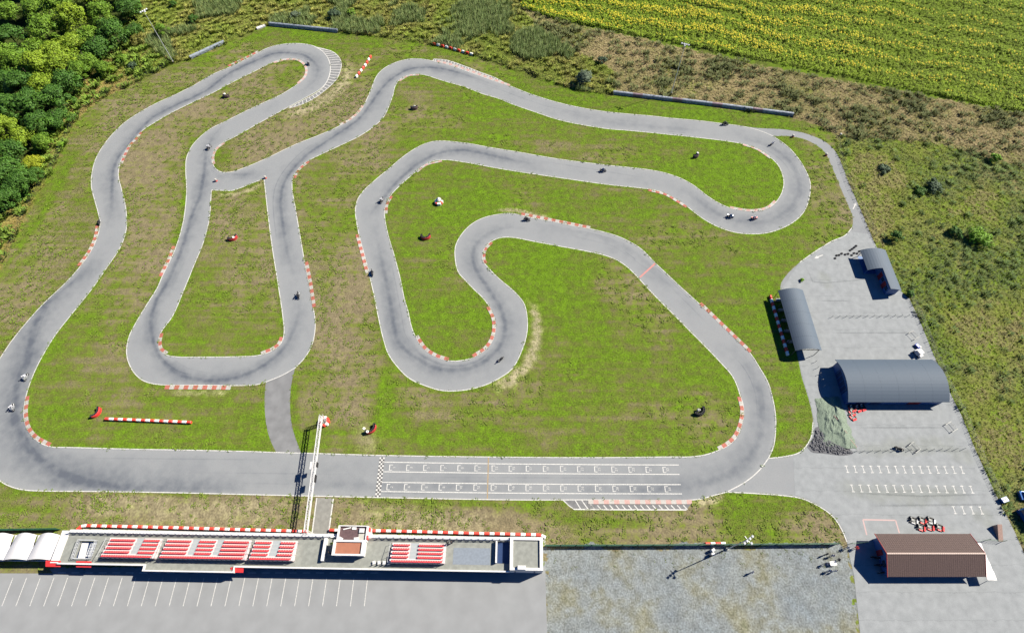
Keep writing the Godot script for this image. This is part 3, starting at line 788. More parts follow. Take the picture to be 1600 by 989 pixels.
	pm.albedo_texture = ImageTexture.create_from_image(Image.create_from_data(pw, ph, false, Image.FORMAT_RGB8, qp))
	pm.texture_repeat = false
	pm.metallic_specular = 0.3
	var pb := MB.new()
	pb.uvr = pr
	pb.poly(pk, 0.03)
	struct("paddock_asphalt", pb, pm, "pale worn asphalt of the paddock with cracks and seams")
	var cp := MB.new()
	cp.poly(v2([-220, -13.2, 6.4, -13.2, 6.4, 60, -220, 60]), 0.012)
	struct("car_park_asphalt", cp, worn(mat(Color(0.2, 0.21, 0.22), 0.9), grain(0.01, 0.93, 1.0, 512), 0.04), "asphalt car park behind the grandstand")
	var pl := MB.new()
	pl.poly(v2([-85.6, -20.15, 6.6, -18.55, 6.6, -17, -85.6, -18.5]), 0.014)
	struct("grandstand_pavement", pl, M.pale, "pale concrete pavement along the front of the grandstand")

func offset_in(p: PackedVector2Array) -> PackedVector2Array:
	return p

func reversed(p: PackedVector2Array) -> PackedVector2Array:
	var q := p.duplicate()
	q.reverse()
	return q

func markings() -> void:
	var e := MB.new()
	for l in edge_lines: ribbon(e, l, -0.1, 0.09, 0.052)
	struct("edge_lines", e, M.paint, "white painted lines along the edges of the track")
	# ------------------------------------------------ run-off areas with painted bars
	var inner := smooth(v2([-65.21,-168.98,-62.04,-166.38,-59.28,-162.23,-57.92,-157.55,-57.84,-153.3,-59.07,-148.55,-61.34,-145.65,-64.56,-142.79,-67.73,-139.98]))
	var outer := smooth(v2([-64.94,-168.66,-61.17,-167.45,-58.44,-166.06,-56.17,-163.5,-54.84,-160.19,-54.69,-156.45,-55.37,-152.4,-57.24,-148.84,-60.91,-143.93,-64.28,-141.24,-67.68,-139.7]))
	runoff("run_off_area", inner, outer, 30, "wedge of asphalt with white bars outside the northern hairpin", 0)
	runoff("run_off_area", smooth(v2([-25.57,-161.66,-19.46,-159.26,-13.2,-156.02,-6.72,-152.55,-0.8,-149.58])), smooth(v2([-25.22,-162.55,-21.16,-162.01,-16.41,-159.72,-10.16,-156.17,-5.24,-153.45,-0.8,-149.87])), 26, "white barred run-off strip outside the bend before the northern straight", 1)
	var ri := v2([10.39,-25.58,13.63,-25.57,15.51,-24.55,36.21,-24.61])
	var hs := MB.new()
	hs.poly(v2([10.39,-25.6,36.49,-25.57,36.23,-24.77,35.16,-23.72,12.5,-23.85,11.5,-24.52]), 0.016)
	struct("run_off_area", hs, worn(mat(Color(0.16, 0.163, 0.168), 0.9), grain(0.03, 0.8, 1.0), 0.1), "asphalt run-off strip below the start grid with slanting white bars")
	var hb := MB.new()
	for k in 19:
		var u := k * 9.2
		if k < 3: ribbon(hb, slant(k), -0.1, 0.1, 0.022)
		else: ribbon(hb, slant(k), -0.1, 0.1, 0.022)
	ribbon(hb, v2([12.37,-23.81,20.61,-23.73,35.16,-23.7]), -0.12, 0.12, 0.024)
	ribbon(hb, v2([10.39,-25.58,11.5,-24.52,12.5,-23.81]), -0.1, 0.1, 0.02)
	struct("run_off_bars", hb, M.paint)
	# ------------------------------------------------ start line, grid and numbers
	var ck := MB.new()
	var cb := MB.new()
	var z0 := -34.25
	for k in 20:
		for j in 3:
			var m := ck if (k + j) % 2 == 0 else cb
			m.poly(v2([-27.9 + j * 0.36, z0 + k * 0.405, -27.54 + j * 0.36, z0 + k * 0.405, -27.54 + j * 0.36, z0 + k * 0.405 + 0.405, -27.9 + j * 0.36, z0 + k * 0.405 + 0.405]), 0.028)
	var sl := struct("start_line", ck, M.paint, "chequered start and finish line across the straight")
	part("dark_checks", cb, mat(Color(0.06, 0.06, 0.065), 0.9), sl)
	var yl := MB.new()
	yl.poly(v2([-5.07,-34.32,-4.85,-34.32,-4.91,-25.64,-5.12,-25.64]), 0.028)
	struct("timing_line", yl, M.yellow, "faded orange line painted across the start grid")
	var rl := MB.new()
	rl.poly(v2([36.47,-83.64,36.84,-83.35,32.12,-78.9,31.79,-79.16]), 0.028)
	struct("red_line", rl, mat(Color(0.36, 0.16, 0.15), 0.9), "thin red line painted across the track before the eastern straight")
	var gl := MB.new()
	for l in [v2([-27.23,-33.25,-2.68,-32.88,17.4,-32.72,34.93,-32.65]), v2([-27.41,-31.27,-2.66,-30.95,17.26,-30.8,34.78,-30.72]), v2([-27.42,-29.13,-2.63,-28.81,17.11,-28.68,34.74,-28.65]), v2([-27.47,-27.3,-2.61,-26.98,16.97,-26.85,34.72,-26.81])]: ribbon(gl, l, -0.09, 0.09, 0.028)
	struct("grid_lane_lines", gl, M.paint, "four long white lane lines of the start grid")
	var fnt := SystemFont.new()
	fnt.font_names = PackedStringArray(["Droid Sans"])
	for k in 17:
		for row in 2:
			var at: Vector2 = (Vector2(-25.57, -32.12)).lerp(Vector2(31.51, -31.64), k / 16.0) if row == 0 else (Vector2(-25.67, -28.17)).lerp(Vector2(31.39, -27.75), k / 16.0)
			var b := MB.new()
			b.poly(v2([at.x - 0.09, at.y - 0.6, at.x + 0.08, at.y - 0.6, at.x + 0.08, at.y + 0.6, at.x - 0.08, at.y + 0.6]), 0.028)
			for s in [-0.6, 0.48]: b.poly(v2([at.x + 0.08, at.y + s, at.x + 0.62, at.y + s, at.x + 0.62, at.y + s + 0.12, at.x + 0.09, at.y + s + 0.12]), 0.028)
			var o := struct("grid_box", b, M.paint)
			var t := TextMesh.new()
			t.text = str(k * 2 + row + 1)
			t.font = fnt
			t.font_size = 64
			t.pixel_size = 0.011
			t.depth = 0.004
			var n := part("number", t, M.paint, o)
			n.position = Vector3(at.x + 0.95, 0.03, at.y)
			n.basis = Basis(Vector3.UP, PI / 2) * Basis(Vector3.RIGHT, -PI / 2)
	# ------------------------------------------------ paddock slots and arrows
	var rows := [[Vector2(69.87, -31.79), Vector2(93.79, -31.6), 15, 0], [Vector2(69.84, -27.91), Vector2(94.2, -27.66), 15, 0], [Vector2(89.11, -23.66), Vector2(94.49, -23.6), 4, 0]]
	for rw in rows:
		for k in rw[2]:
			var at: Vector2 = (rw[0] as Vector2).lerp(rw[1], k / float(rw[2] - 1))
			var b := MB.new()
			b.poly(v2([at.x - 0.07, at.y - 0.75, at.x + 0.07, at.y - 0.75, at.x + 0.07, at.y + 0.75, at.x - 0.07, at.y + 0.75]), 0.036)
			for s in [-0.75, 0.6]: b.poly(v2([at.x - 0.3, at.y + s, at.x - 0.07, at.y + s, at.x - 0.07, at.y + s + 0.15, at.x - 0.3, at.y + s + 0.15]), 0.036)
			for s in [-0.75, 0.6]: b.poly(v2([at.x + 0.07, at.y + s, at.x + 0.3, at.y + s, at.x + 0.3, at.y + s + 0.15, at.x + 0.07, at.y + s + 0.15]), 0.036)
			struct("parking_mark", b, M.paint)
	var pk := MB.new()
	for l in [v2([70.13,-21.84,76.61,-21.71]), v2([76.61,-21.71,76.56,-19.33]), v2([70.13,-21.84,70.01,-18.97])]: ribbon(pk, l, -0.13, 0.13, 0.036)
	struct("pink_box_outline", pk, mat(Color(0.36, 0.26, 0.255), 0.9), "faded pink outline of a box painted on the paddock")
	for a in [[Vector2(92.53, -101.8), -0.95], [Vector2(78.42, -85.31), 2.75]]:
		var m := MB.new()
		var q: Vector2 = a[0]
		var d := Vector2(cos(a[1]), sin(a[1]))
		var s := Vector2(-d.y, d.x)
		m.poly(PackedVector2Array([q - d * 1.3 - s * 0.12, q + d * 0.3 - s * 0.12, q + d * 0.3 + s * 0.12, q - d * 1.3 + s * 0.12]), 0.036)
		m.poly(PackedVector2Array([q + d * 0.3 - s * 0.42, q + d * 1.4, q + d * 0.3 + s * 0.42]), 0.036)
		struct("lane_arrow", m, M.paint, "white arrow painted on the pit lane")
	# south of the grandstand: parking bays
	var pb := MB.new()
	for k in 30:
		var x := -103.0 + k * 2.6
		pb.poly(v2([x, -11.4, x + 0.12, -11.4, x + 0.12, -6.6, x, -6.6]), 0.03)
		pb.poly(v2([x + 0.5, -12.3, x + 2.0, -12.3, x + 2.0, -12.15, x + 0.5, -12.15]), 0.03)
	struct("parking_bay_lines", pb, M.paint, "white parking bay lines behind the grandstand")

func slant(k: int) -> PackedVector2Array:
	if k == 0: return v2([12.85,-25.57,13.85,-23.85])
	if k == 1: return v2([14.15,-25.57,15.34,-23.83])
	if k == 2: return v2([15.56,-25.27,16.62,-23.81])
	var a: Vector2 = (Vector2(16.03, -24.59)).lerp(Vector2(34.65, -24.61), (k - 3) / 15.0)
	return PackedVector2Array([a, a + Vector2(0.72, 0.86)])

func runoff(called: String, inner: PackedVector2Array, outer: PackedVector2Array, n: int, label: String, kind: int) -> void:
	var m := MB.new()
	for k in 40:
		var q := [point_on(inner, length_of(inner) * k / 40.0), point_on(inner, length_of(inner) * (k + 1) / 40.0), point_on(outer, length_of(outer) * (k + 1) / 40.0), point_on(outer, length_of(outer) * k / 40.0)]
		for f in [[0, 1, 2], [0, 2, 3]]:
			var A := Vector3(q[f[0]].x, 0.0225, q[f[0]].y)
			var B := Vector3(q[f[1]].x, 0.0225, q[f[1]].y)
			var C := Vector3(q[f[2]].x, 0.0225, q[f[2]].y)
			if (B - A).cross(C - A).y < 0.0: m.tri(A, C, B)
			else: m.tri(A, B, C)
	struct(called, m, worn(mat(Color(0.175, 0.18, 0.185), 0.9), grain(0.03, 0.85, 1.0), 0.1), label)
	var b := MB.new()
	var li := length_of(inner)
	var lo := length_of(outer)
	for k in n + 1:
		var t := float(k) / n
		var p := point_on(inner, li * t)
		var q := point_on(outer, lo * clampf(t + (0.025 if kind == 0 else -0.02), 0, 1))
		if p.distance_to(q) > 0.25: ribbon(b, PackedVector2Array([p, q]), -0.1, 0.1, 0.027)
	ribbon(b, inner, -0.09, 0.09, 0.031)
	ribbon(b, outer, -0.1, 0.1, 0.029)
	struct("run_off_bars", b, M.paint)

func length_of(p: PackedVector2Array) -> float:
	var l := 0.0
	for k in p.size() - 1: l += p[k].distance_to(p[k + 1])
	return l

func point_on(p: PackedVector2Array, s: float) -> Vector2:
	for k in p.size() - 1:
		var l := p[k].distance_to(p[k + 1])
		if s <= l: return p[k].lerp(p[k + 1], s / maxf(l, 0.0001))
		s -= l
	return p[p.size() - 1]

func kerb(line: PackedVector2Array, width: float, side: float, step: float, label: String, faded := 0.0) -> void:
	var p := smooth(line, 0.25)
	var l := length_of(p)
	var n := maxi(2, int(round(l / step)))
	var at := point_on(p, l * 0.5)
	var t := thing("kerb", label, "kerb", Vector3(at.x, 0.03, at.y))
	for k in n:
		var m := MB.new()
		var q := PackedVector2Array()
		for j in 4: q.push_back(point_on(p, l * (k + j / 3.0) / n) - at)
		var a := offset_line(q, -0.05 * side)
		var b := offset_line(q, width * side)
		for j in 3:
			var A0 := Vector3(a[j].x, 0.03, a[j].y)
			var A1 := Vector3(a[j + 1].x, 0.03, a[j + 1].y)
			var B0 := Vector3(b[j].x, 0.09, b[j].y)
			var B1 := Vector3(b[j + 1].x, 0.09, b[j + 1].y)
			if side > 0: m.quad(A1, A0, B0, B1)
			else: m.quad(A0, A1, B1, B0)
			var C0 := B0 - Vector3(0, 0.1, 0)
			var C1 := B1 - Vector3(0, 0.1, 0)
			if side > 0: m.quad(B1, B0, C0, C1)
			else: m.quad(B0, B1, C1, C0)
		var red := k % 2 == 0
		part("red_block" if red else "white_block", m, (M.kerb_faded if faded > 0 else M.kerb_red) if red else M.kerb_white, t)

func kerbs() -> void:
	M.kerb_faded = worn(mat(Color(0.50, 0.32, 0.29), 0.8), grain(0.05, 0.7, 1.0), 0.5)
	var K := [
		[v2([-90.65,-158.79,-86.75,-162.23,-82.65,-166.06]), 0.7, -1, "red and white kerb on the outer edge before the northern hairpin"],
		[v2([-76.78,-160.97,-72.26,-162.7,-68.75,-162.04,-66.26,-159.72,-65.04,-156.33,-65.3,-153.3,-66.81,-150.61]), 0.7, 1, "curved kerb round the tip of the grass inside the northern hairpin"],
		[v2([-109.4,-129.71,-110.15,-126.84,-110.95,-124.79,-111.25,-120.77,-111.08,-117.08]), 0.7, -1, "kerb on the inner edge of the upper western bend"],
		[v2([-109.26,-95.33,-108.4,-91.57,-108.33,-87.1,-109.33,-82.38]), 0.75, 1, "kerb with bright blocks below the rider on the western outer edge"],
		[v2([-83.84,-125.43,-85.56,-122.77,-85.69,-119.53,-84.65,-116.84]), 0.6, -1, "small white and pink kerb at the western tip of the grass tongue"],
		[v2([-87.05,-88.51,-87.16,-83.94,-87.69,-79.32]), 0.75, 1, "straight kerb beside the road left of the grass triangle"],
		[v2([-83.09,-63.39,-82.9,-61.32,-81.96,-59.24,-80.07,-57.93]), 0.7, -1, "short kerb at the lower left corner of the grass triangle"],
		[v2([-77.91,-50.35,-70.43,-50.31,-63.08,-50.22]), 0.95, 1, "long straight kerb below the southern side of the western loop"],
		[v2([-108.17,-47.65,-106.99,-43.96,-105.05,-40.66,-102.32,-38.28,-98.47,-36.56]), 0.75, -1, "kerb round the inside of the big south-western corner"],
		[v2([-53.96,-62.39,-54.26,-60.55,-55.48,-59.24,-58.02,-57.93]), 0.7, 1, "kerb at the lower right corner of the grass triangle"],
		[v2([-52.61,-83.55,-50.22,-76.5,-48.72,-71.57,-48.27,-70.32]), 0.8, -1, "kerb on the right edge of the road right of the grass triangle"],
		[v2([-58,-118.18,-60.22,-115.15,-61.05,-111.82]), 0.7, -1, "kerb inside the bend right of the track junction"],
		[v2([-40.17,-92.4,-38.3,-87.1,-35.99,-80.46]), 0.8, 1, "straight kerb on the left edge of the central road"],
		[v2([-33.18,-105.37,-34.14,-102.24,-34.06,-99.18]), 0.7, -1, "short kerb inside the bend next to the central rider"],
		[v2([-20.02,-118.42,-24.45,-116.84,-26.94,-114.19]), 0.6, -1, "faded kerb inside the second bend of the central road"],
		[v2([-29.37,-155.11,-32.83,-154.62,-35.55,-152.1]), 0.6, -1, "small faded kerb at the north-western tip of the infield lawn"],
		[v2([-45.13,-140.82,-46.18,-137.77,-48.17,-134.77,-50.96,-132.35]), 0.65, 1, "white kerb on the left edge of the climbing road"],
		[v2([2.39,-98.79,10.7,-96.71,20.54,-94.17]), 0.75, -1, "kerb along the upper edge of the inner road beside a rider"],
		[v2([37.48,-107.76,42.02,-106.16,44.85,-103.91,47.29,-101.69]), 0.7, 1, "kerb along the lower edge of the road before the eastern hairpin"],
		[v2([58.74,-101.14,62.11,-100.27,65.06,-100.05,68.88,-101.03,71.66,-103.35]), 0.6, -1, "white and pink kerb at the lower tip of the lawn in the eastern hairpin"],
		[v2([45.58,-71.4,50.02,-65.37,55.12,-58.42]), 0.75, -1, "long kerb on the outer edge of the eastern descent"],
		[v2([50.85,-47.65,50.9,-44.4,49.74,-41.09,48.13,-38.56,46.17,-36.9,43.92,-35.74]), 0.75, 1, "kerb round the inside of the south-eastern corner"],
		[v2([-5.48,-89.93,-7.08,-87.7,-7.41,-84.53,-6.89,-83.16]), 0.65, -1, "kerb at the inside of the small central hook"],
		[v2([-5.51,-70.68,-4.3,-67.86,-3.93,-65.61,-4.26,-62.55,-5.72,-59.65,-8.86,-57.21]), 0.75, 1, "long curved kerb on the right inside of the central hairpin"],
		[v2([-14.71,-56.37,-17.62,-57.37,-20.38,-59.24,-22.74,-62.55]), 0.75, 1, "curved kerb on the left inside of the central hairpin"],
		[v2([-24.3,-161.13,-19.89,-159.57,-14.52,-156.94,-6.72,-152.7,-0.8,-149.58]), 0.75, -1, "faded pink kerb in front of the barred run-off strip in the north"],
		[v2([36.49,-25.57,25.97,-25.58,15.45,-25.59]), 0.8, -1, "straight pink and white kerb below the start grid"],
		[v2([67.09,-124.79,70.83,-122.87,73.92,-119.41]), 0.6, 1, "white kerb at the upper tip of the lawn in the eastern hairpin"]]
	for k in K.size():
		kerb(K[k][0], K[k][1], K[k][2], 1.05, K[k][3], 1.0 if k in [1, 4, 14, 15, 16, 19, 25, 26, 27] else 0.0)

# ---------------------------------------------------------------- vegetation
func blades(n: int, r: float, h: float, w: float, lean: float, sd: int, leafy := false) -> ArrayMesh:
	var q := RandomNumberGenerator.new()
	q.seed = sd
	var m := MB.new()
	for k in n:
		var a := q.randf() * TAU
		var d := Vector3(cos(a), 0, sin(a))
		var p := d * r * sqrt(q.randf()) * 0.7
		var s := d.rotated(Vector3.UP, PI / 2 + q.randf_range(-0.6, 0.6)) * w * q.randf_range(0.6, 1.3)
		var tip := p + d * lean * q.randf_range(0.3, 1.3) + Vector3.UP * h * q.randf_range(0.55, 1.1)
		var g := q.randf_range(0.75, 1.2)
		m.col = Color(g * q.randf_range(0.9, 1.12), g, g * q.randf_range(0.7, 1.1))
		if leafy:
			var mid := p.lerp(tip, 0.55) + Vector3.UP * h * 0.15
			m.quad(p, mid - s, tip, mid + s)
		else:
			m.tri(p - s, p + s, tip)
	lift_normals(m, 1.1)
	return m.mesh()

func lift_normals(m: MB, share: float) -> void:     # thin leaves: front faces up, lit like the turf they stand in
	for k in range(0, m.v.size(), 3):
		if m.n[k].y < 0.0:
			var a := m.v[k + 1]
			m.v[k + 1] = m.v[k + 2]
			m.v[k + 2] = a
			var b := m.c[k + 1]
			m.c[k + 1] = m.c[k + 2]
			m.c[k + 2] = b
			for j in 3: m.n[k + j] = -m.n[k + j]
		for j in 3: m.n[k + j] = (m.n[k + j] + Vector3.UP * share).normalized()

func half_width(z: float) -> float:
	return 0.95 * (0.5193 * -z + 0.8546 * 125.0)

func vegetation() -> void:
	var q := RandomNumberGenerator.new()
	q.seed = 99
	var patch := FastNoiseLite.new()
	patch.seed = 31
	patch.frequency = 0.42
	patch.fractal_octaves = 3
	var broad := FastNoiseLite.new()
	broad.seed = 32
	broad.frequency = 0.035
	broad.fractal_octaves = 3
	var lists := {"turf": [[], []], "weed": [[], []], "meadow": [[], []], "scrub": [[], []], "reed": [[], []]}
	var step := 0.42
	var z := -232.0
	while z < -13.0:
		var hw := half_width(z)
		var x := -hw
		while x < hw:
			var px := x + q.randf_range(-0.3, 0.3)
			var pz := z + q.randf_range(-0.3, 0.3)
			x += step
			var zn := zone_at(px, pz)
			if zn == 7 or zn == 4 or zn == 5 or zn == 255: continue
			var n := patch.get_noise_2d(px, pz)
			var b := broad.get_noise_2d(px, pz)
			var sc := q.randf()
			var key := ""
			var c := Color.BLACK
			var size := 1.0
			var y := 0.0
			if zn == 0:
				y = 0.04
				var l := lush_bytes[int((pz - GZ) / GD * TH) * TW + int((px - GX) / GW * TW)] / 255.0 + b * 0.35
				if l < 0.52:
					if n + b * 0.3 < 0.24 - l * 0.62 or sc > 0.7: continue
					key = "weed"
					size = 0.42 + 0.6 * q.randf() * (0.6 + l)
					c = Color(0.135, 0.205, 0.014).lerp(Color(0.10, 0.14, 0.02), q.randf())
				else:
					if sc > 0.8: continue
					key = "turf"
					size = 0.6 + 0.8 * q.randf()
					c = Color(0.118, 0.135, 0.022).lerp(Color(0.085, 0.155, 0.006), clampf(l * 1.2 - 0.4 + n * 0.4, 0, 1)) * q.randf_range(0.7, 1.25)
			elif zn == 6:
				if n < 0.28 or sc > 0.3: continue
				key = "weed"
				size = 0.5
				c = Color(0.09, 0.12, 0.03)
			elif zn == 2:
				if sc > 0.62: continue
				key = "meadow"
				size = 0.45 + 0.55 * q.randf()
				var t := clampf(0.5 + b * 1.1 + n * 0.5, 0, 1)
				c = Color(0.34, 0.285, 0.15).lerp(Color(0.205, 0.205, 0.07), t) * q.randf_range(0.7, 1.25)
				if b > 0.22 and n > 0.0: c = Color(0.18, 0.21, 0.025) * q.randf_range(0.7, 1.2)
				if sc < 0.02 or (b > 0.1 and sc < 0.1):
					key = "scrub"
					size = 0.8 + 0.5 * q.randf()
					c = Color(0.12, 0.14, 0.05)
			elif zn == 3:
				if sc > 0.66: continue
				var reedy := Vector2(px, pz).distance_to(Vector2(-12.01, -183.26)) < 11.0 + n * 6.0 + b * 8.0 or Vector2(px, pz).distance_to(Vector2(7.38, -169.64)) < 8.0 or Vector2(px, pz).distance_to(Vector2(48.85, -149.43)) < 9.0
				if reedy or (b > 0.18 and sc < 0.5):
					key = "reed"
					size = 0.7 + 0.5 * q.randf()
					c = Color(0.20, 0.25, 0.10).lerp(Color(0.12, 0.19, 0.06), q.randf())
				else:
					key = "meadow"
					size = 0.5 + 0.65 * q.randf()
					c = Color(0.18, 0.235, 0.028).lerp(Color(0.24, 0.215, 0.065), clampf(0.4 + b * 1.4 + n * 0.3, 0, 1)) * q.randf_range(0.65, 1.25)
					if n > 0.3: key = "scrub"
			elif zn == 8:
				if sc > 0.62: continue
				key = "meadow"
				size = 0.45 + 0.6 * q.randf()
				c = Color(0.32, 0.25, 0.075).lerp(Color(0.155, 0.21, 0.02), clampf(0.45 + b * 1.5 + n * 0.4, 0, 1)) * q.randf_range(0.75, 1.2)
				if n > 0.25 and sc < 0.4:
					key = "scrub"
					size = 0.7 + q.randf() * 0.9
					c = Color(0.13, 0.21, 0.02) * q.randf_range(0.6, 1.2)
			else:
				if sc > 0.66: continue
				key = "meadow"
				size = 0.45 + 0.6 * q.randf()
				var t := clampf(0.58 + b * 2.0 + n * 0.4, 0, 1)
				c = (Color(0.245, 0.225, 0.09) if b < -0.3 else Color(0.21, 0.235, 0.042)).lerp(Color(0.115, 0.155, 0.045), t) * q.randf_range(0.86, 1.22)
				if n > 0.42 - b * 0.4 and sc < 0.3:
					key = "scrub"
					size = 0.5 + 0.6 * q.randf()
					c = Color(0.12, 0.18, 0.05) * q.randf_range(0.7, 1.3)
			lists[key][0].append(Transform3D(Basis(Vector3.UP, q.randf() * TAU).scaled(Vector3(size, size * q.randf_range(0.75, 1.25), size)), Vector3(px, y, pz)))
			lists[key][1].append(c)
		z += step
	# weeds that creep over the edges of the asphalt
	for e in edge_lines:
		for p in resample(e, 0.55):
			if q.randf() < 0.3:
				var o := Vector2(q.randf_range(-0.3, 0.3), q.randf_range(-0.3, 0.3))
				if zone_at(p.x + o.x, p.y + o.y) == 7 and q.randf() < 0.72: continue
				var s := q.randf_range(0.4, 0.9)
				lists.weed[0].append(Transform3D(Basis(Vector3.UP, q.randf() * TAU).scaled(Vector3(s, s, s)), Vector3(p.x + o.x, 0.03, p.y + o.y)))
				lists.weed[1].append(Color(0.10, 0.17, 0.012) * q.randf_range(0.6, 1.2))
	for k in lists: print(k, " ", lists[k][0].size())
	stuff("turf", "short green grass blades of the mown lawns", "grass", blades(7, 0.34, 0.13, 0.05, 0.16, 1), M.grass, lists.turf[0], lists.turf[1])
	stuff("weeds", "small green weeds sprouting on the bare brown soil and asphalt edges", "weeds", blades(9, 0.42, 0.24, 0.11, 0.26, 2, true), M.grass, lists.weed[0], lists.weed[1])
	stuff("meadow_grass", "tall unmown grass and dry weeds outside the circuit", "grass", blades(13, 0.55, 0.55, 0.07, 0.4, 3), M.grass, lists.meadow[0], lists.meadow[1])
	stuff("scrub", "dark low scrub growing in the meadow", "scrub", blades(22, 0.7, 0.9, 0.13, 0.6, 4, true), M.grass, lists.scrub[0], lists.scrub[1])
	stuff("reeds", "tall grey green reeds north of the track", "reeds", blades(14, 0.5, 1.9, 0.06, 0.45, 5), M.grass, lists.reed[0], lists.reed[1])
	sunflowers(q)
	trees(q)

func sunflowers(q: RandomNumberGenerator) -> void:
	var field := [[], [], [], []]
	var wave := FastNoiseLite.new()
	wave.seed = 77
	wave.frequency = 0.05
	var a: Vector2 = Vector2(17.39, -181.5)
	var b: Vector2 = Vector2(154.01, -137.22)
	var d := (b - a).normalized()
	var s := Vector2(d.y, -d.x)
	for row in 105:
		var off := 0.5 + row * 0.85
		var x := -40.0
		while x < 190.0:
			x += 0.62
			var p := a + d * (x + q.randf_range(-0.2, 0.2)) + s * (off + q.randf_range(-0.25, 0.25))
			if zone_at(p.x, p.y) != 5 or absf(p.x) > half_width(p.y) + 6.0: continue
			if q.randf() < 0.12 or fmod(off, 22.0) < 0.9 and q.randf() < 0.8: continue
			var band := sin(off * 0.86 + wave.get_noise_2d(p.x * 0.5, p.y * 0.5) * 4.0 + x * 0.016) + wave.get_noise_2d(p.x, p.y) * 0.9
			var f := 0.72 - clampf((x - 40.0) / 190.0, 0.0, 0.5) - clampf((off - 30.0) / 120.0, 0.0, 0.3) - (0.9 if off < 2.2 else 0.0)
			var flower := band * 0.55 + f > 0.72 + q.randf_range(-0.5, 0.5)
			var sz := q.randf_range(0.8, 1.2) * (1.0 + 0.12 * band)
			var t := Transform3D(Basis(Vector3.UP, 0.6 + q.randf_range(-0.9, 0.9)).scaled(Vector3(sz, sz, sz)), Vector3(p.x, 0, p.y))
			var k := 0 if flower else 2
			field[k].append(t)
			field[k + 1].append(Color(1.5, 1.45, 1.0) * q.randf_range(0.7, 1.25))
	print("sunflowers ", field[0].size(), " ", field[2].size())
	stuff("sunflower_field", "rows of yellow sunflowers in the field beyond the circuit", "sunflowers", sunflower(true), M.grass, field[0], field[1])
	stuff("sunflower_leaves", "green sunflower plants without open flowers in the field", "crop", sunflower(false), M.grass, field[2], field[3])

func sunflower(open: bool) -> ArrayMesh:
	var q := RandomNumberGenerator.new()
	q.seed = 12 if open else 13
	var m := MB.new()
	m.col = Color(0.07, 0.13, 0.02)
	m.bar(Vector3.ZERO, Vector3(0, 1.25, 0.05), 0.04)
	for k in 7:
		var a := k * 2.4
		var dd := Vector3(cos(a), 0, sin(a))
		var ss := Vector3(-sin(a), 0, cos(a)) * 0.17
		var y := 0.55 + k * 0.1
		var g := q.randf_range(0.8, 1.25)
		m.col = Color(0.098 * g, 0.15 * g, 0.007 * g)
		m.quad(Vector3(0, y, 0), dd * 0.24 + ss + Vector3.UP * (y + 0.08), dd * 0.5 + Vector3.UP * (y - 0.06), dd * 0.24 - ss + Vector3.UP * (y + 0.08))
	if open:
		var o := Vector3(0, 1.33, 0.12)
		var up := Vector3(0, 0.85, 0.5).normalized()
		var xx := Vector3.RIGHT
		var yy := up.cross(xx).normalized()
		for k in 8:
			var a0 := TAU * k / 8
			var a1 := TAU * (k + 1) / 8
			m.col = Color(0.42, 0.38, 0.012)
			var am := (a0 + a1) * 0.5
			m.tri(o + (xx * cos(a0) + yy * sin(a0)) * 0.11, o + (xx * cos(am) + yy * sin(am)) * 0.27, o + (xx * cos(a1) + yy * sin(a1)) * 0.11)
			m.col = Color(0.16, 0.11, 0.02)
			m.tri(o + up * 0.02, o + (xx * cos(a0) + yy * sin(a0)) * 0.11 + up * 0.02, o + (xx * cos(a1) + yy * sin(a1)) * 0.11 + up * 0.02)
	lift_normals(m, 0.9)
	return m.mesh()

func crown(sd: int, r: float, h0: float, h1: float, lobes: int, leaves: int, size: float, pal: Array) -> ArrayMesh:
	var q := RandomNumberGenerator.new()
	q.seed = sd
	var m := MB.new()
	var ls := []
	for k in lobes:
		var t := (k + 0.5) / lobes
		var a := k * 2.399 + q.randf_range(-0.4, 0.4)
		var rr := r * 0.72 * sqrt(t) * q.randf_range(0.6, 1.3)
		var y := lerpf(h1 - r * 0.36, h0 + r * 0.3, clampf(t * t * q.randf_range(0.6, 1.1) + q.randf_range(-0.12, 0.12), 0.0, 1.0))
		ls.append([Vector3(cos(a) * rr, y, sin(a) * rr), r * q.randf_range(0.2, 0.42), (pal[0] as Color).lerp(pal[1], q.randf())])
	for k in leaves:
		var l: Array = ls[k % lobes]
		var d := Vector3(q.randfn(), q.randfn() + 0.35, q.randfn()).normalized()
		var rad: float = l[1] * pow(q.randf(), 0.22) * q.randf_range(0.9, 1.12)
		var p: Vector3 = l[0] + d * rad * Vector3(1, 0.8, 1)
		var nrm := (d + Vector3(q.randfn(), q.randfn() + 0.5, q.randfn()) * 0.55).normalized()
		var x := nrm.cross(Vector3(q.randfn(), q.randfn(), q.randfn()).normalized()).normalized()
		var y := nrm.cross(x)
		var s := size * q.randf_range(0.6, 1.35)
		m.col = (l[2] as Color).lerp(pal[2], q.randf() * 0.35) * q.randf_range(0.72, 1.25)
		if x.cross(y).dot(d) < 0.0: x = -x
		m.quad(p - x * s, p - y * s * 0.6, p + x * s, p + y * s * 0.6)
		for j in 6: m.n[m.n.size() - 1 - j] = (m.n[m.n.size() - 1 - j] + d * 0.8 + Vector3.UP * 0.25).normalized()
	return m.mesh()

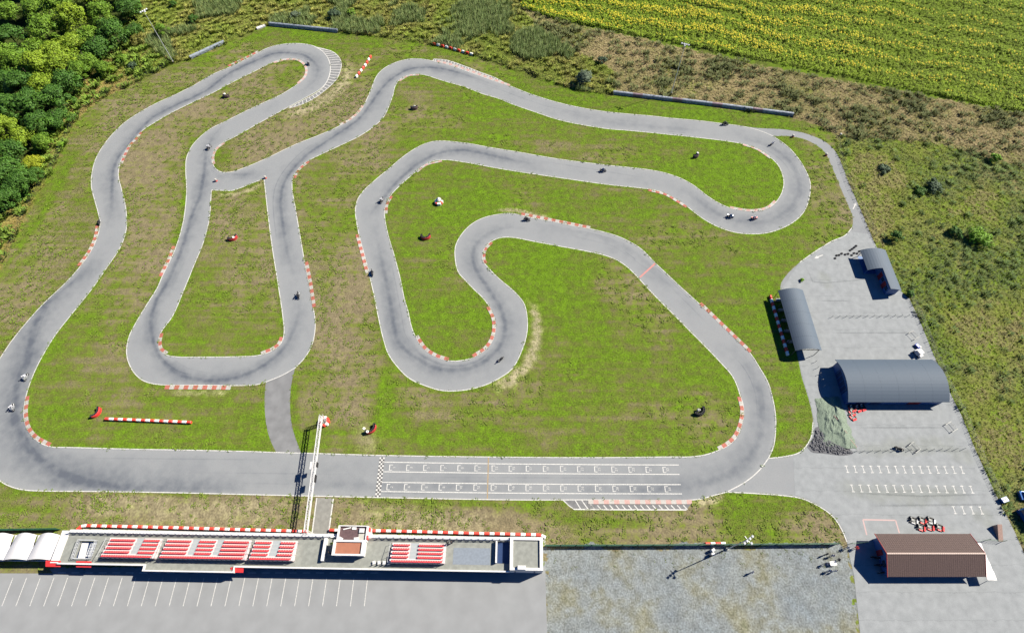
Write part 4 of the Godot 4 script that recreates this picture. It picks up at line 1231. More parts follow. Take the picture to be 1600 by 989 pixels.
func trunk(h: float, r: float, sd: int) -> ArrayMesh:
	var q := RandomNumberGenerator.new()
	q.seed = sd
	var m := MB.new()
	m.tube(Vector3(0, -0.1, 0), Vector3(0.1, h * 0.55, 0.05), r, r * 0.7, 7, false)
	m.tube(Vector3(0.1, h * 0.55, 0.05), Vector3(0, h, 0), r * 0.7, r * 0.25, 6)
	for k in 6:
		var a := k * 1.1 + q.randf()
		var y := h * q.randf_range(0.35, 0.75)
		m.tube(Vector3(0.05, y, 0), Vector3(cos(a) * h * 0.3, y + h * 0.25, sin(a) * h * 0.3), r * 0.4, r * 0.12, 5)
	return m.mesh()

func trees(q: RandomNumberGenerator) -> void:
	var dark := [Color(0.018, 0.075, 0.003), Color(0.04, 0.12, 0.005), Color(0.085, 0.165, 0.008)]
	var mid := [Color(0.062, 0.15, 0.004), Color(0.105, 0.20, 0.006), Color(0.15, 0.23, 0.012)]
	var bright := [Color(0.115, 0.205, 0.004), Color(0.165, 0.25, 0.007), Color(0.22, 0.28, 0.012)]
	var yellow := [Color(0.22, 0.27, 0.006), Color(0.28, 0.29, 0.01), Color(0.16, 0.24, 0.008)]
	var pals := [dark, mid, bright, yellow]
	var tones := ["dark green", "mid green", "bright yellowish green", "yellow tinged"]
	var crowns := []
	for p in 4:
		var row := []
		for k in 3: row.append(crown(100 + p * 10 + k, 4.9, 0.8, 9.6 - k * 1.1, 26 + k * 5, 4600, 0.27, pals[p]))
		crowns.append(row)
	var trunks := [trunk(7.5, 0.24, 1), trunk(6.8, 0.2, 2)]
	# x, z of the trunk from the plan, tone (0 dark .. 3 yellow), scale
	var W := [[Vector2(-160.22, -166.77), 0, 1.0], [Vector2(-150.87, -170.03), 1, 1.0], [Vector2(-142.75, -175.36), 2, 1.15], [Vector2(-135.77, -178.76), 1, 0.9], [Vector2(-129.32, -170.03), 0, 1.0], [Vector2(-132.35, -163.57), 0, 1.0], [Vector2(-140.58, -164.85), 2, 0.95], [Vector2(-144.28, -159.81), 2, 0.9], [Vector2(-151.51, -161.68), 1, 0.95], [Vector2(-150.93, -182.24), 1, 1.0], [Vector2(-160.73, -183.64), 1, 1.0], [Vector2(-168.7, -182.24), 1, 1.0], [Vector2(-128.93, -183.64), 0, 0.95], [Vector2(-134.92, -192.31), 0, 1.0], [Vector2(-144.49, -190.84), 2, 1.0], [Vector2(-156.62, -196.03), 1, 1.0], [Vector2(-169.24, -197.54), 1, 1.0], [Vector2(-178.9, -195.28), 1, 1.0],
		[Vector2(-153.44, -154.91), 1, 1.0], [Vector2(-145.93, -153.11), 2, 0.95], [Vector2(-140.16, -155.52), 2, 1.0], [Vector2(-159.09, -157.34), 1, 1.0], [Vector2(-154.39, -147.23), 0, 1.0], [Vector2(-147.32, -144.36), 0, 1.0], [Vector2(-141.77, -144.93), 2, 0.9], [Vector2(-135.28, -139.32), 0, 0.9], [Vector2(-134.88, -146.08), 0, 0.95], [Vector2(-141.12, -136.04), 0, 1.0], [Vector2(-146.43, -134.43), 0, 1.0], [Vector2(-133.22, -132.3), 0, 0.75], [Vector2(-144.47, -125.81), 2, 0.85], [Vector2(-139.33, -124.04), 2, 0.8], [Vector2(-136.16, -128.63), 0, 0.85], [Vector2(-133.27, -122.54), 1, 0.65], [Vector2(-139.77, -117.63), 0, 0.9], [Vector2(-133.42, -115.23), 3, 0.6], [Vector2(-137.68, -110.54), 0, 0.9], [Vector2(-132.48, -107.34), 0, 0.75], [Vector2(-134.08, -102.44), 0, 0.75], [Vector2(-131.08, -110.54), 0, 0.55], [Vector2(-137.32, -168.72), 1, 0.95], [Vector2(-133.68, -157.34), 1, 0.85], [Vector2(-134.01, -151.92), 1, 0.7], [Vector2(-128.2, -154.91), 1, 0.55], [Vector2(-124.85, -174.01), 0, 0.7], [Vector2(-170.72, -169.04), 0, 1.0], [Vector2(-164.97, -154.91), 0, 1.0], [Vector2(-157.84, -140.43), 1, 1.0], [Vector2(-150.68, -125.81), 0, 1.0], [Vector2(-145, -113.57), 0, 1.0], [Vector2(-138.22, -101.13), 1, 0.9], [Vector2(-180.83, -184.35), 1, 1.0]]
	W.sort_custom(func(a, b): return a[0].y + a[0].x * 0.35 > b[0].y + b[0].x * 0.35)
	var rank := {}
	pass
	var side := ["at the far left edge", "in the left part", "in the middle", "in the right part", "at the right end"]
	for w in W:
		var u: float = 800.0 + 925.0 * w[0].x / (0.5195 * -w[0].y + 0.8545 * 125.0)
		var sidx := clampi(int((u + 30.0) / 48.0), 0, 4)
		var key := "%d_%d" % [w[1], sidx]
		rank[key] = rank.get(key, -1) + 1
		var label := "%s tree %s of wood, %s from track" % [tones[w[1]], side[sidx], nth(rank[key])]
		var o := thing("broadleaf_tree", label, "tree", Vector3(w[0].x, 0, w[0].y), q.randf() * TAU, "broadleaf trees of the wood")
		var s: float = w[2] * q.randf_range(0.92, 1.08)
		part("trunk", trunks[q.randi() % 2], M.bark, o).scale = Vector3(s, s, s)
		part("crown", crowns[w[1]][q.randi() % 3], M.leaf, o).scale = Vector3(s, s * q.randf_range(0.9, 1.1), s)
	# bushes that stand alone
	var willow := [Color(0.062, 0.098, 0.060), Color(0.10, 0.14, 0.085), Color(0.15, 0.18, 0.12)]
	var teal := [Color(0.035, 0.07, 0.035), Color(0.05, 0.095, 0.045), Color(0.09, 0.12, 0.06)]
	var olive := [Color(0.11, 0.13, 0.015), Color(0.15, 0.15, 0.02), Color(0.17, 0.13, 0.03)]
	var lime := [Color(0.10, 0.23, 0.006), Color(0.14, 0.28, 0.010), Color(0.19, 0.31, 0.02)]
	var B := [[Vector2(22.26, -150.86), 3.4, 4.6, willow, "round grey green willow bush beside the northern straight"], [Vector2(28.87, -160.62), 1.6, 2.3, teal, "small dark bush standing alone behind the willow bush"], [Vector2(-60.66, -184.61), 2.4, 3.0, teal, "blue green bush above the long blue banner wall"], [Vector2(-55.09, -185.32), 1.9, 2.6, mid, "green bush right of the blue green bush"], [Vector2(-74.05, -183.9), 1.8, 2.4, willow, "pale grey green bush above the left end of the long banner wall"], [Vector2(-108.09, -181.79), 1.8, 2.6, dark, "small dark bush in the wild grass right of the tall lamp mast"], [Vector2(-117.36, -190.38), 1.6, 2.2, dark, "small green bush at the upper edge behind the lamp mast"], [Vector2(-115.7, -174.21), 2.4, 4.4, mid, "slender green tree right behind the tall lamp mast"], [Vector2(-122.93, -170.91), 3.2, 3.2, olive, "yellowish olive bush left of the tall lamp mast"], [Vector2(-125.1, -161.25), 2.2, 2.4, mid, "low green bush between the wood and the lamp mast"], [Vector2(-127.45, -156.29), 1.7, 1.9, bright, "bright low bush at the edge of the wood"], [Vector2(-120.98, -158.14), 1.7, 2.0, teal, "grey green bush in front of the olive bush"], [Vector2(136.72, -118.08), 1.7, 2.6, lime, "bright green small tree alone in the eastern meadow"], [Vector2(120.36, -90.43), 3.3, 3.2, lime, "large bright green bush in the eastern meadow"], [Vector2(116.03, -108.15), 2.6, 1.9, teal, "low bluish green bush in the meadow above the two dark ones"], [Vector2(111.6, -106.56), 1.9, 1.4, dark, "low dark bush left of the bluish green bush in the meadow"], [Vector2(104.51, -114.7), 2.0, 1.3, teal, "flat bluish green bush in the meadow right of the pit lane"], [Vector2(115.54, -92.48), 2.0, 2.2, dark, "dark bush left of the large bright bush in the meadow"], [Vector2(99.33, -90.84), 1.9, 3.0, dark, "dark bush behind the small blue building"], [Vector2(97.37, -73.88), 1.1, 1.5, dark, "very small dark bush at the corner of the small blue building"], [Vector2(-130, -124.04), 1.3, 1.4, lime, "fresh green bush on the fence line west of the track"], [Vector2(-132.64, -105.18), 1.6, 1.8, dark, "low dark bush at the lower tip of the wood"], [Vector2(72.12, -78.06), 0.5, 0.7, lime, "tiny green shrub at the edge of the paddock asphalt"]]
	var kk := 0
	for b in B:
		kk += 1
		var o := thing("bush", b[4], "tree" if "tree" in b[4] else "bush", Vector3(b[0].x, 0, b[0].y), q.randf() * TAU)
		var big: float = b[1]
		part("stem", trunk(b[2] * 0.7, 0.05 + big * 0.02, kk), M.bark, o)
		part("foliage", crown(300 + kk, big, 0.15, b[2], 9 + int(big * 2), int(380 * big + 200), 0.15 + big * 0.03, b[3]), M.leaf, o)

# ---------------------------------------------------------------- buildings
const STAND_AT := Vector3(-85.05, 0, -18.93)
const STAND_TURN := -0.0164

func gl(x: float, y: float, z: float) -> Vector3:      # a place in the grandstand's own axes
	return STAND_AT + Basis(Vector3.UP, STAND_TURN) * Vector3(x, y, z)

func rect_prism(m: MB, x0: float, x1: float, z0: float, z1: float, y0: float, y1: float) -> void:
	m.bx((x0 + x1) / 2, (y0 + y1) / 2, (z0 + z1) / 2, x1 - x0, y1 - y0, z1 - z0)

func structures() -> void:
	grandstand()
	tribunes()
	canopy_tents()
	halls()
	fences()
	gantry()
	masts()

func grandstand() -> void:
	var o := thing("grandstand_building", "long low grandstand building with pale roof terrace below the start straight", "building", STAND_AT, STAND_TURN)
	var b := MB.new()
	rect_prism(b, 0.2, 90.6, 0.3, 5.0, 0, 3.1)
	rect_prism(b, 16.9, 33.0, 5.0, 5.9, 0, 3.1)
	part("wall", b, M.navy, o)
	for r in [[0, 2.8, 0, 5.4], [2.8, 5.9, 0, 1.5], [2.8, 5.9, 4.5, 5.4], [5.9, 82.3, 0, 5.35], [82.3, 84.7, 0, 0.3], [82.3, 84.7, 4.1, 5.35], [16.6, 33.2, 5.352, 6.3]]:
		var s := MB.new()
		rect_prism(s, r[0], r[1], r[2], r[3], 3.1, 3.4)
		part("deck_slab", s, M.concrete, o)
	# parapets
	for r in [[0.0, 84.8, -0.5, 0.12, 3.0, 3.62], [-1.5, 0.0, -0.3, 5.4, 2.8, 3.55], [0, 16.6, 5.352, 5.6, 3.0, 3.8], [16.35, 16.6, 5.6, 6.302, 3.0, 3.8], [16.35, 33.4, 6.302, 6.52, 3.0, 3.8], [33.2, 33.4, 5.6, 6.302, 3.0, 3.8], [33.2, 84.7, 5.352, 5.6, 3.0, 3.8]]:
		var p := MB.new()
		rect_prism(p, r[0], r[1], r[2], r[3], r[4], r[5])
		part("parapet", p, M.white, o)
	for k in 24:                                   # windows and pillars of the back front
		var w := MB.new()
		var x := 1.6 + k * 3.7
		var z := 5.93 if x > 17 and x < 31 else 5.03
		w.bx(x + 1.0, 1.7, z, 2.4, 1.5, 0.06)
		part("window", w, M.glass, o)
	for k in 25:
		var w := MB.new()
		w.bx(0.6 + k * 3.7, 1.55, 5.15 if k < 5 or k > 8 else 6.05, 0.3, 3.1, 0.3)
		part("pillar", w, M.blue_wall, o)
	# railing along the front edge
	var xs := 0.4
	while xs < 84.0:
		if not (xs > 50.5 and xs < 58.5):
			var q := MB.new()
			q.bar(Vector3(xs, 3.62, 0.0), Vector3(xs, 4.75, 0.0), 0.09)
			q.bar(Vector3(xs, 4.7, 0.0), Vector3(xs + 1.25, 3.75, 0.0), 0.06)
			part("railing_post", q, M.galv, o)
		xs += 1.35
	var rl := MB.new()
	for y in [3.85, 4.3, 4.75]:
		rl.bar(Vector3(0.2, y, 0.01), Vector3(50.4, y, 0.01), 0.06)
		rl.bar(Vector3(58.4, y, 0.01), Vector3(84.4, y, 0.01), 0.06)
	part("railing", rl, M.galv, o)
	# awnings on the back edge, screen walls, stair pit, mat
	for r in [[-2.4, 0.4, 5.5, 1.1], [3.4, 6.2, 5.5, 1.1], [32.6, 35.0, 6.0, 0.9]]:
		var a := MB.new()
		a.box(Transform3D(Basis(Vector3.RIGHT, 0.5), Vector3((r[0] + r[1]) / 2, 3.35, r[2])), Vector3(r[1] - r[0], 0.08, r[3]))
		part("awning", a, M.red, o)
	var sw := MB.new()
	rect_prism(sw, 49.4, 49.95, 0.3, 4.3, 3.4, 4.35)
	part("screen_wall", sw, M.white, o)
	var sw2 := MB.new()
	rect_prism(sw2, 82.0, 82.3, 0.3, 4.1, 3.4, 4.35)
	part("screen_wall", sw2, M.white, o)
	var mt := MB.new()
	rect_prism(mt, 74.0, 81.0, 1.5, 4.4, 3.402, 3.415)
	part("grey_mat", mt, M.grey_mat, o)
	# stair opening at the western end
	var fr := MB.new()
	for s in [[2.7, 1.4, 6.0, 1.4], [2.7, 4.6, 6.0, 4.6], [2.7, 1.4, 2.7, 4.6], [6.0, 1.4, 6.0, 4.6]]:
		for y in [3.75, 4.1, 4.45]: fr.bar(Vector3(s[0], y, s[1]), Vector3(s[2], y, s[3]), 0.06)
	for k in 6:
		for x in [2.7, 6.0]: fr.bar(Vector3(x, 3.4, 1.4 + k * 0.64), Vector3(x, 4.45, 1.4 + k * 0.64), 0.05)
	part("stair_railing", fr, M.galv, o)
	var fl := MB.new()
	fl.box(Transform3D(Basis(Vector3.RIGHT, 0.18), Vector3(3.85, 3.42, 3.2)), Vector3(1.3, 0.06, 2.7))
	part("stair_cover", fl, M.white, o)
	for k in 6:
		var st := MB.new()
		st.bx(5.2, 3.16 + k * 0.03, 1.9 + k * 0.42, 1.2, 0.06, 0.36)
		part("step", st, M.galv, o)
	# eastern block
	var eb := MB.new()
	rect_prism(eb, 84.72, 90.9, -0.45, 5.3, 0, 4.2)
	part("end_block", eb, M.white, o)
	var er := MB.new()
	rect_prism(er, 85.3, 90.3, 0.1, 4.85, 4.2, 4.22)
	part("end_block_roof", er, M.concrete, o)
	for r in [[84.72, 90.9, -0.45, 0.1], [84.72, 90.9, 4.85, 5.3], [84.72, 85.3, 0.1, 4.85], [90.3, 90.9, 0.1, 4.85]]:
		var p := MB.new()
		rect_prism(p, r[0], r[1], r[2], r[3], 4.202, 4.6)
		part("end_block_parapet", p, M.white, o)
	var ac := MB.new()
	ac.bev(Transform3D(Basis(), Vector3(86.9, 4.75, 4.9)), Vector3(1.5, 0.9, 0.7), 0.05)
	part("air_conditioner", ac, M.white, o)
	# control tower
	var t := thing("control_tower", "small white control tower with an orange flat roof on the grandstand", "tower", gl(51.8, 0, -1.95), STAND_TURN)
	var lb := MB.new()
	rect_prism(lb, 0, 5.7, 0, 2.85, 0, 4.1)
	part("front_block", lb, M.white, t)
	var lr := MB.new()
	rect_prism(lr, 0.3, 5.4, 0.15, 2.84, 4.102, 4.12)
	part("front_roof", lr, M.maroon, t)
	for r in [[-0.02, 0.3, 0, 2.86], [5.4, 5.72, 0, 2.86], [0.3, 5.4, -0.02, 0.14]]:
		var p := MB.new()
		rect_prism(p, r[0], r[1], r[2], r[3], 4.1, 4.55)
		part("front_parapet", p, M.white, t)
	for r in [[0.9, 2.4, 0.5, 0.2, 0.25], [2.6, 3.4, 0.45, 0.5, 0.0], [3.2, 4.1, 2.3, 0.5, 0.1], [0.3, 1.1, 2.3, 0.45, -0.4]]:
		var p := MB.new()
		p.box(Transform3D(Basis(Vector3.UP, r[4]), Vector3((r[0] + r[1]) / 2, 4.2, r[2])), Vector3(r[1] - r[0], 0.16, r[3]))
		part("white_panel", p, M.white, t)
	var hatch := MB.new()
	hatch.bev(Transform3D(Basis(), Vector3(4.5, 4.3, 0.85)), Vector3(0.95, 0.4, 0.8), 0.05)
	part("roof_hatch", hatch, M.galv, t)
	var pale := MB.new()
	rect_prism(pale, 4.0, 5.38, 1.4, 2.8, 4.122, 4.2)
	part("pale_step", pale, M.pale, t)
	var ub := MB.new()
	rect_prism(ub, 0.1, 5.6, 2.87, 5.35, 3.4, 5.6)
	part("upper_block", ub, M.white, t)
	var ur := MB.new()
	rect_prism(ur, 0.4, 5.3, 3.15, 5.1, 5.6, 5.62)
	part("upper_roof", ur, M.orange, t)
	for r in [[-0.1, 0.35, 2.75, 5.45], [5.25, 5.8, 2.75, 5.45], [0.35, 5.25, 2.75, 3.1], [0.35, 5.25, 5.15, 5.45]]:
		var p := MB.new()
		rect_prism(p, r[0], r[1], r[2], r[3], 5.6, 5.95)
		part("upper_parapet", p, M.white, t)
	var uw := MB.new()
	rect_prism(uw, 1.5, 4.4, 5.352, 5.42, 4.1, 5.2)
	part("window", uw, M.blue_wall, t)
	for k in 3:
		var p := MB.new()
		p.bx(5.78, 3.2 + k * 0.4, 0.5 + k * 0.8, 0.08, 1.4, 0.7)
		part("red_panel", p, M.red if k != 1 else M.white, t)

func tribunes() -> void:
	var spec := [
		[8.2, 18.2, [[8.65, 13.4], [15.0, 18.1]], "westernmost block of red spectator seats on the terrace"],
		[19.2, 35.3, [[19.5, 24.15], [25.65, 28.85], [30.3, 35.1]], "widest block of red spectator seats with two aisles"],
		[36.0, 44.2, [[36.3, 39.45], [41.15, 44.0]], "block of red spectator seats left of the control tower"],
		[62.3, 72.5, [[62.6, 65.8], [67.45, 72.2]], "block of red spectator seats right of the control tower"]]
	var pan := MB.new()
	pan.bev(Transform3D(Basis(), Vector3(0, 0.36, 0.0)), Vector3(0.38, 0.1, 0.32), 0.03)
	pan.box(Transform3D(Basis(Vector3.RIGHT, 0.1), Vector3(0, 0.53, 0.17)), Vector3(0.38, 0.3, 0.05))
	pan.bx(0, 0.15, 0.1, 0.06, 0.3, 0.06)
	var seat_mesh := pan.mesh()
	for s in spec:
		var w: float = s[1] - s[0]
		var o := thing("seat_tribune", s[3], "grandstand seats", gl(s[0], 3.4, 0.85), STAND_TURN, "blocks of red seats on the roof terrace")
		for r in 5:
			var m := MB.new()
			m.bx(w / 2, 0.08 + r * 0.12, 0.36 + r * 0.72, w, 0.16 + r * 0.24, 0.72)
			part("platform", m, M.platform, o)
		var n := 0
		for r in 5:
			var segs: Array = s[2] if r < 4 else [[s[0] + 0.3, s[1] - 0.3]]
			for g in segs:
				var k := int(round((g[1] - g[0]) / 0.45))
				for i in k:
					var c := MeshInstance3D.new()
					c.mesh = seat_mesh
					c.material_override = M.seat_red
					c.name = parts_fast("seat", n)
					n += 1
					o.add_child(c, true)
					c.position = Vector3(g[0] - s[0] + (i + 0.5) * (g[1] - g[0]) / k, 0.16 + r * 0.24, 0.4 + r * 0.72)
		var bk := MB.new()
		for k in int(w / 0.9) + 1: bk.bar(Vector3(k * 0.9, 0, 3.7), Vector3(k * 0.9, 1.6, 3.62), 0.06)
		bk.bar(Vector3(0, 1.6, 3.62), Vector3(w, 1.6, 3.62), 0.06)
		part("back_frame", bk, M.dark_steel, o)
		var al := MB.new()
		for k in s[2].size() - 1:
			var a0: float = s[2][k][1] - s[0] + 0.05
			var a1: float = s[2][k + 1][0] - s[0] - 0.05
			for r in 4: al.bx((a0 + a1) / 2, 0.17 + r * 0.24, 0.36 + r * 0.72, a1 - a0, 0.02, 0.7)
		part("aisle", al, M.galv_matt, o)
		var hr := MB.new()
		for x in [-0.25, w + 0.2]:
			hr.bar(Vector3(x, 1.0, 0.2), Vector3(x, 1.9, 3.6), 0.05)
			for k in 4: hr.bar(Vector3(x, 0, 0.3 + k * 1.05), Vector3(x, 1.03 + k * 0.28, 0.3 + k * 1.05), 0.04)
		part("handrail", hr, M.galv, o)

func canopy_tents() -> void:
	var o := thing("membrane_canopy", "row of white tensile membrane canopies left of the grandstand", "canopy", Vector3(-87.2, 0, -18.75))
	for k in 8:
		var m := MB.new()
		var x0 := -4.45 * (k + 1) + 0.2
		for i in 12:
			for j in 8:
				var q := []
				for c in [[0, 0], [1, 0], [1, 1], [0, 1]]:
					var u: float = (i + c[0]) / 12.0
					var v: float = (j + c[1]) / 8.0
					var y := 2.7 + 1.15 * pow(sin(PI * clampf(u * 0.94 + 0.03 + (v - 0.5) * 0.22, 0.0, 1.0)), 0.8) * (0.55 + 0.45 * cos((v - 0.45) * 2.6))
					q.append(Vector3(x0 + u * 4.45, y, 0.25 - 0.35 * sin(PI * u) + v * 4.4 + 0.2 * sin(PI * u) * v))
				m.quad(q[3], q[2], q[1], q[0])
		part("membrane", m, M.membrane, o)
		for z in [0.3, 4.5]:
			var p := MB.new()
			p.tube(Vector3(x0, 0, z), Vector3(x0, 2.9, z), 0.07, 0.06, 7)
			part("post", p, M.galv, o)
	var e := MB.new()
	e.bar(Vector3(-36, 2.62, 4.72), Vector3(0.3, 2.62, 4.72), 0.12, 0.3)
	part("edge_beam", e, M.navy, o)
	var lawn := MB.new()
	lawn.uvr = Rect2(GX, GZ, GW, GD)
	lawn.poly(v2([-129.4,-13.8,-89.96,-13.8,-87.81,-12.12,-128.48,-12.23]), 0.04)
	struct("grass_strip", lawn, M.ground, "narrow green strip between the canopies and the parking bays")

func barrel(m: MB, w: float, l: float, eave: float, rise: float, th: float, k := 14) -> void:   # roof arched across x, running along z
	for i in k:
		var t0 := float(i) / k
		var t1 := float(i + 1) / k
		var a := Vector3(t0 * w, eave + rise * (1 - pow(2 * t0 - 1, 2)), 0)
		var b := Vector3(t1 * w, eave + rise * (1 - pow(2 * t1 - 1, 2)), 0)
		var dz := Vector3(0, 0, l)
		var dy := Vector3(0, th, 0)
		m.quad(a + dz, b + dz, b, a)
		m.quad(a - dy, b - dy, b + dz - dy, a + dz - dy)
		m.quad(a - dy + dz, b - dy + dz, b + dz, a + dz)
		m.quad(b - dy, a - dy, a, b)
	var A := Vector3(0, eave, 0)
	var B := Vector3(w, eave, 0)
	m.quad(A - Vector3(0, th, 0), A - Vector3(0, th, -l), A + Vector3(0, 0, l), A)
	m.quad(B - Vector3(0, th, -l), B - Vector3(0, th, 0), B, B + Vector3(0, 0, l))

func halls() -> void:
	# the large blue hall
	var c := thing("blue_hall", "large blue hall with an arched slate grey roof in the paddock", "building", Vector3(72.9, 0, -55.5), 0.0)
	var bd := MB.new()
	rect_prism(bd, 0.5, 21.5, 0.5, 9.6, 0, 2.55)
	part("wall", bd, M.blue_wall, c)
	for x in [0.5, 21.42]:
		var gable := MB.new()
		var pts := PackedVector2Array([Vector2(0.5, 2.55)])
		for k in 13: pts.push_back(Vector2(0.5 + 9.1 * k / 12.0, 2.56 + 1.75 * (1 - pow(2 * k / 12.0 - 1, 2))))
		pts.push_back(Vector2(9.6, 2.55))
		gable.side(pts, Transform3D(), x, x + 0.08)
		part("gable", gable, M.blue_wall, c)
	for k in 6:                                       # roofing sheets laid side by side
		var r := MB.new()
		barrel(r, 10.05, 3.655, 2.6, 1.9, 0.12)
		var n := part("roof_sheet", r, M.slate, c)
		n.transform = Transform3D(Basis(Vector3(0, 0, 1), Vector3.UP, Vector3(-1, 0, 0)), Vector3(3.67 * (k + 1) - 0.01, 0.003 * (k % 2), 0))
	for k in 3:
		var d := MB.new()
		d.bx([4.0, 7.0, 15.5][k], 1.25, 9.63, [2.2, 2.2, 2.6][k], 2.4, 0.08)
		part("door", d, M.navy if k < 2 else M.dark_red, c)
	var wd := MB.new()
	wd.bx(0.47, 1.4, 4.9, 0.06, 2.4, 5.0)
	part("gate", wd, M.navy, c)
	for k in 5:
		var w := MB.new()
		w.bx(0.42, 1.4, 2.7 + k * 1.1, 0.05, 2.5, 0.12)
		part("gate_bar", w, M.blue_wall, c)
	# the small blue building with the porch
	var a := thing("blue_kiosk", "small blue building with an arched grey roof and a porch at the paddock entrance", "building", Vector3(87.95, 0, -85.7), 0.0)
	var ab := MB.new()
	rect_prism(ab, 3.5, 6.1, 0.3, 11.6, 0, 2.4)
	rect_prism(ab, 3.5, 3.7, 0.3, 11.6, 2.4, 3.15)
	rect_prism(ab, 3.7, 5.0, 11.4, 11.6, 2.4, 2.95)
	rect_prism(ab, 0.4, 3.5, 0.3, 5.6, 0, 0.04)
	part("wall", ab, M.blue_wall, a)
	var r1 := MB.new()
	half_barrel(r1, 0.0, 6.4, 0.0, 6.0, 6.4)
	part("porch_roof", r1, M.slate, a)
	var r2 := MB.new()
	half_barrel(r2, 3.25, 6.4, 6.003, 12.0, 6.4)
	part("roof", r2, M.slate, a)
	for z in [0.4, 5.7]:
		var p := MB.new()
		p.bx(0.35, 1.15, z, 0.12, 2.3, 0.12)
		part("porch_post", p, M.blue_wall, a)
	for k in 2:
		var d := MB.new()
		d.bx(3.46, 1.1, 6.9 + k * 2.6, 0.08, 2.1, 1.2)
		part("door", d, M.dark_red, a)
		var w := MB.new()
		w.bx(3.46, 1.5, 8.2 + k * 2.5, 0.08, 0.9, 0.9)
		part("window", w, M.glass, a)
	a.rotation.y = 0.0
	# the open shelter
	var P: Vector2 = Vector2(63.61, -73.38)
	var Q: Vector2 = Vector2(63.82, -57.45)
	var turn := atan2((Q - P).x, (Q - P).y)
	var b := thing("open_shelter", "open shelter with an arched grey roof on steel posts beside the grass", "shelter", Vector3(P.x, 0, P.y), turn)
	var L := P.distance_to(Q)
	for k in 5:
		var r := MB.new()
		barrel(r, 6.0, L / 5.0 - 0.02, 3.0, 1.15, 0.08)
		var n := part("roof_sheet", r, M.slate, b)
		n.position = Vector3(0.5, 0.003 * (k % 2), k * L / 5.0)
	for k in 6:
		var z := 0.2 + k * (L - 0.4) / 5.0
		for x in [0.6, 6.0]:
			var p := MB.new()
			p.bar(Vector3(x, 0, z), Vector3(x, 3.0, z), 0.1)
			part("post", p, M.dark_steel, b)
		var tr := MB.new()
		tr.bar(Vector3(0.6, 2.9, z), Vector3(6.0, 2.9, z), 0.08)
		for j in 6:
			var x0 := 0.6 + j * 0.9
			tr.bar(Vector3(x0, 2.9, z), Vector3(x0 + 0.45, 2.85 + 1.1 * (1 - pow((x0 + 0.45 - 3.3) / 2.7, 2)), z), 0.05)
			tr.bar(Vector3(x0 + 0.45, 2.85 + 1.1 * (1 - pow((x0 + 0.45 - 3.3) / 2.7, 2)), z), Vector3(x0 + 0.9, 2.9, z), 0.05)
		part("truss", tr, M.dark_steel, b)
	for k in 5:
		var s := MB.new()
		s.box(Transform3D(Basis(), Vector3(1.2, 0.5, 1.2 + k * 2.8)), Vector3(1.4, 0.9, 0.4))
		part("bench", s, M.steel, b)
	# the brown roofed house at the lower right
	var d := thing("brown_roofed_house", "house with a brown metal tile gable roof and blue walls at the lower right", "house", Vector3(70.2, 0, -18.8), 0.0)
	var db := MB.new()
	rect_prism(db, 0.7, 17.8, 0.6, 6.9, 0, 2.5)
	part("wall", db, M.blue_wall, d)
	for x in [0.7, 17.72]:
		var gb := MB.new()
		gb.side(PackedVector2Array([Vector2(0.6, 2.5), Vector2(6.9, 2.5), Vector2(3.75, 4.35)]), Transform3D(), x, x + 0.08)
		part("gable", gb, M.blue_wall, d)
	var slope := atan2(2.0, 3.75)
	for sd in 2:
		var rf := part("roof", slab(18.4, 4.2, slope, sd), M.brown_roof, d)
		for k in 10:
			var t := MB.new()
			var f := (k + 0.5) / 10.0
			var z := 3.75 - 3.75 * (1 - f) if sd == 0 else 3.75 + 3.75 * (1 - f)
			var y := 2.52 + 2.0 * f
			for i in 46:
				t.box(Transform3D(Basis(Vector3.RIGHT, (slope if sd == 1 else -slope) + (0.06 if sd == 1 else -0.06)), Vector3(0.2 + i * 0.4, y + 0.05, z)), Vector3(0.37, 0.035, 0.43))
			part("tile_course", t, M.brown_roof, rf)
	var rc := MB.new()
	for k in 46: rc.bx(0.2 + k * 0.4, 4.64, 3.75, 0.37, 0.07, 0.26)
	part("ridge_cap", rc, M.pale_brown, d)
	for x in [-0.03, 18.43]:
		var vg := MB.new()
		vg.bar(Vector3(x, 2.55, -0.05), Vector3(x, 4.6, 3.75), 0.05, 0.16)
		vg.bar(Vector3(x, 4.6, 3.75), Vector3(x, 2.55, 7.55), 0.05, 0.16)
		part("verge_board", vg, M.cover_red, d)
	var dr := MB.new()
	dr.bx(0.66, 1.1, 3.2, 0.08, 2.1, 1.0)
	part("door", dr, M.dark_red, d)
	var wn := MB.new()
	wn.bx(0.66, 1.5, 5.2, 0.08, 1.0, 1.2)
	part("window", wn, M.glass, d)
	var cn := thing("white_awning", "narrow white awning along the right end of the brown roofed house", "awning", Vector3(88.4, 0, -17.6))
	for k in 4:
		var p := MB.new()
		p.box(Transform3D(Basis(Vector3.FORWARD, 0.12), Vector3(1.0 + k * 0.12, 2.3, 1.2 + k * 1.62)), Vector3(1.9, 0.05, 1.58))
		part("awning_sheet", p, M.white, cn)
	for z in [0.5, 3.4, 6.8]:
		var p := MB.new()
		p.bar(Vector3(1.9, 0, z), Vector3(1.9, 2.2, z), 0.07)
		part("post", p, M.galv, cn)

func slab(w: float, l: float, slope: float, sd: int) -> MB:
	var m := MB.new()
	var z := 1.86 if sd == 0 else 5.64
	m.box(Transform3D(Basis(Vector3.RIGHT, -slope if sd == 0 else slope), Vector3(w / 2, 3.5, z)), Vector3(w, 0.08, l))
	return m

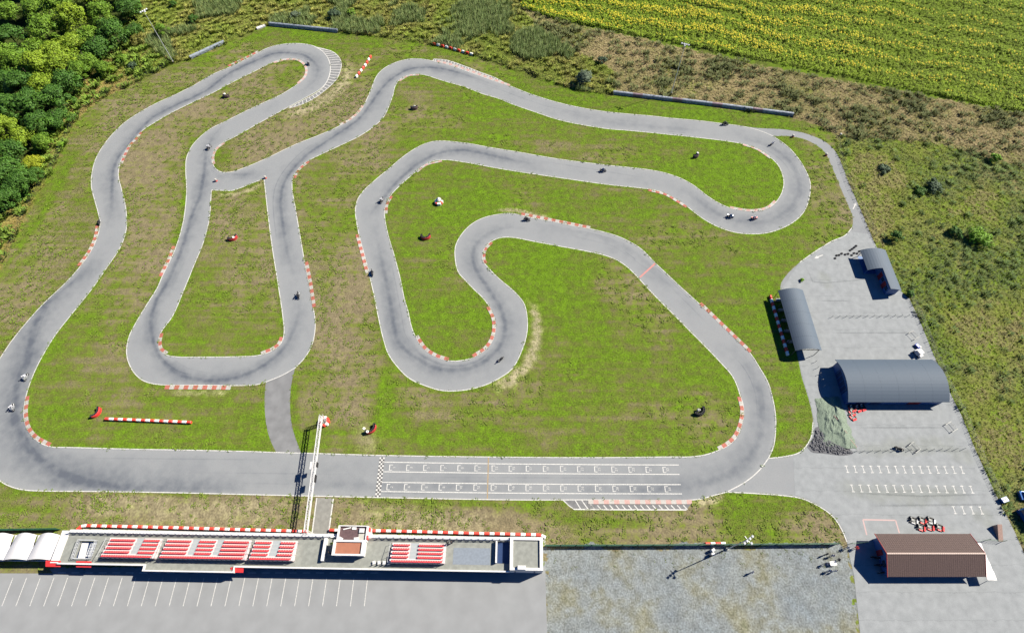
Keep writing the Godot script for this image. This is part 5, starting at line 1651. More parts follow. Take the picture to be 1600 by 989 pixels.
func half_barrel(m: MB, x0: float, x1: float, z0: float, z1: float, full: float) -> void:
	var k := 10
	for i in k:
		var a := lerpf(x0, x1, float(i) / k)
		var b := lerpf(x0, x1, float(i + 1) / k)
		var ya := 2.35 + 0.95 * (1 - pow(2 * a / full - 1, 2))
		var yb := 2.35 + 0.95 * (1 - pow(2 * b / full - 1, 2))
		m.quad(Vector3(a, ya, z1), Vector3(b, yb, z1), Vector3(b, yb, z0), Vector3(a, ya, z0))
		m.quad(Vector3(a, ya - 0.12, z0), Vector3(b, yb - 0.12, z0), Vector3(b, yb - 0.12, z1), Vector3(a, ya - 0.12, z1))
		m.quad(Vector3(a, ya - 0.12, z1), Vector3(b, yb - 0.12, z1), Vector3(b, yb, z1), Vector3(a, ya, z1))
		m.quad(Vector3(b, yb - 0.12, z0), Vector3(a, ya - 0.12, z0), Vector3(a, ya, z0), Vector3(b, yb, z0))

func fence(line: PackedVector2Array, h: float, material: Material, label: String, every := 3.0, dense := false, called := "mesh_fence") -> void:
	var o := thing(called, label, "fence", Vector3(line[0].x, 0, line[0].y))
	var w := MB.new()
	var p := resample(line, every)
	var c := Vector3(line[0].x, 0, line[0].y)
	for k in p.size():
		var q := Vector3(p[k].x, 0, p[k].y) - c
		var m := MB.new()
		m.tube(q, q + Vector3(0, h + 0.1, 0), 0.05, 0.05, 6)
		part("post", m, material, o)
		if k + 1 < p.size():
			var e := Vector3(p[k + 1].x, 0, p[k + 1].y) - c
			for y in (14 if dense else 5): w.bar(q + Vector3(0, 0.08 + y * h / (13.5 if dense else 4.4), 0), e + Vector3(0, 0.08 + y * h / (13.5 if dense else 4.4), 0), 0.035 if dense else 0.016)
			for i in (18 if dense else 4):
				var s := q.lerp(e, i / (18.0 if dense else 4.0))
				w.bar(s + Vector3(0, 0.05, 0), s + Vector3(0, h, 0), 0.016)
	tag(part("wire_mesh", w, material, o), "", "", "", "stuff")

func fences() -> void:
	fence(v2([6.5,-16.93,25.01,-16.99,45.03,-17.11,65.6,-17.28]), 1.9, M.green_mesh, "green mesh fence between the lower lawn and the gravel yard", 3.0, true)
	fence(v2([-116.42,-19.68,-101.28,-19.8,-87.93,-19.98]), 1.8, M.green_mesh, "green mesh fence in front of the white canopies", 3.0, true)
	fence(v2([65.85,-17.28,68.28,-17.45,70.93,-17.51]), 1.9, M.green_mesh, "short green fence beside the brown roofed house")
	fence(v2([90.25,-17.57,91.75,-18.15,95.37,-17.8,99.03,-17.57]), 1.5, M.green_mesh, "short green railing right of the brown roofed house")
	fence(smooth(v2([-139.08,-63.56,-129.47,-82.57,-130.36,-99.83,-129.57,-117.08,-130.26,-128.14,-130.01,-135.85,-127.27,-143.08,-117.41,-151.8,-109.23,-160.03])), 1.6, M.dark_steel, "weathered wire fence along the wood on the western side", 3.2)
	fence(smooth(v2([-55.5,-175.99,-42.63,-173.96,-29.6,-170.96,-23.14,-168.98,-11.41,-163.82,0,-158.17,12.04,-151.8,20.83,-147.67,30.85,-146.51])), 1.5, M.dark_steel, "weathered wire fence along the reeds on the northern side", 3.2)
	fence(smooth(v2([87.56,-135.58,92.34,-133.42,94.94,-129.18,93.85,-119.53,93.51,-108.56,94.41,-100.05,94.66,-91.16])), 1.5, M.dark_steel, "weathered wire fence along the pit lane and meadow", 3.2)
	fence(smooth(v2([97.61,-73.38,97.95,-66.47,97.82,-59.89,98.18,-48.86,98.78,-42.81,98.72,-36.49,99.1,-27.78,99.42,-24.28])), 1.5, M.dark_steel, "wire fence along the right edge of the paddock", 2.4)

func gantry() -> void:
	var A := Vector3(-40.39, 4.4, -41.72)
	var B := Vector3(-39.47, 4.4, -18.87)
	var o := thing("start_gantry", "white lattice start gantry spanning the start straight", "gantry", Vector3(A.x, 0, A.z))
	var d := B - A
	var s := d.cross(Vector3.UP).normalized() * 0.3
	var n := 26
	var ch := MB.new()
	for k in [[-1, 0], [1, 0], [-1, 1], [1, 1]]: ch.bar(s * k[0] + Vector3(0, 4.4 - 0.55 * k[1], 0), d + s * k[0] + Vector3(0, 4.4 - 0.55 * k[1], 0), 0.11)
	part("chord", ch, M.white, o)
	for k in n:
		var p := d * (float(k) / n) + Vector3(0, 4.4, 0)
		var q := d * (float(k + 1) / n) + Vector3(0, 4.4, 0)
		var m := MB.new()
		var f := 1 if k % 2 == 0 else -1
		m.bar(p - s * f, q + s * f, 0.06)
		m.bar(p - s, p + s, 0.06)
		m.bar(p - s * f - Vector3(0, 0.55, 0), q + s * f - Vector3(0, 0.55, 0), 0.05)
		for e in [-1, 1]:
			m.bar(p + s * e, q + s * e - Vector3(0, 0.55, 0), 0.05)
			m.bar(p + s * e, p + s * e - Vector3(0, 0.55, 0), 0.05)
		part("lattice", m, M.white, o)
	for e in [0.0, 1.0]:
		var m := MB.new()
		for k in [[-1, -0.3], [1, -0.3], [-1, 0.3], [1, 0.3]]: m.bar(d * e + s * k[0] + d.normalized() * k[1], d * e + s * k[0] + d.normalized() * k[1] + Vector3(0, 4.4, 0), 0.1)
		for j in 6:
			for k in [-1, 1]: m.bar(d * e + s * k - d.normalized() * 0.3 + Vector3(0, j * 0.7, 0), d * e + s * k + d.normalized() * 0.3 + Vector3(0, j * 0.7 + 0.7, 0), 0.05)
		part("leg", m, M.white, o)
	for k in [[0.44, 0.9], [0.56, 1.4]]:
		var m := MB.new()
		m.box(Transform3D(Basis.looking_at(d, Vector3.UP), d * k[0] + s.normalized() * -0.45 + Vector3(0, 3.75, 0)), Vector3(0.12, 1.0, k[1]))
		part("signal_board", m, M.black, o)
	var lb := MB.new()
	lb.box(Transform3D(Basis.looking_at(d, Vector3.UP), d * 0.45 + s.normalized() * 0.6 + Vector3(0, 4.1, 0)), Vector3(0.5, 0.5, 1.5))
	part("light_box", lb, M.white, o)
	# padded foot of the gantry
	var F := Vector3(-40.71, 0, -41.8)
	var r := thing("padded_ring", "red and white padding round the inner foot of the gantry", "padding", F)
	for k in 9:
		var a := TAU * k / 9
		var m := MB.new()
		m.lathe(Transform3D(Basis(), Vector3(cos(a) * 0.85, 0, sin(a) * 0.85)), PackedVector2Array([Vector2(0.33, 0), Vector2(0.36, 0.1), Vector2(0.36, 0.75), Vector2(0.3, 0.9), Vector2(0.0, 0.92)]), 10)
		part("pad", m, M.barrier_red if k % 2 == 0 else M.barrier_white, r)

func masts() -> void:
	var specs := [[Vector3(-109.1, 0, -160.97), 18.0, "tall white floodlight mast in the wild grass at the upper left", 0.9], [Vector3(49.2, 0, -146.22), 17.5, "tall grey floodlight mast behind the long northern banner wall", -0.4], [Vector3(41.96, 0, -16.41), 12.0, "floodlight mast beside the green fence of the gravel yard", 0.6]]
	for s in specs:
		var o := thing("floodlight_mast", s[2], "lamp mast", s[0], s[3], "floodlight masts")
		var h: float = s[1]
		var p := MB.new()
		p.tube(Vector3(0, 0, 0), Vector3(0, h, 0), 0.13, 0.06, 8)
		part("pole", p, M.galv, o)
		var f := MB.new()
		f.tube(Vector3(0, 0, 0), Vector3(0, 0.5, 0), 0.4, 0.3, 8)
		part("foot", f, M.pale, o)
		var c := MB.new()
		c.bar(Vector3(-1.1, h, 0), Vector3(1.1, h, 0), 0.09)
		c.bar(Vector3(0, h - 0.2, -0.7), Vector3(0, h - 0.2, 0.7), 0.09)
		part("cross_arm", c, M.galv, o)
		for k in [[-1.0, 0.1], [-0.35, 0.1], [0.35, 0.1], [1.0, 0.1], [0.0, 0.8]]:
			var l := MB.new()
			l.bev(Transform3D(Basis(Vector3.RIGHT, 0.5), Vector3(k[0], h + 0.1, k[1])), Vector3(0.4, 0.22, 0.42), 0.05)
			part("floodlight", l, M.galv, o)
	# short shaded lamp head beside the mast
	var bx := thing("switch_cabinet", "pair of pale cabinets standing in the gravel yard beside the mast", "cabinet", Vector3(38.73, 0, -15.38), 0.5)
	for k in 2:
		var m := MB.new()
		m.bev(Transform3D(Basis(), Vector3(k * 0.5, 0.6, k * -0.55)), Vector3(0.7, 1.2, 0.5), 0.05)
		part("cabinet_box", m, M.white, bx)
	var rd := MB.new()
	rd.bar(Vector3(-0.4, 0, 0.1), Vector3(-0.4, 1.3, 0.1), 0.3)
	part("dark_cabinet", rd, M.black, bx)

# ---------------------------------------------------------------- bodies: capsules joined smoothly, meshed as surface nets
func skin_field(bones: Array, cell: float, mb: MB) -> void:
	var lo := Vector3.INF
	var hi := -Vector3.INF
	for b in bones:
		for e in [[b[0], b[1]], [b[2], b[3]]]:
			lo = lo.min(e[0] - Vector3.ONE * (e[1] + cell * 2))
			hi = hi.max(e[0] + Vector3.ONE * (e[1] + cell * 2))
	var nx := int((hi.x - lo.x) / cell) + 2
	var ny := int((hi.y - lo.y) / cell) + 2
	var nz := int((hi.z - lo.z) / cell) + 2
	var val := PackedFloat32Array()
	val.resize(nx * ny * nz)
	for k in nz:
		for j in ny:
			for i in nx: val[(k * ny + j) * nx + i] = body_distance(bones, lo + Vector3(i, j, k) * cell)
	var vert := {}
	var offs := [Vector3i(0, 0, 0), Vector3i(1, 0, 0), Vector3i(0, 1, 0), Vector3i(1, 1, 0), Vector3i(0, 0, 1), Vector3i(1, 0, 1), Vector3i(0, 1, 1), Vector3i(1, 1, 1)]
	var edges := [[0, 1], [2, 3], [4, 5], [6, 7], [0, 2], [1, 3], [4, 6], [5, 7], [0, 4], [1, 5], [2, 6], [3, 7]]
	for k in nz - 1:
		for j in ny - 1:
			for i in nx - 1:
				var s := PackedFloat32Array()
				for o in offs: s.push_back(val[((k + o.z) * ny + j + o.y) * nx + i + o.x])
				var sum := Vector3.ZERO
				var c := 0
				for e in edges:
					if (s[e[0]] < 0.0) != (s[e[1]] < 0.0):
						sum += Vector3(offs[e[0]]).lerp(Vector3(offs[e[1]]), s[e[0]] / (s[e[0]] - s[e[1]]))
						c += 1
				if c: vert[Vector3i(i, j, k)] = lo + (Vector3(i, j, k) + sum / c) * cell
	for key in vert:
		var i: int = key.x
		var j: int = key.y
		var k: int = key.z
		var a := val[(k * ny + j) * nx + i]
		for ax in 3:
			var d := Vector3i(1 if ax == 0 else 0, 1 if ax == 1 else 0, 1 if ax == 2 else 0)
			var b := val[((k + d.z) * ny + j + d.y) * nx + i + d.x]
			if (a < 0.0) == (b < 0.0): continue
			var u := Vector3i(0, 1, 0) if ax == 0 else (Vector3i(0, 0, 1) if ax == 1 else Vector3i(1, 0, 0))
			var w := Vector3i(0, 0, 1) if ax == 0 else (Vector3i(1, 0, 0) if ax == 1 else Vector3i(0, 1, 0))
			var q := [key, key - u, key - u - w, key - w]
			if not (vert.has(q[1]) and vert.has(q[2]) and vert.has(q[3])): continue
			var p := [vert[q[0]], vert[q[1]], vert[q[2]], vert[q[3]]]
			if a >= 0.0: p = [p[3], p[2], p[1], p[0]]
			var n := []
			for v in p:
				var h := cell * 0.5
				n.append(Vector3(body_distance(bones, v + Vector3(h, 0, 0)) - body_distance(bones, v - Vector3(h, 0, 0)), body_distance(bones, v + Vector3(0, h, 0)) - body_distance(bones, v - Vector3(0, h, 0)), body_distance(bones, v + Vector3(0, 0, h)) - body_distance(bones, v - Vector3(0, 0, h))).normalized())
			mb.tris(p[0], p[1], p[2], n[0], n[1], n[2])
			mb.tris(p[0], p[2], p[3], n[0], n[2], n[3])

func body_distance(bones: Array, p: Vector3) -> float:
	var r := 10.0
	for b in bones:
		var ab: Vector3 = b[2] - b[0]
		var t := clampf((p - b[0]).dot(ab) / maxf(ab.length_squared(), 0.00001), 0, 1)
		var d := p.distance_to(b[0] + ab * t) - lerpf(b[1], b[3], t)
		var h := clampf(0.5 + 0.5 * (r - d) / 0.035, 0, 1)
		r = lerpf(r, d, h) - 0.035 * h * (1 - h)
	return r

func hand(mb: MB, wrist: Vector3, dir: Vector3, thumb: Vector3) -> void:
	var d := dir.normalized()
	var s := thumb.normalized()
	var up := s.cross(d).normalized()
	mb.box(Transform3D(Basis(s, up, d), wrist + d * 0.045), Vector3(0.08, 0.03, 0.1))
	for k in 4:
		var o := wrist + d * 0.09 + s * (0.028 - k * 0.019)
		var l: float = [0.038, 0.044, 0.041, 0.032][k]
		mb.tube(o, o + d * l + up * 0.006, 0.0095, 0.009, 5)
		mb.tube(o + d * l + up * 0.006, o + d * l * 1.7 + up * 0.028, 0.009, 0.007, 5)
	var t := wrist + d * 0.02 + s * 0.04
	mb.tube(t, t + d * 0.035 + s * 0.022, 0.011, 0.010, 5)
	mb.tube(t + d * 0.035 + s * 0.022, t + d * 0.065 + s * 0.024 + up * 0.01, 0.010, 0.008, 5)

func body(j: Dictionary) -> ArrayMesh:
	var b := []
	b.append([j.pelvis, 0.135, j.chest, 0.155])
	b.append([j.chest, 0.15, j.neck, 0.065])
	b.append([j.neck, 0.06, j.head, 0.075])
	for s in ["l", "r"]:
		b.append([j.chest + (j["sh_" + s] - j.chest) * 0.4, 0.1, j["sh_" + s], 0.07])
		b.append([j["sh_" + s], 0.065, j["el_" + s], 0.048])
		b.append([j["el_" + s], 0.048, j["wr_" + s], 0.034])
		b.append([j.pelvis, 0.12, j["hip_" + s], 0.1])
		b.append([j["hip_" + s], 0.1, j["kn_" + s], 0.064])
		b.append([j["kn_" + s], 0.064, j["an_" + s], 0.046])
		b.append([j["an_" + s], 0.05, j["toe_" + s], 0.042])
	var m := MB.new()
	skin_field(b, 0.04, m)
	for s in ["l", "r"]:
		hand(m, j["wr_" + s], j["wr_" + s] - j["el_" + s], Vector3(1 if s == "r" else -1, 0.2, 0.5))
	return m.mesh()

func mirrored(j: Dictionary) -> Dictionary:
	for k in j.keys():
		if String(k).ends_with("_l"):
			var v: Vector3 = j[k]
			j[String(k).replace("_l", "_r")] = Vector3(-v.x, v.y, v.z)
	return j

func head_with_hair(t: Node3D, at: Vector3) -> void:
	var h := MB.new()
	h.ball(at, Vector3(0.078, 0.112, 0.095), 10, 7)
	h.tube(at + Vector3(0, -0.005, 0.085), at + Vector3(0, -0.025, 0.112), 0.012, 0.018, 5)
	for s in [-1, 1]: h.ball(at + Vector3(0.08 * s, 0, 0), Vector3(0.014, 0.03, 0.02), 6, 4)
	part("head", h, M.skin, t)
	var e := MB.new()
	for s in [-1, 1]: e.ball(at + Vector3(0.03 * s, 0.012, 0.088), Vector3(0.012, 0.009, 0.008), 6, 4)
	e.bx(at.x, at.y - 0.055, at.z + 0.088, 0.04, 0.008, 0.01)
	part("face", e, M.dark_red, t)
	var r := MB.new()
	r.ball(at + Vector3(0, 0.03, -0.018), Vector3(0.088, 0.1, 0.098), 10, 6)
	part("hair", r, M.hair, t)

func helmet(t: Node3D, at: Vector3, m: Material) -> void:
	var h := MB.new()
	h.ball(at, Vector3(0.13, 0.145, 0.15), 10, 7)
	part("helmet", h, m, t)
	var v := MB.new()
	v.box(Transform3D(Basis(), at + Vector3(0, 0.01, 0.115)), Vector3(0.19, 0.085, 0.08))
	part("visor", v, M.glass, t)

# ---------------------------------------------------------------- vehicles
func wheel(m: MB, at: Vector3, r: float, w: float, axis := Vector3.RIGHT) -> void:
	var b := Basis(Vector3.UP.cross(axis).normalized(), axis, axis.cross(Vector3.UP.cross(axis)).normalized()) if absf(axis.y) < 0.9 else Basis()
	m.lathe(Transform3D(b, at), PackedVector2Array([Vector2(r * 0.55, -w * 0.5), Vector2(r * 0.9, -w * 0.5), Vector2(r, -w * 0.25), Vector2(r, w * 0.25), Vector2(r * 0.9, w * 0.5), Vector2(r * 0.55, w * 0.5), Vector2(r * 0.55, -w * 0.5)]), 14)

func make_bike(paint: Material) -> Node3D:
	var t := Node3D.new()
	for z in [0.69, -0.67]:
		var w := MB.new()
		wheel(w, Vector3(0, 0.3, z), 0.3, 0.13)
		var wn := part("wheel", w, M.rubber, t)
		var rm := MB.new()
		for k in 5:
			var a := TAU * k / 5
			rm.bar(Vector3(0, 0.3, z), Vector3(0, 0.3 + sin(a) * 0.18, z + cos(a) * 0.18), 0.03)
		part("rim", rm, M.galv, wn)
	var f := MB.new()
	f.side(PackedVector2Array([Vector2(0.80, 0.62), Vector2(0.66, 0.92), Vector2(0.38, 0.98), Vector2(0.30, 0.72), Vector2(-0.15, 0.42), Vector2(-0.25, 0.22), Vector2(0.25, 0.2), Vector2(0.45, 0.42)]), Transform3D(), -0.17, 0.17)
	part("fairing", f, paint, t)
	var k := MB.new()
	k.bev(Transform3D(Basis(Vector3.RIGHT, 0.08), Vector3(0, 0.82, 0.12)), Vector3(0.27, 0.24, 0.46), 0.09)
	part("tank", k, paint, t)
	var s := MB.new()
	s.bev(Transform3D(Basis(Vector3.RIGHT, -0.05), Vector3(0, 0.77, -0.3)), Vector3(0.24, 0.1, 0.4), 0.03)
	part("seat", s, M.black, t)
	var tl := MB.new()
	tl.side(PackedVector2Array([Vector2(-0.45, 0.7), Vector2(-0.45, 0.85), Vector2(-0.92, 0.98), Vector2(-0.95, 0.92)]), Transform3D(), -0.09, 0.09)
	part("tail", tl, paint, t)
	var e := MB.new()
	e.bx(0, 0.42, -0.08, 0.3, 0.34, 0.5)
	e.bar(Vector3(0, 0.34, -0.67), Vector3(0, 0.5, -0.2), 0.1)
	part("engine", e, M.dark_steel, t)
	var h := MB.new()
	for x in [-0.13, 0.13]: h.tube(Vector3(x, 0.3, 0.69), Vector3(x * 0.9, 0.9, 0.47), 0.03, 0.03, 6)
	h.bar(Vector3(-0.34, 0.9, 0.42), Vector3(0.34, 0.9, 0.42), 0.035)
	part("handlebar", h, M.galv, t)
	var x := MB.new()
	x.tube(Vector3(0.17, 0.35, -0.1), Vector3(0.2, 0.5, -0.75), 0.05, 0.06, 7)
	part("exhaust", x, M.steel, t)
	return t

func make_kart(pods: Material) -> Node3D:
	var t := Node3D.new()
	var f := MB.new()
	f.bev(Transform3D(Basis(), Vector3(0, 0.1, 0)), Vector3(0.7, 0.06, 1.5), 0.02)
	part("floor_pan", f, M.dark_steel, t)
	for s in [[-0.52, 0.62, 0.11], [0.52, 0.62, 0.11], [-0.55, -0.55, 0.19], [0.55, -0.55, 0.19]]:
		var w := MB.new()
		wheel(w, Vector3(s[0], 0.14, s[1]), 0.14, s[2])
		part("wheel", w, M.rubber, t)
	var st := MB.new()
	st.bev(Transform3D(Basis(), Vector3(0, 0.22, -0.25)), Vector3(0.38, 0.18, 0.4), 0.05)
	st.box(Transform3D(Basis(Vector3.RIGHT, -0.3), Vector3(0, 0.45, -0.5)), Vector3(0.38, 0.5, 0.06))
	part("seat", st, M.pale, t)
	var n := MB.new()
	n.side(PackedVector2Array([Vector2(0.6, 0.08), Vector2(1.0, 0.08), Vector2(1.02, 0.16), Vector2(0.6, 0.34)]), Transform3D(), -0.42, 0.42)
	part("nose", n, pods, t)
	for x in [-0.55, 0.55]:
		var p := MB.new()
		p.bev(Transform3D(Basis(), Vector3(x, 0.16, 0.05)), Vector3(0.24, 0.2, 0.75), 0.06)
		part("side_pod", p, pods if x < 0 else M.black, t)
	var b := MB.new()
	for k in 20:
		var a := TAU * k / 20
		var c := TAU * (k + 1) / 20
		b.tube(Vector3(cos(a) * 0.64, 0.14, sin(a) * 0.98), Vector3(cos(c) * 0.64, 0.14, sin(c) * 0.98), 0.035, 0.035, 6, false)
	part("bumper", b, M.black, t)
	var e := MB.new()
	e.bev(Transform3D(Basis(), Vector3(0.36, 0.28, -0.5)), Vector3(0.3, 0.32, 0.34), 0.04)
	part("engine", e, M.dark_steel, t)
	var w := MB.new()
	for k in 10:
		var a := TAU * k / 10
		var c := TAU * (k + 1) / 10
		w.tube(Vector3(cos(a) * 0.15, 0.45 + sin(a) * 0.1, 0.18 - sin(a) * 0.1), Vector3(cos(c) * 0.15, 0.45 + sin(c) * 0.1, 0.18 - sin(c) * 0.1), 0.018, 0.018, 5, false)
	w.bar(Vector3(0, 0.45, 0.18), Vector3(0, 0.14, 0.5), 0.03)
	part("steering_wheel", w, M.black, t)
	return t

func place(o: Node3D, called: String, label: String, category: String, at: Vector3, turn: float, group := "", roll := 0.0) -> Node3D:
	o.name = numbered(called)
	add_child(o)
	o.position = at
	o.basis = Basis(Vector3.UP, turn) * Basis(Vector3.BACK, roll)
	tag(o, label, category, group)
	return o

func make_car(body_mat: Material, l: float, w: float, h: float, van: bool) -> Node3D:
	var t := Node3D.new()
	var b := MB.new()
	var hl := l / 2
	var prof := PackedVector2Array([Vector2(-hl, 0.3), Vector2(-hl, 0.95), Vector2(-hl + 0.15, h * 0.62), Vector2(-hl + 0.5, h * 0.66), Vector2(hl - 1.1, h * 0.64), Vector2(hl - 0.1, h * 0.5), Vector2(hl, 0.6), Vector2(hl, 0.3)])
	b.side(prof, Transform3D(), -w / 2, w / 2)
	part("body", b, body_mat, t)
	var c := MB.new()
	var z0 := -hl + (0.15 if van else 0.5)
	var z1 := hl - (1.0 if van else 1.5)
	var q := [Vector3(-w / 2 + 0.05, h * 0.62, z0), Vector3(w / 2 - 0.05, h * 0.62, z0), Vector3(w / 2 - 0.05, h * 0.62, z1), Vector3(-w / 2 + 0.05, h * 0.62, z1)]
	var r := [Vector3(-w / 2 + 0.22, h, z0 + 0.3), Vector3(w / 2 - 0.22, h, z0 + 0.3), Vector3(w / 2 - 0.22, h, z1 - 0.65), Vector3(-w / 2 + 0.22, h, z1 - 0.65)]
	for k in 4:
		var j := (k + 1) % 4
		c.quad(q[j], q[k], r[k], r[j])
	part("window", c, M.glass, t)
	var rf := MB.new()
	rf.quad(r[3] + Vector3(0, 0.02, 0), r[2] + Vector3(0, 0.02, 0), r[1] + Vector3(0, 0.02, 0), r[0] + Vector3(0, 0.02, 0))
	rf.bar(r[0], r[3], 0.06)
	rf.bar(r[1], r[2], 0.06)
	part("roof", rf, body_mat, t)
	for s in [[-w / 2 + 0.08, hl - 0.85], [w / 2 - 0.08, hl - 0.85], [-w / 2 + 0.08, -hl + 0.8], [w / 2 - 0.08, -hl + 0.8]]:
		var m := MB.new()
		wheel(m, Vector3(s[0], 0.32, s[1]), 0.32, 0.2)
		part("wheel", m, M.rubber, t)
	for x in [-w / 2 + 0.3, w / 2 - 0.3]:
		var m := MB.new()
		m.bx(x, 0.7, hl - 0.02, 0.3, 0.16, 0.08)
		part("headlight", m, M.helmet, t)
		var y := MB.new()
		y.bx(x, 0.8, -hl + 0.02, 0.25, 0.16, 0.08)
		part("tail_light", y, M.red, t)
	return t

func barrier_row(line: PackedVector2Array, label: String, step := 1.02, from := "left", size := Vector3(0.95, 0.75, 0.5)) -> void:
	var red := MB.new()
	red.bev(Transform3D(Basis(), Vector3(0, size.y / 2, 0)), size, 0.1)
	red.bx(size.x * 0.3, 0.06, 0, 0.2, 0.12, size.z + 0.06)
	red.bx(-size.x * 0.3, 0.06, 0, 0.2, 0.12, size.z + 0.06)
	var mesh := red.mesh()
	var p := resample(line, step)
	for k in p.size() - 1:
		var d := p[k + 1] - p[k]
		var c := (p[k] + p[k + 1]) * 0.5
		var is_red := k % 2 == 0
		one("plastic_barrier", mesh, M.barrier_red if is_red else M.barrier_white, "%s %s plastic barrier from %s %s" % [nth(k / 2), "red" if is_red else "white", from, label], "barrier", Vector3(c.x, 0.03, c.y), atan2(-d.y, d.x), "barriers " + label)

func tyre_post(at: Vector3, turn: float, n: int, span: float, r: float, cover: Material, label: String, extras: Array) -> void:
	var t := thing("tyre_barrier", label, "tyre barrier", at, turn, "tyre barriers on the lawns")
	for k in n:
		var a := PI / 2 - span / 2 + span * k / (n - 1)
		var m := MB.new()
		for j in 4: m.lathe(Transform3D(Basis(), Vector3(cos(a) * r, j * 0.24, sin(a) * r)), PackedVector2Array([Vector2(0.13, 0.04), Vector2(0.26, 0.0), Vector2(0.3, 0.07), Vector2(0.3, 0.16), Vector2(0.26, 0.23), Vector2(0.13, 0.19), Vector2(0.13, 0.04)]), 10)
		part("tyre_stack", m, M.rubber, t)
	if cover:
		var c := MB.new()
		for k in 12:
			var a0 := PI / 2 - span / 2 - 0.1 + (span * 0.8 + 0.2) * k / 12.0 + span * 0.1
			var a1 := PI / 2 - span / 2 - 0.1 + (span * 0.8 + 0.2) * (k + 1) / 12.0 + span * 0.1
			var R := r + 0.34
			var A := Vector3(cos(a0), 0, sin(a0))
			var B := Vector3(cos(a1), 0, sin(a1))
			var U := Vector3.UP
			c.quad(A * R + U * 0.05, B * R + U * 0.05, B * R + U * 0.8, A * R + U * 0.8)
			c.quad(A * R + U * 0.8, B * R + U * 0.8, B * (R - 0.12) + U * 0.99, A * (R - 0.12) + U * 0.99)
		part("cover_sheet", c, cover, t)
	for e in extras:
		var m := MB.new()
		if e[0] == "ring":
			m.lathe(Transform3D(Basis(), e[1]), PackedVector2Array([Vector2(0.14, 0.05), Vector2(0.26, 0.0), Vector2(0.31, 0.09), Vector2(0.26, 0.2), Vector2(0.14, 0.16), Vector2(0.14, 0.05)]), 12)
			part("white_tyre", m, M.barrier_white, t)
		else:
			m.ball(e[1] + Vector3(0, 0.3, 0), Vector3(0.42, 0.36, 0.38), 9, 6)
			m.ball(e[1] + Vector3(0.2, 0.5, 0.15), Vector3(0.25, 0.2, 0.25), 8, 5)
			part("white_bag", m, M.pale, t)

func heading(a: Vector2, b: Vector2) -> float:
	return atan2((b - a).x, (b - a).y)

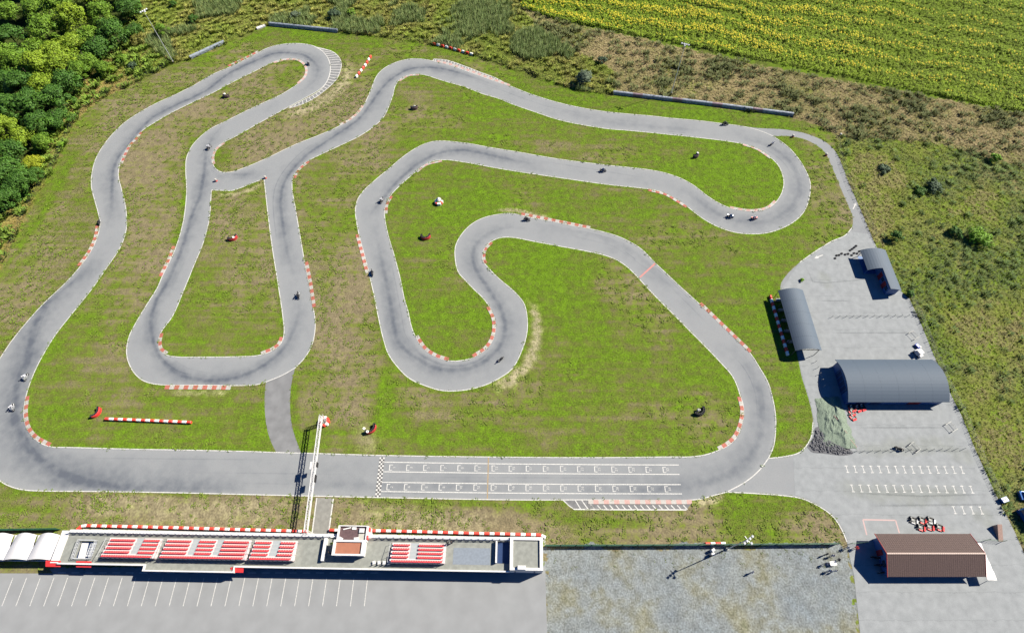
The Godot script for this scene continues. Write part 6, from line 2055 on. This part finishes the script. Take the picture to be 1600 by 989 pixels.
func small_things() -> void:
	# ------------------------------------------------ riders and motorcycles
	var ride := mirrored({"pelvis": Vector3(0, 0.92, -0.3), "chest": Vector3(0, 1.16, 0.02), "neck": Vector3(0, 1.24, 0.2), "head": Vector3(0, 1.28, 0.28), "sh_l": Vector3(0.2, 1.16, 0.12), "el_l": Vector3(0.31, 0.95, 0.2), "wr_l": Vector3(0.29, 0.93, 0.4), "hip_l": Vector3(0.12, 0.9, -0.28), "kn_l": Vector3(0.24, 0.72, 0.06), "an_l": Vector3(0.19, 0.4, -0.26), "toe_l": Vector3(0.2, 0.36, -0.12)})
	var rider_mesh := body(ride)
	var paint_blue := mat(Color(0.03, 0.09, 0.2), 0.3)
	var bikes := {"black": make_bike(M.black), "blue": make_bike(paint_blue), "white": make_bike(M.steel), "red": make_bike(M.red)}
	var R := [
		[Vector3(-65.09, 0, -160.03), Vector2(-66.57, -162.55), Vector2(-64.23, -156.33), "black", "suit_white", 0.3, "rounding the inside of the northern hairpin"],
		[Vector3(-87.11, 0, -123.02), Vector2(-86.58, -124.54), Vector2(-87.68, -121.02), "black", "suit_white", 0.3, "rounding the western tip of the grass tongue"],
		[Vector3(-109.24, 0, -95.96), Vector2(-109.93, -97.88), Vector2(-108.72, -94.06), "black", "suit_black", -0.3, "beside the kerb on the western edge of the track"],
		[Vector3(-52.21, 0, -73.56), Vector2(-53.13, -75.95), Vector2(-51.77, -71.22), "black", "suit_black", 0.1, "on the road right of the grass triangle"],
		[Vector3(-35.14, 0, -80.08), Vector2(-36.12, -82.77), Vector2(-34.29, -77.06), "black", "suit_black", -0.2, "at the left edge of the central road below its kerb"],
		[Vector3(-35.05, 0, -103.35), Vector2(-33.93, -105.82), Vector2(-35.81, -100.92), "black", "suit_white", 0.35, "in the bend where the central road turns down"],
		[Vector3(3.91, 0, -96.81), Vector2(5.94, -96.39), Vector2(1.87, -97.24), "black", "suit_black", 0.2, "below the kerb of the inner road"],
		[Vector3(25.5, 0, -114.19), Vector2(23.36, -114.43), Vector2(27.62, -113.71), "black", "suit_blue", 0.0, "in the middle of the upper inner road"],
		[Vector3(63.25, 0, -132.62), Vector2(65.42, -132.08), Vector2(61.02, -132.88), "black", "suit_black", 0.0, "at the upper edge of the northern straight"],
		[Vector3(58.16, 0, -98.1), Vector2(56.23, -98.75), Vector2(60.12, -97.67), "blue", "suit_blue", 0.15, "in blue entering the eastern hairpin"],
		[Vector3(64.33, 0, -97.45), Vector2(62.29, -97.45), Vector2(66.38, -97.45), "red", "suit_white", 0.15, "on a red and white machine in the eastern hairpin"],
		[Vector3(-2.65, 0, -56.64), Vector2(-4.1, -55.37), Vector2(-1.18, -58.1), "black", "suit_black", 0.3, "in the lower part of the central hairpin"],
		[Vector3(-109.76, 0, -52.22), Vector2(-109.77, -53.94), Vector2(-109.9, -50.53), "white", "suit_white", 0.2, "in pale clothes at the start of the big south-western corner"],
		[Vector3(-109.56, 0, -45.13), Vector2(-109.92, -46.61), Vector2(-108.66, -43.38), "white", "suit_white", 0.25, "in pale clothes in the middle of the big south-western corner"],
		[Vector3(75.27, 0, -124.54), Vector2(73.14, -123.27), Vector2(77.11, -126.07), "black", "suit_white", 0.15, "where the pit lane leaves the northern bend"]]
	var first := {}
	for r in R:
		var turn := heading(r[1], r[2])
		var at: Vector3 = r[0] + Vector3(0, 0.025, 0)
		var b: Node3D = bikes[r[3]] if not first.has(r[3]) else bikes[r[3]].duplicate()
		first[r[3]] = true
		place(b, "motorcycle", "%s motorcycle %s" % [r[3], r[6]], "motorcycle", at, turn, "motorcycles on the track", r[5])
		var p := Node3D.new()
		part("body", rider_mesh, M[r[4]], p)
		helmet(p, Vector3(0, 1.38, 0.32), M.helmet if r[4] != "suit_black" else M.black)
		place(p, "person", "crouched motorcycle rider %s" % r[6], "person", at, turn, "riders on the track", r[5])
	var parked: Node3D = bikes.black.duplicate()
	place(parked, "motorcycle", "black motorcycle parked alone on the paddock asphalt", "motorcycle", Vector3(81.94, 0, -35.94) + Vector3(0, 0.035, 0), 1.1)
	for k in 3:
		var pb: Node3D = bikes.black.duplicate()
		place(pb, "motorcycle", "%s of three dark motorcycles parked in the shade of the house" % ["foremost", "middle", "rearmost"][k], "motorcycle", Vector3(70.57, 0, -14.81) + Vector3(-0.3 + k * 0.25, 0.035, k * 1.3), 1.4 + k * 0.15)
	# ------------------------------------------------ people on foot
	var stand_j := mirrored({"pelvis": Vector3(0, 0.97, 0), "chest": Vector3(0, 1.28, 0.01), "neck": Vector3(0, 1.46, 0), "head": Vector3(0, 1.55, 0.01), "sh_l": Vector3(0.19, 1.41, 0), "el_l": Vector3(0.25, 1.13, -0.03), "wr_l": Vector3(0.24, 0.9, 0.09), "hip_l": Vector3(0.1, 0.93, 0), "kn_l": Vector3(0.11, 0.5, 0.03), "an_l": Vector3(0.11, 0.09, -0.02), "toe_l": Vector3(0.13, 0.05, 0.13)})
	var stand_mesh := body(stand_j)
	var reach := stand_j.duplicate()
	reach.el_l = Vector3(0.24, 1.2, 0.17)
	reach.wr_l = Vector3(0.12, 1.36, 0.36)
	reach.el_r = Vector3(-0.26, 1.17, 0.12)
	reach.wr_r = Vector3(-0.12, 1.3, 0.34)
	reach.kn_r = Vector3(-0.11, 0.52, 0.1)
	reach.an_r = Vector3(-0.11, 0.09, 0.1)
	reach.toe_r = Vector3(-0.13, 0.05, 0.25)
	var reach_mesh := body(reach)
	var PP := [
		[gl(50.9, 3.4, 1.3), 0.4, stand_mesh, "hivis", "person in a yellow vest standing on the terrace beside the control tower"],
		[gl(50.8, 3.4, 2.9), 3.0, stand_mesh, "suit_black", "person in dark clothes on the terrace in the shade of the control tower"],
		[gl(72.9, 3.4, 0.85), 3.3, reach_mesh, "suit_black", "dark clothed person aiming a camera at the terrace railing"],
		[gl(73.6, 3.4, 0.75), 2.7, reach_mesh, "suit_black", "second dark clothed person at the railing, right of the first"],
		[Vector3(65.13, 0, -16.53), 2.0, stand_mesh, "suit_white", "person in white at the end of the green fence by the house"],
		[Vector3(66.88, 0, -16.53), -1.2, stand_mesh, "red", "person in red right of the one in white by the green fence"],
		[Vector3(60.7, 0, -15.38), 0.7, stand_mesh, "suit_black", "person in black at the upper left of the group round the white table"],
		[Vector3(61.87, 0, -15.15), -0.5, stand_mesh, "suit_white", "person in white behind the white table in the yard"],
		[Vector3(60.11, 0, -13.68), 1.5, reach_mesh, "jeans", "person in blue left of the white table in the yard"],
		[Vector3(62.76, 0, -14.36), -1.5, reach_mesh, "suit_black", "person in black right of the white table in the yard"],
		[Vector3(60.51, 0, -12.46), 2.6, stand_mesh, "suit_blue", "person in dark blue below the white table, left one"],
		[Vector3(61.61, 0, -12.46), 3.4, stand_mesh, "suit_white", "person in white below the white table, right one"],
		[Vector3(45.76, 0, -12.23), 1.0, stand_mesh, "suit_white", "lone person in pale clothes on the gravel yard"]]
	for p in PP:
		var o := thing("person", p[4], "person", p[0], p[1])
		part("body", p[2], M[p[3]], o)
		head_with_hair(o, Vector3(0, 1.655, 0.025))
	var tb := thing("folding_table", "white folding table among the group of people in the gravel yard", "table", Vector3(61.62, 0, -13.8), 0.1)
	var tt := MB.new()
	tt.bev(Transform3D(Basis(), Vector3(0, 0.74, 0)), Vector3(1.3, 0.05, 0.8), 0.01)
	part("table_top", tt, M.white, tb)
	for x in [-0.55, 0.55]:
		for z in [-0.3, 0.3]:
			var l := MB.new()
			l.bar(Vector3(x, 0, z), Vector3(x, 0.72, z), 0.04)
			part("leg", l, M.galv, tb)
	for k in 4:
		var ch := thing("white_chair", "white chair on the terrace behind the right seats, %s of a row of four" % ["first", "second", "third", "last"][k], "chair", gl(59.3 + k * 0.95, 3.4, 4.35), STAND_TURN + 0.3 - k * 0.1, "white chairs on the terrace")
		var s := MB.new()
		s.bev(Transform3D(Basis(), Vector3(0, 0.42, 0)), Vector3(0.55, 0.06, 0.55), 0.02)
		part("seat", s, M.white, ch)
		var b := MB.new()
		b.box(Transform3D(Basis(Vector3.RIGHT, 0.2), Vector3(0, 0.68, 0.3)), Vector3(0.55, 0.5, 0.05))
		part("backrest", b, M.white, ch)
		for x in [-0.22, 0.22]:
			for z in [-0.22, 0.22]:
				var l := MB.new()
				l.bar(Vector3(x, 0, z), Vector3(x, 0.4, z), 0.05)
				part("leg", l, M.white, ch)
	# ------------------------------------------------ karts
	var kp := [make_kart(M.red), make_kart(M.white)]
	var KS := [[Vector3(80.03, 0, -21.65), 1, "left kart in the upper row of parked karts"], [Vector3(81.76, 0, -21.65), 0, "middle kart in the upper row of parked karts"], [Vector3(83.48, 0, -21.65), 1, "right kart in the upper row of parked karts"], [Vector3(81.03, 0, -20.34), 0, "left kart in the lower row of parked karts"], [Vector3(82.79, 0, -20.45), 0, "middle kart in the lower row of parked karts"], [Vector3(84.71, 0, -20.34), 0, "right kart in the lower row of parked karts"],
		[Vector3(74.31, 0, -43.09), 0, "lowest kart of the group at the corner of the blue hall"], [Vector3(74.47, 0, -44.11), 0, "middle kart of the group at the corner of the blue hall"], [Vector3(74.73, 0, -44.99), 0, "uppermost kart of the group at the corner of the blue hall"], [Vector3(76, 0, -44.99), 0, "kart right of the group at the corner of the blue hall"], [Vector3(77.08, 0, -45.28), 0, "kart at the right end along the front of the blue hall"]]
	var had := [false, false]
	for k in KS:
		var o: Node3D = kp[k[1]].duplicate() if had[k[1]] else kp[k[1]]
		had[k[1]] = true
		place(o, "go_kart", k[2], "kart", k[0] + Vector3(0, 0.035, 0), 1.2 if k[0].z > -30 else 0.35, "parked karts")
	# ------------------------------------------------ cars
	place(make_car(M.car_blue, 5.2, 2.0, 2.1, true), "van", "dark blue van parked at the right edge of the picture", "van", Vector3(102.9, 0.03, -21.3), 0.32)
	place(make_car(M.car_blue, 4.0, 1.7, 1.4, false), "car", "blue car behind the grass at the right edge, upper one", "car", Vector3(105.0, 0, -26.2), 1.5)
	var bb := thing("blue_crate", "blue plastic crate at the end of the paddock fence", "crate", Vector3(99.57, 0, -25.52), 0.3)
	var bm := MB.new()
	bm.bev(Transform3D(Basis(), Vector3(0, 0.4, 0)), Vector3(1.3, 0.8, 0.9), 0.06)
	part("tub", bm, M.car_blue, bb)
	var bl := MB.new()
	bl.bev(Transform3D(Basis(), Vector3(0, 0.84, 0)), Vector3(1.36, 0.08, 0.96), 0.03)
	part("lid", bl, mat(Color(0.03, 0.10, 0.32), 0.4), bb)
	# ------------------------------------------------ barriers
	barrier_row(v2([-85.96,-19.8,-85.14,-20.63,-69.79,-20.32,-54.47,-19.92,-40.34,-19.56]), "in row before grandstand left half")
	barrier_row(v2([-36.08,-19.8,-22.77,-19.62,-7.58,-19.21,4.41,-18.97,6.05,-18.86,7.28,-17.92]), "in row before grandstand right half")
	barrier_row(v2([-88.47,-42.45,-79.3,-42.09,-69.3,-41.66]), "in row on lawn above start straight", 1.0)
	barrier_row(v2([-45.64,-163.82,-47.06,-158.79,-49.34,-153]), "in row between northern bends", 1.4, "top")
	barrier_row(v2([37.68,-17.28,42.59,-17.39]), "in row at green yard fence", 1.0)
	barrier_row(v2([63.18,-73.56,63.4,-65.78,63.68,-57.45]), "along open shelter side", 1.0, "top")
	barrier_row(v2([-26.36,-169.97,-20.98,-168,-11.41,-163.82]), "half overgrown along northern fence", 1.5)
	for b in [[Vector3(-82.14, 0, -110.65), "standing alone on the western track junction"], [Vector3(-68.69, 0, -111.7), "at the upper right corner of the grass triangle"], [Vector3(89.85, 0, -120.27), "red topped, at the edge of the pit lane"], [Vector3(96.15, 0, -128.14), "tilted, at the fence above the pit lane"], [Vector3(82.15, 0, -127.62), "small, in the grass at the start of the pit lane"]]:
		var o := thing("marker_barrel", "red and white marker barrel " + b[1], "barrel", b[0] + Vector3(0, 0.03, 0), 0.4)
		var m := MB.new()
		m.lathe(Transform3D(), PackedVector2Array([Vector2(0.36, 0), Vector2(0.4, 0.08), Vector2(0.38, 0.5)]), 12)
		part("lower_half", m, M.barrier_red, o)
		var n := MB.new()
		n.lathe(Transform3D(), PackedVector2Array([Vector2(0.38, 0.5), Vector2(0.36, 0.95), Vector2(0.28, 1.05), Vector2(0.0, 1.08)]), 12)
		part("upper_half", n, M.kerb_white, o)
		o.scale = Vector3(0.85, 0.85, 0.85)
	# ------------------------------------------------ tyre barriers on the lawns
	tyre_post(Vector3(-72.88, 0, -91.36), 0.5, 7, 2.6, 1.0, M.cover_red, "tyre barrier with a dark red cover on the grass triangle", [["ring", Vector3(0.3, 0.97, 0.95)]])
	tyre_post(Vector3(-22.55, 0, -91.77), 0.1, 8, 2.9, 1.05, M.cover_red, "crescent of tyres with a red lower cover on the lawn below the white one", [])
	tyre_post(Vector3(-29.69, 0, -139.98), 0.2, 6, 2.3, 0.9, M.maroon, "dark red tyre barrier on the lawn inside the northern bend", [["bag", Vector3(0.1, 0, -0.2)]])
	tyre_post(Vector3(-87.83, 0, -145.07), 0.0, 5, 2.2, 0.8, M.maroon, "small tyre barrier on the grass inside the northern hairpin", [["ring", Vector3(-0.3, 0.9, 0.1)]])
	tyre_post(Vector3(52.16, 0, -120.27), 0.9, 6, 2.4, 0.9, M.maroon, "tyre barrier on the lawn below the northern straight", [["ring", Vector3(0.5, 0.97, 0.6)]])
	tyre_post(Vector3(-30.84, 0, -40.66), 0.75, 8, 2.4, 1.2, M.cover_red, "long crescent of tyres with red front and white tyre near the start straight", [["ring", Vector3(-0.9, 0.97, 0.85)], ["ring", Vector3(-1.0, 0.0, -0.6)]])
	tyre_post(Vector3(40.88, 0, -44.55), 0.6, 8, 2.6, 1.15, null, "black crescent of tyres with a pale bag on the south-eastern lawn", [["bag", Vector3(-0.2, 0.3, 0.1)]])
	tyre_post(Vector3(-91.58, 0, -44.11), 1.2, 8, 2.2, 1.15, M.red, "bright red crescent barrier left of the barrier row on the south-western lawn", [])
	# the white one with a folded parasol
	var wp := thing("marshal_stand", "white and red marshal stand with a white top on the central lawn", "stand", Vector3(-19.75, 0, -102.91), 0.3)
	for k in 7:
		var a := 0.3 + PI * 1.1 * k / 6.0
		var m := MB.new()
		m.lathe(Transform3D(Basis(), Vector3(cos(a) * 0.85, 0, sin(a) * 0.85)), PackedVector2Array([Vector2(0.3, 0), Vector2(0.32, 0.1), Vector2(0.3, 0.85), Vector2(0.0, 0.9)]), 10)
		part("pad", m, M.barrier_red if k % 3 == 1 else M.barrier_white, wp)
	var pr := MB.new()
	pr.tube(Vector3(0, 0, -0.2), Vector3(0, 1.9, -0.2), 0.04, 0.03, 6)
	part("pole", pr, M.galv, wp)
	var pc := MB.new()
	pc.lathe(Transform3D(Basis(), Vector3(0, 1.2, -0.2)), PackedVector2Array([Vector2(0.72, 0), Vector2(0.5, 0.3), Vector2(0.0, 0.75)]), 12)
	part("parasol", pc, M.white, wp)
	# ------------------------------------------------ banner walls
	for b in [[v2([-104.03,-162.7,-98.85,-167.35,-93.16,-172.29]), 1.1, "blue grey banner wall right of the tall lamp mast"], [v2([-82.09,-180.11,-68.94,-178.04,-55.71,-175.99]), 1.2, "long blue grey banner wall above the northern hairpin"], [v2([31.22,-146.22,58.48,-141.52,87.28,-135.99]), 1.15, "very long worn blue banner wall along the northern straight"], [v2([-85.92,-177.86,-83.1,-179.76]), 0.7, "short white banner roll between two blue banner walls"]]:
		var line := resample(b[0], 3.0)
		var o := thing("banner_wall", b[2], "banner wall", Vector3(line[0].x, 0, line[0].y))
		for k in maxi(1, line.size() - 1):
			var e0 := line[k]
			var e1: Vector2 = line[k + 1] if k + 1 < line.size() else b[0][b[0].size() - 1]
			var d := (e1 - e0).normalized()
			var s := Vector3(-d.y, 0, d.x)
			var m := MB.new()
			var q0 := Vector3(e0.x - line[0].x, 0, e0.y - line[0].y)
			var q1 := Vector3(e1.x - line[0].x, 0, e1.y - line[0].y)
			for j in 8:
				var a0 := PI * j / 8.0
				var a1 := PI * (j + 1) / 8.0
				var u0: Vector3 = s * cos(a0) * 0.5 + Vector3.UP * (b[1] * (0.5 + 0.5 * sin(a0)))
				var u1: Vector3 = s * cos(a1) * 0.5 + Vector3.UP * (b[1] * (0.5 + 0.5 * sin(a1)))
				m.quad(q0 + u0, q1 + u0, q1 + u1, q0 + u1)
			for f in [-1, 1]: m.quad(q0 + s * 0.5 * f, q1 + s * 0.5 * f, q1 + s * 0.5 * f + Vector3.UP * b[1] * 0.5, q0 + s * 0.5 * f + Vector3.UP * b[1] * 0.5)
			for f in [[q0, -1.0], [q1, 1.0]]:
				for j in 8:
					var a0 := PI * j / 8.0
					var a1 := PI * (j + 1) / 8.0
					m.tri(f[0] + Vector3.UP * 0.3, f[0] + s * cos(a0) * 0.5 + Vector3.UP * (b[1] * (0.5 + 0.5 * sin(a0))), f[0] + s * cos(a1) * 0.5 + Vector3.UP * (b[1] * (0.5 + 0.5 * sin(a1))))
			part("banner", m, M.white if b[1] < 1.0 else (M.banner_red if k % 4 == 2 and b[1] == 1.15 else M.banner), o)
	# ------------------------------------------------ tyres by the kiosk
	var ty := MB.new()
	for j in 1: ty.lathe(Transform3D(Basis(), Vector3(0, j * 0.2, 0)), PackedVector2Array([Vector2(0.15, 0.03), Vector2(0.26, 0.0), Vector2(0.3, 0.06), Vector2(0.3, 0.14), Vector2(0.26, 0.2), Vector2(0.15, 0.17), Vector2(0.15, 0.03)]), 10)
	var tm := ty.mesh()
	var tk := 0
	for p in resample(v2([82.4,-84.92,83.66,-85.91,85.19,-86.11,86.74,-85.81,88.2,-86.3,89.69,-86.9]), 0.82):
		one("tyre", tm, M.rubber, "%s black tyre from left in curved line before the blue kiosk" % nth(tk), "tyre", Vector3(p.x, 0.03, p.y + (0.18 if tk % 2 == 0 else -0.18)), 0.0, "tyres in the line by the kiosk")
		tk += 1
	tk = 0
	for p in resample(v2([86.99,-87.2,88.02,-87.9,89.32,-88.91]), 0.8):
		one("tyre", tm, M.rubber, "%s black tyre from left in short line on the pit lane" % nth(tk), "tyre", Vector3(p.x, 0.03, p.y), 0.0, "tyres in the short line on the pit lane")
		tk += 1
	# ------------------------------------------------ camouflage net over gravel
	var gp := MB.new()
	gp.poly(smooth(v2([65.7,-40.66,67.08,-40.66,68.29,-37.59,71.31,-36.22,72.2,-35.13,69.88,-34.59,66.22,-34.99,63.35,-35.4,62.78,-36.35,64.55,-38.42]), 0.6, true), 0.06)
	var pile := MB.new()
	var sq := RandomNumberGenerator.new()
	sq.seed = 8
	var outline: PackedVector2Array = v2([65.69,-40.1,66.78,-39.54,68.22,-37.31,70.95,-35.94,71.7,-35.26,69.69,-34.86,66.29,-35.26,63.69,-35.67,63.36,-36.49,64.83,-38.42])
	var n_stone := 0
	while n_stone < 420:
		var sp := Vector2(sq.randf_range(60, 75), sq.randf_range(-43, -33))
		if not Geometry2D.is_point_in_polygon(sp, outline): continue
		n_stone += 1
		var sr := sq.randf_range(0.08, 0.26)
		pile.ball(Vector3(sp.x, 0.06 + sr * 0.4, sp.y), Vector3(sr, sr * 0.7, sr * sq.randf_range(0.7, 1.2)), 6, 4)
	var heap := one("stones", pile, M.gravel, "loose grey stones lying beside the camouflage net", "stones")
	heap.set_meta("kind", "stuff")
	struct("gravel_patch", gp, M.gravel, "patch of grey purple gravel beside the net")
	var nb := FastNoiseLite.new()
	nb.seed = 5
	nb.frequency = 0.45
	var corner := [Vector3(67.34, 0, -47.35), Vector3(72.83, 0, -47.65), Vector3(73.22, 0, -35.81), Vector3(65.89, 0, -36.76)]
	var nt := MB.new()
	var N := 22
	var C: Vector3 = corner[0]
	for i in N:
		for j in N:
			var q := []
			for c in [[0, 0], [1, 0], [1, 1], [0, 1]]:
				var u: float = (i + c[0]) / float(N)
				var v: float = (j + c[1]) / float(N)
				var p: Vector3 = (corner[0] as Vector3).lerp(corner[1], u).lerp((corner[3] as Vector3).lerp(corner[2], u), v) - C
				var edge := minf(minf(u, 1 - u), minf(v, 1 - v))
				p += Vector3(nb.get_noise_2d(p.x * 1.3, p.z), 0, nb.get_noise_2d(p.z * 1.3, p.x + 50)) * 0.5
				p.y = 0.08 + minf(edge * 3.0, 1.0) * (0.5 + 0.6 * absf(nb.get_noise_2d(p.x + 9, p.z))) + 0.35 * exp(-pow((u - 0.7) * 9.0, 2)) 
				q.append(p)
			nt.quad(q[3], q[2], q[1], q[0])
	var net := thing("camouflage_net", "crumpled pale green camouflage net spread beside the blue hall", "net", C)
	part("net_sheet", nt, M.net, net)
	for k in 3:
		var m := MB.new()
		m.bar(Vector3(2.5 + k * 1.2, 0.1, 3.0 + k * 3.0), Vector3(2.9 + k * 1.2, 1.3, 5.4 + k * 3.0), 0.06)
		part("prop", m, M.pink, net)
	# ------------------------------------------------ paddock odds and ends
	var post := MB.new()
	post.tube(Vector3.ZERO, Vector3(0, 0.95, 0), 0.05, 0.045, 7)
	post.ball(Vector3(0, 0.98, 0), Vector3(0.08, 0.06, 0.08), 7, 4)
	var pmh := post.mesh()
	var lines := [[Vector2(72.69, -35.4), Vector2(95.78, -35.94), 15, "in low row below blue hall", "left"], [Vector2(69.64, -56), Vector2(69.89, -49.92), 5, "between open shelter and blue hall", "top"], [Vector2(76.74, -67.68), Vector2(96.82, -68.03), 13, "in low row across upper paddock", "left"]]
	for l in lines:
		for k in l[2]:
			var p: Vector2 = (l[0] as Vector2).lerp(l[1], k / float(l[2] - 1))
			one("low_post", pmh, M.pale, "%s thin pale post from %s %s" % [nth(k), l[4], l[3]], "post", Vector3(p.x, 0.03, p.y), 0.0, "posts " + l[3])
	for k in [[Vector3(94.49, 0, -62.72), 0.45, "upper dark steel frame at the right edge of the paddock"], [Vector3(94.82, 0, -40.66), 0.45, "lower dark steel frame at the right edge of the paddock"], [Vector3(85.29, 0, -36.22), 0.55, "slanted grey steel frame in the row of posts"]]:
		var o := thing("steel_frame", k[2], "frame", k[0] + Vector3(0, 0.03, 0), k[1])
		for z in [-0.9, 0.9]:
			var m := MB.new()
			m.bar(Vector3(-0.8, 0.5, z), Vector3(0.8, 0.5, z), 0.14)
			part("cross_bar", m, M.dark_steel, o)
		for x in [-0.7, 0.7]:
			var m := MB.new()
			m.bar(Vector3(x, 0.45, -0.9), Vector3(x, 0.45, 0.9), 0.05)
			for z in [-0.9, 0.9]: m.bar(Vector3(x, 0, z), Vector3(x, 0.5, z), 0.05)
			part("rail", m, M.dark_steel, o)
	var ct := thing("white_buggy", "small white buggy standing behind the blue hall", "buggy", Vector3(93.84, 0, -57.93) + Vector3(0, 0.03, 0), 0.4)
	var cb := MB.new()
	cb.bev(Transform3D(Basis(), Vector3(0, 0.55, 0)), Vector3(1.1, 0.6, 2.0), 0.12)
	part("body", cb, M.white, ct)
	var cr := MB.new()
	cr.bev(Transform3D(Basis(), Vector3(0, 1.5, -0.1)), Vector3(1.15, 0.08, 1.3), 0.03)
	part("roof", cr, M.white, ct)
	for x in [-0.5, 0.5]:
		for z in [-0.65, 0.45]:
			var m := MB.new()
			m.bar(Vector3(x, 0.8, z), Vector3(x, 1.48, z), 0.05)
			part("pillar", m, M.black, ct)
			var w := MB.new()
			wheel(w, Vector3(x * 1.05, 0.25, z * 1.1), 0.25, 0.16)
			part("wheel", w, M.rubber, ct)
	var bt := MB.new()
	bt.bev(Transform3D(Basis(), Vector3(0, 0.62, 0.1)), Vector3(0.9, 0.3, 0.6), 0.05)
	part("bench", bt, M.black, ct)
	var jb := thing("blue_trolley", "small blue and white trolley above the white buggy", "trolley", Vector3(94.39, 0, -59.89) + Vector3(0, 0.03, 0), 0.5)
	var jm := MB.new()
	jm.bev(Transform3D(Basis(), Vector3(0, 0.45, 0)), Vector3(0.8, 0.4, 1.2), 0.12)
	part("tray", jm, mat(Color(0.03, 0.07, 0.4), 0.4), jb)
	var jw := MB.new()
	jw.bev(Transform3D(Basis(), Vector3(0.2, 0.5, 0.45)), Vector3(0.5, 0.5, 0.5), 0.1)
	part("white_box", jw, M.white, jb)
	for x in [-0.4, 0.4]:
		var w := MB.new()
		wheel(w, Vector3(x, 0.2, 0), 0.2, 0.1)
		part("wheel", w, M.rubber, jb)
	var rp := thing("loading_ramp", "pinkish wooden loading ramp standing right of the brown roofed house", "ramp", Vector3(95.5, 0.03, -20.7), 0.0)
	var rs := MB.new()
	rs.side(PackedVector2Array([Vector2(0, 1.5), Vector2(2.9, 0.08), Vector2(2.9, 0.0), Vector2(0, 1.4)]), Transform3D(), 0.0, 0.9)
	part("ramp_plate", rs, M.wood, rp)
	var rt := MB.new()
	for x in [0.06, 0.84]:
		rt.bar(Vector3(x, 0, 0.1), Vector3(x, 1.4, 0.1), 0.08)
		rt.bar(Vector3(x, 0, 1.2), Vector3(x, 0.85, 1.2), 0.08)
		rt.bar(Vector3(x, 0.1, 0.1), Vector3(x, 0.8, 1.2), 0.05)
	part("support", rt, M.dark_steel, rp)
	var rw := MB.new()
	for x in [0.02, 0.88]: rw.side(PackedVector2Array([Vector2(0.02, 0.0), Vector2(2.85, 0.0), Vector2(0.02, 1.38)]), Transform3D(), x - 0.02, x)
	part("side_panel", rw, M.wood, rp)
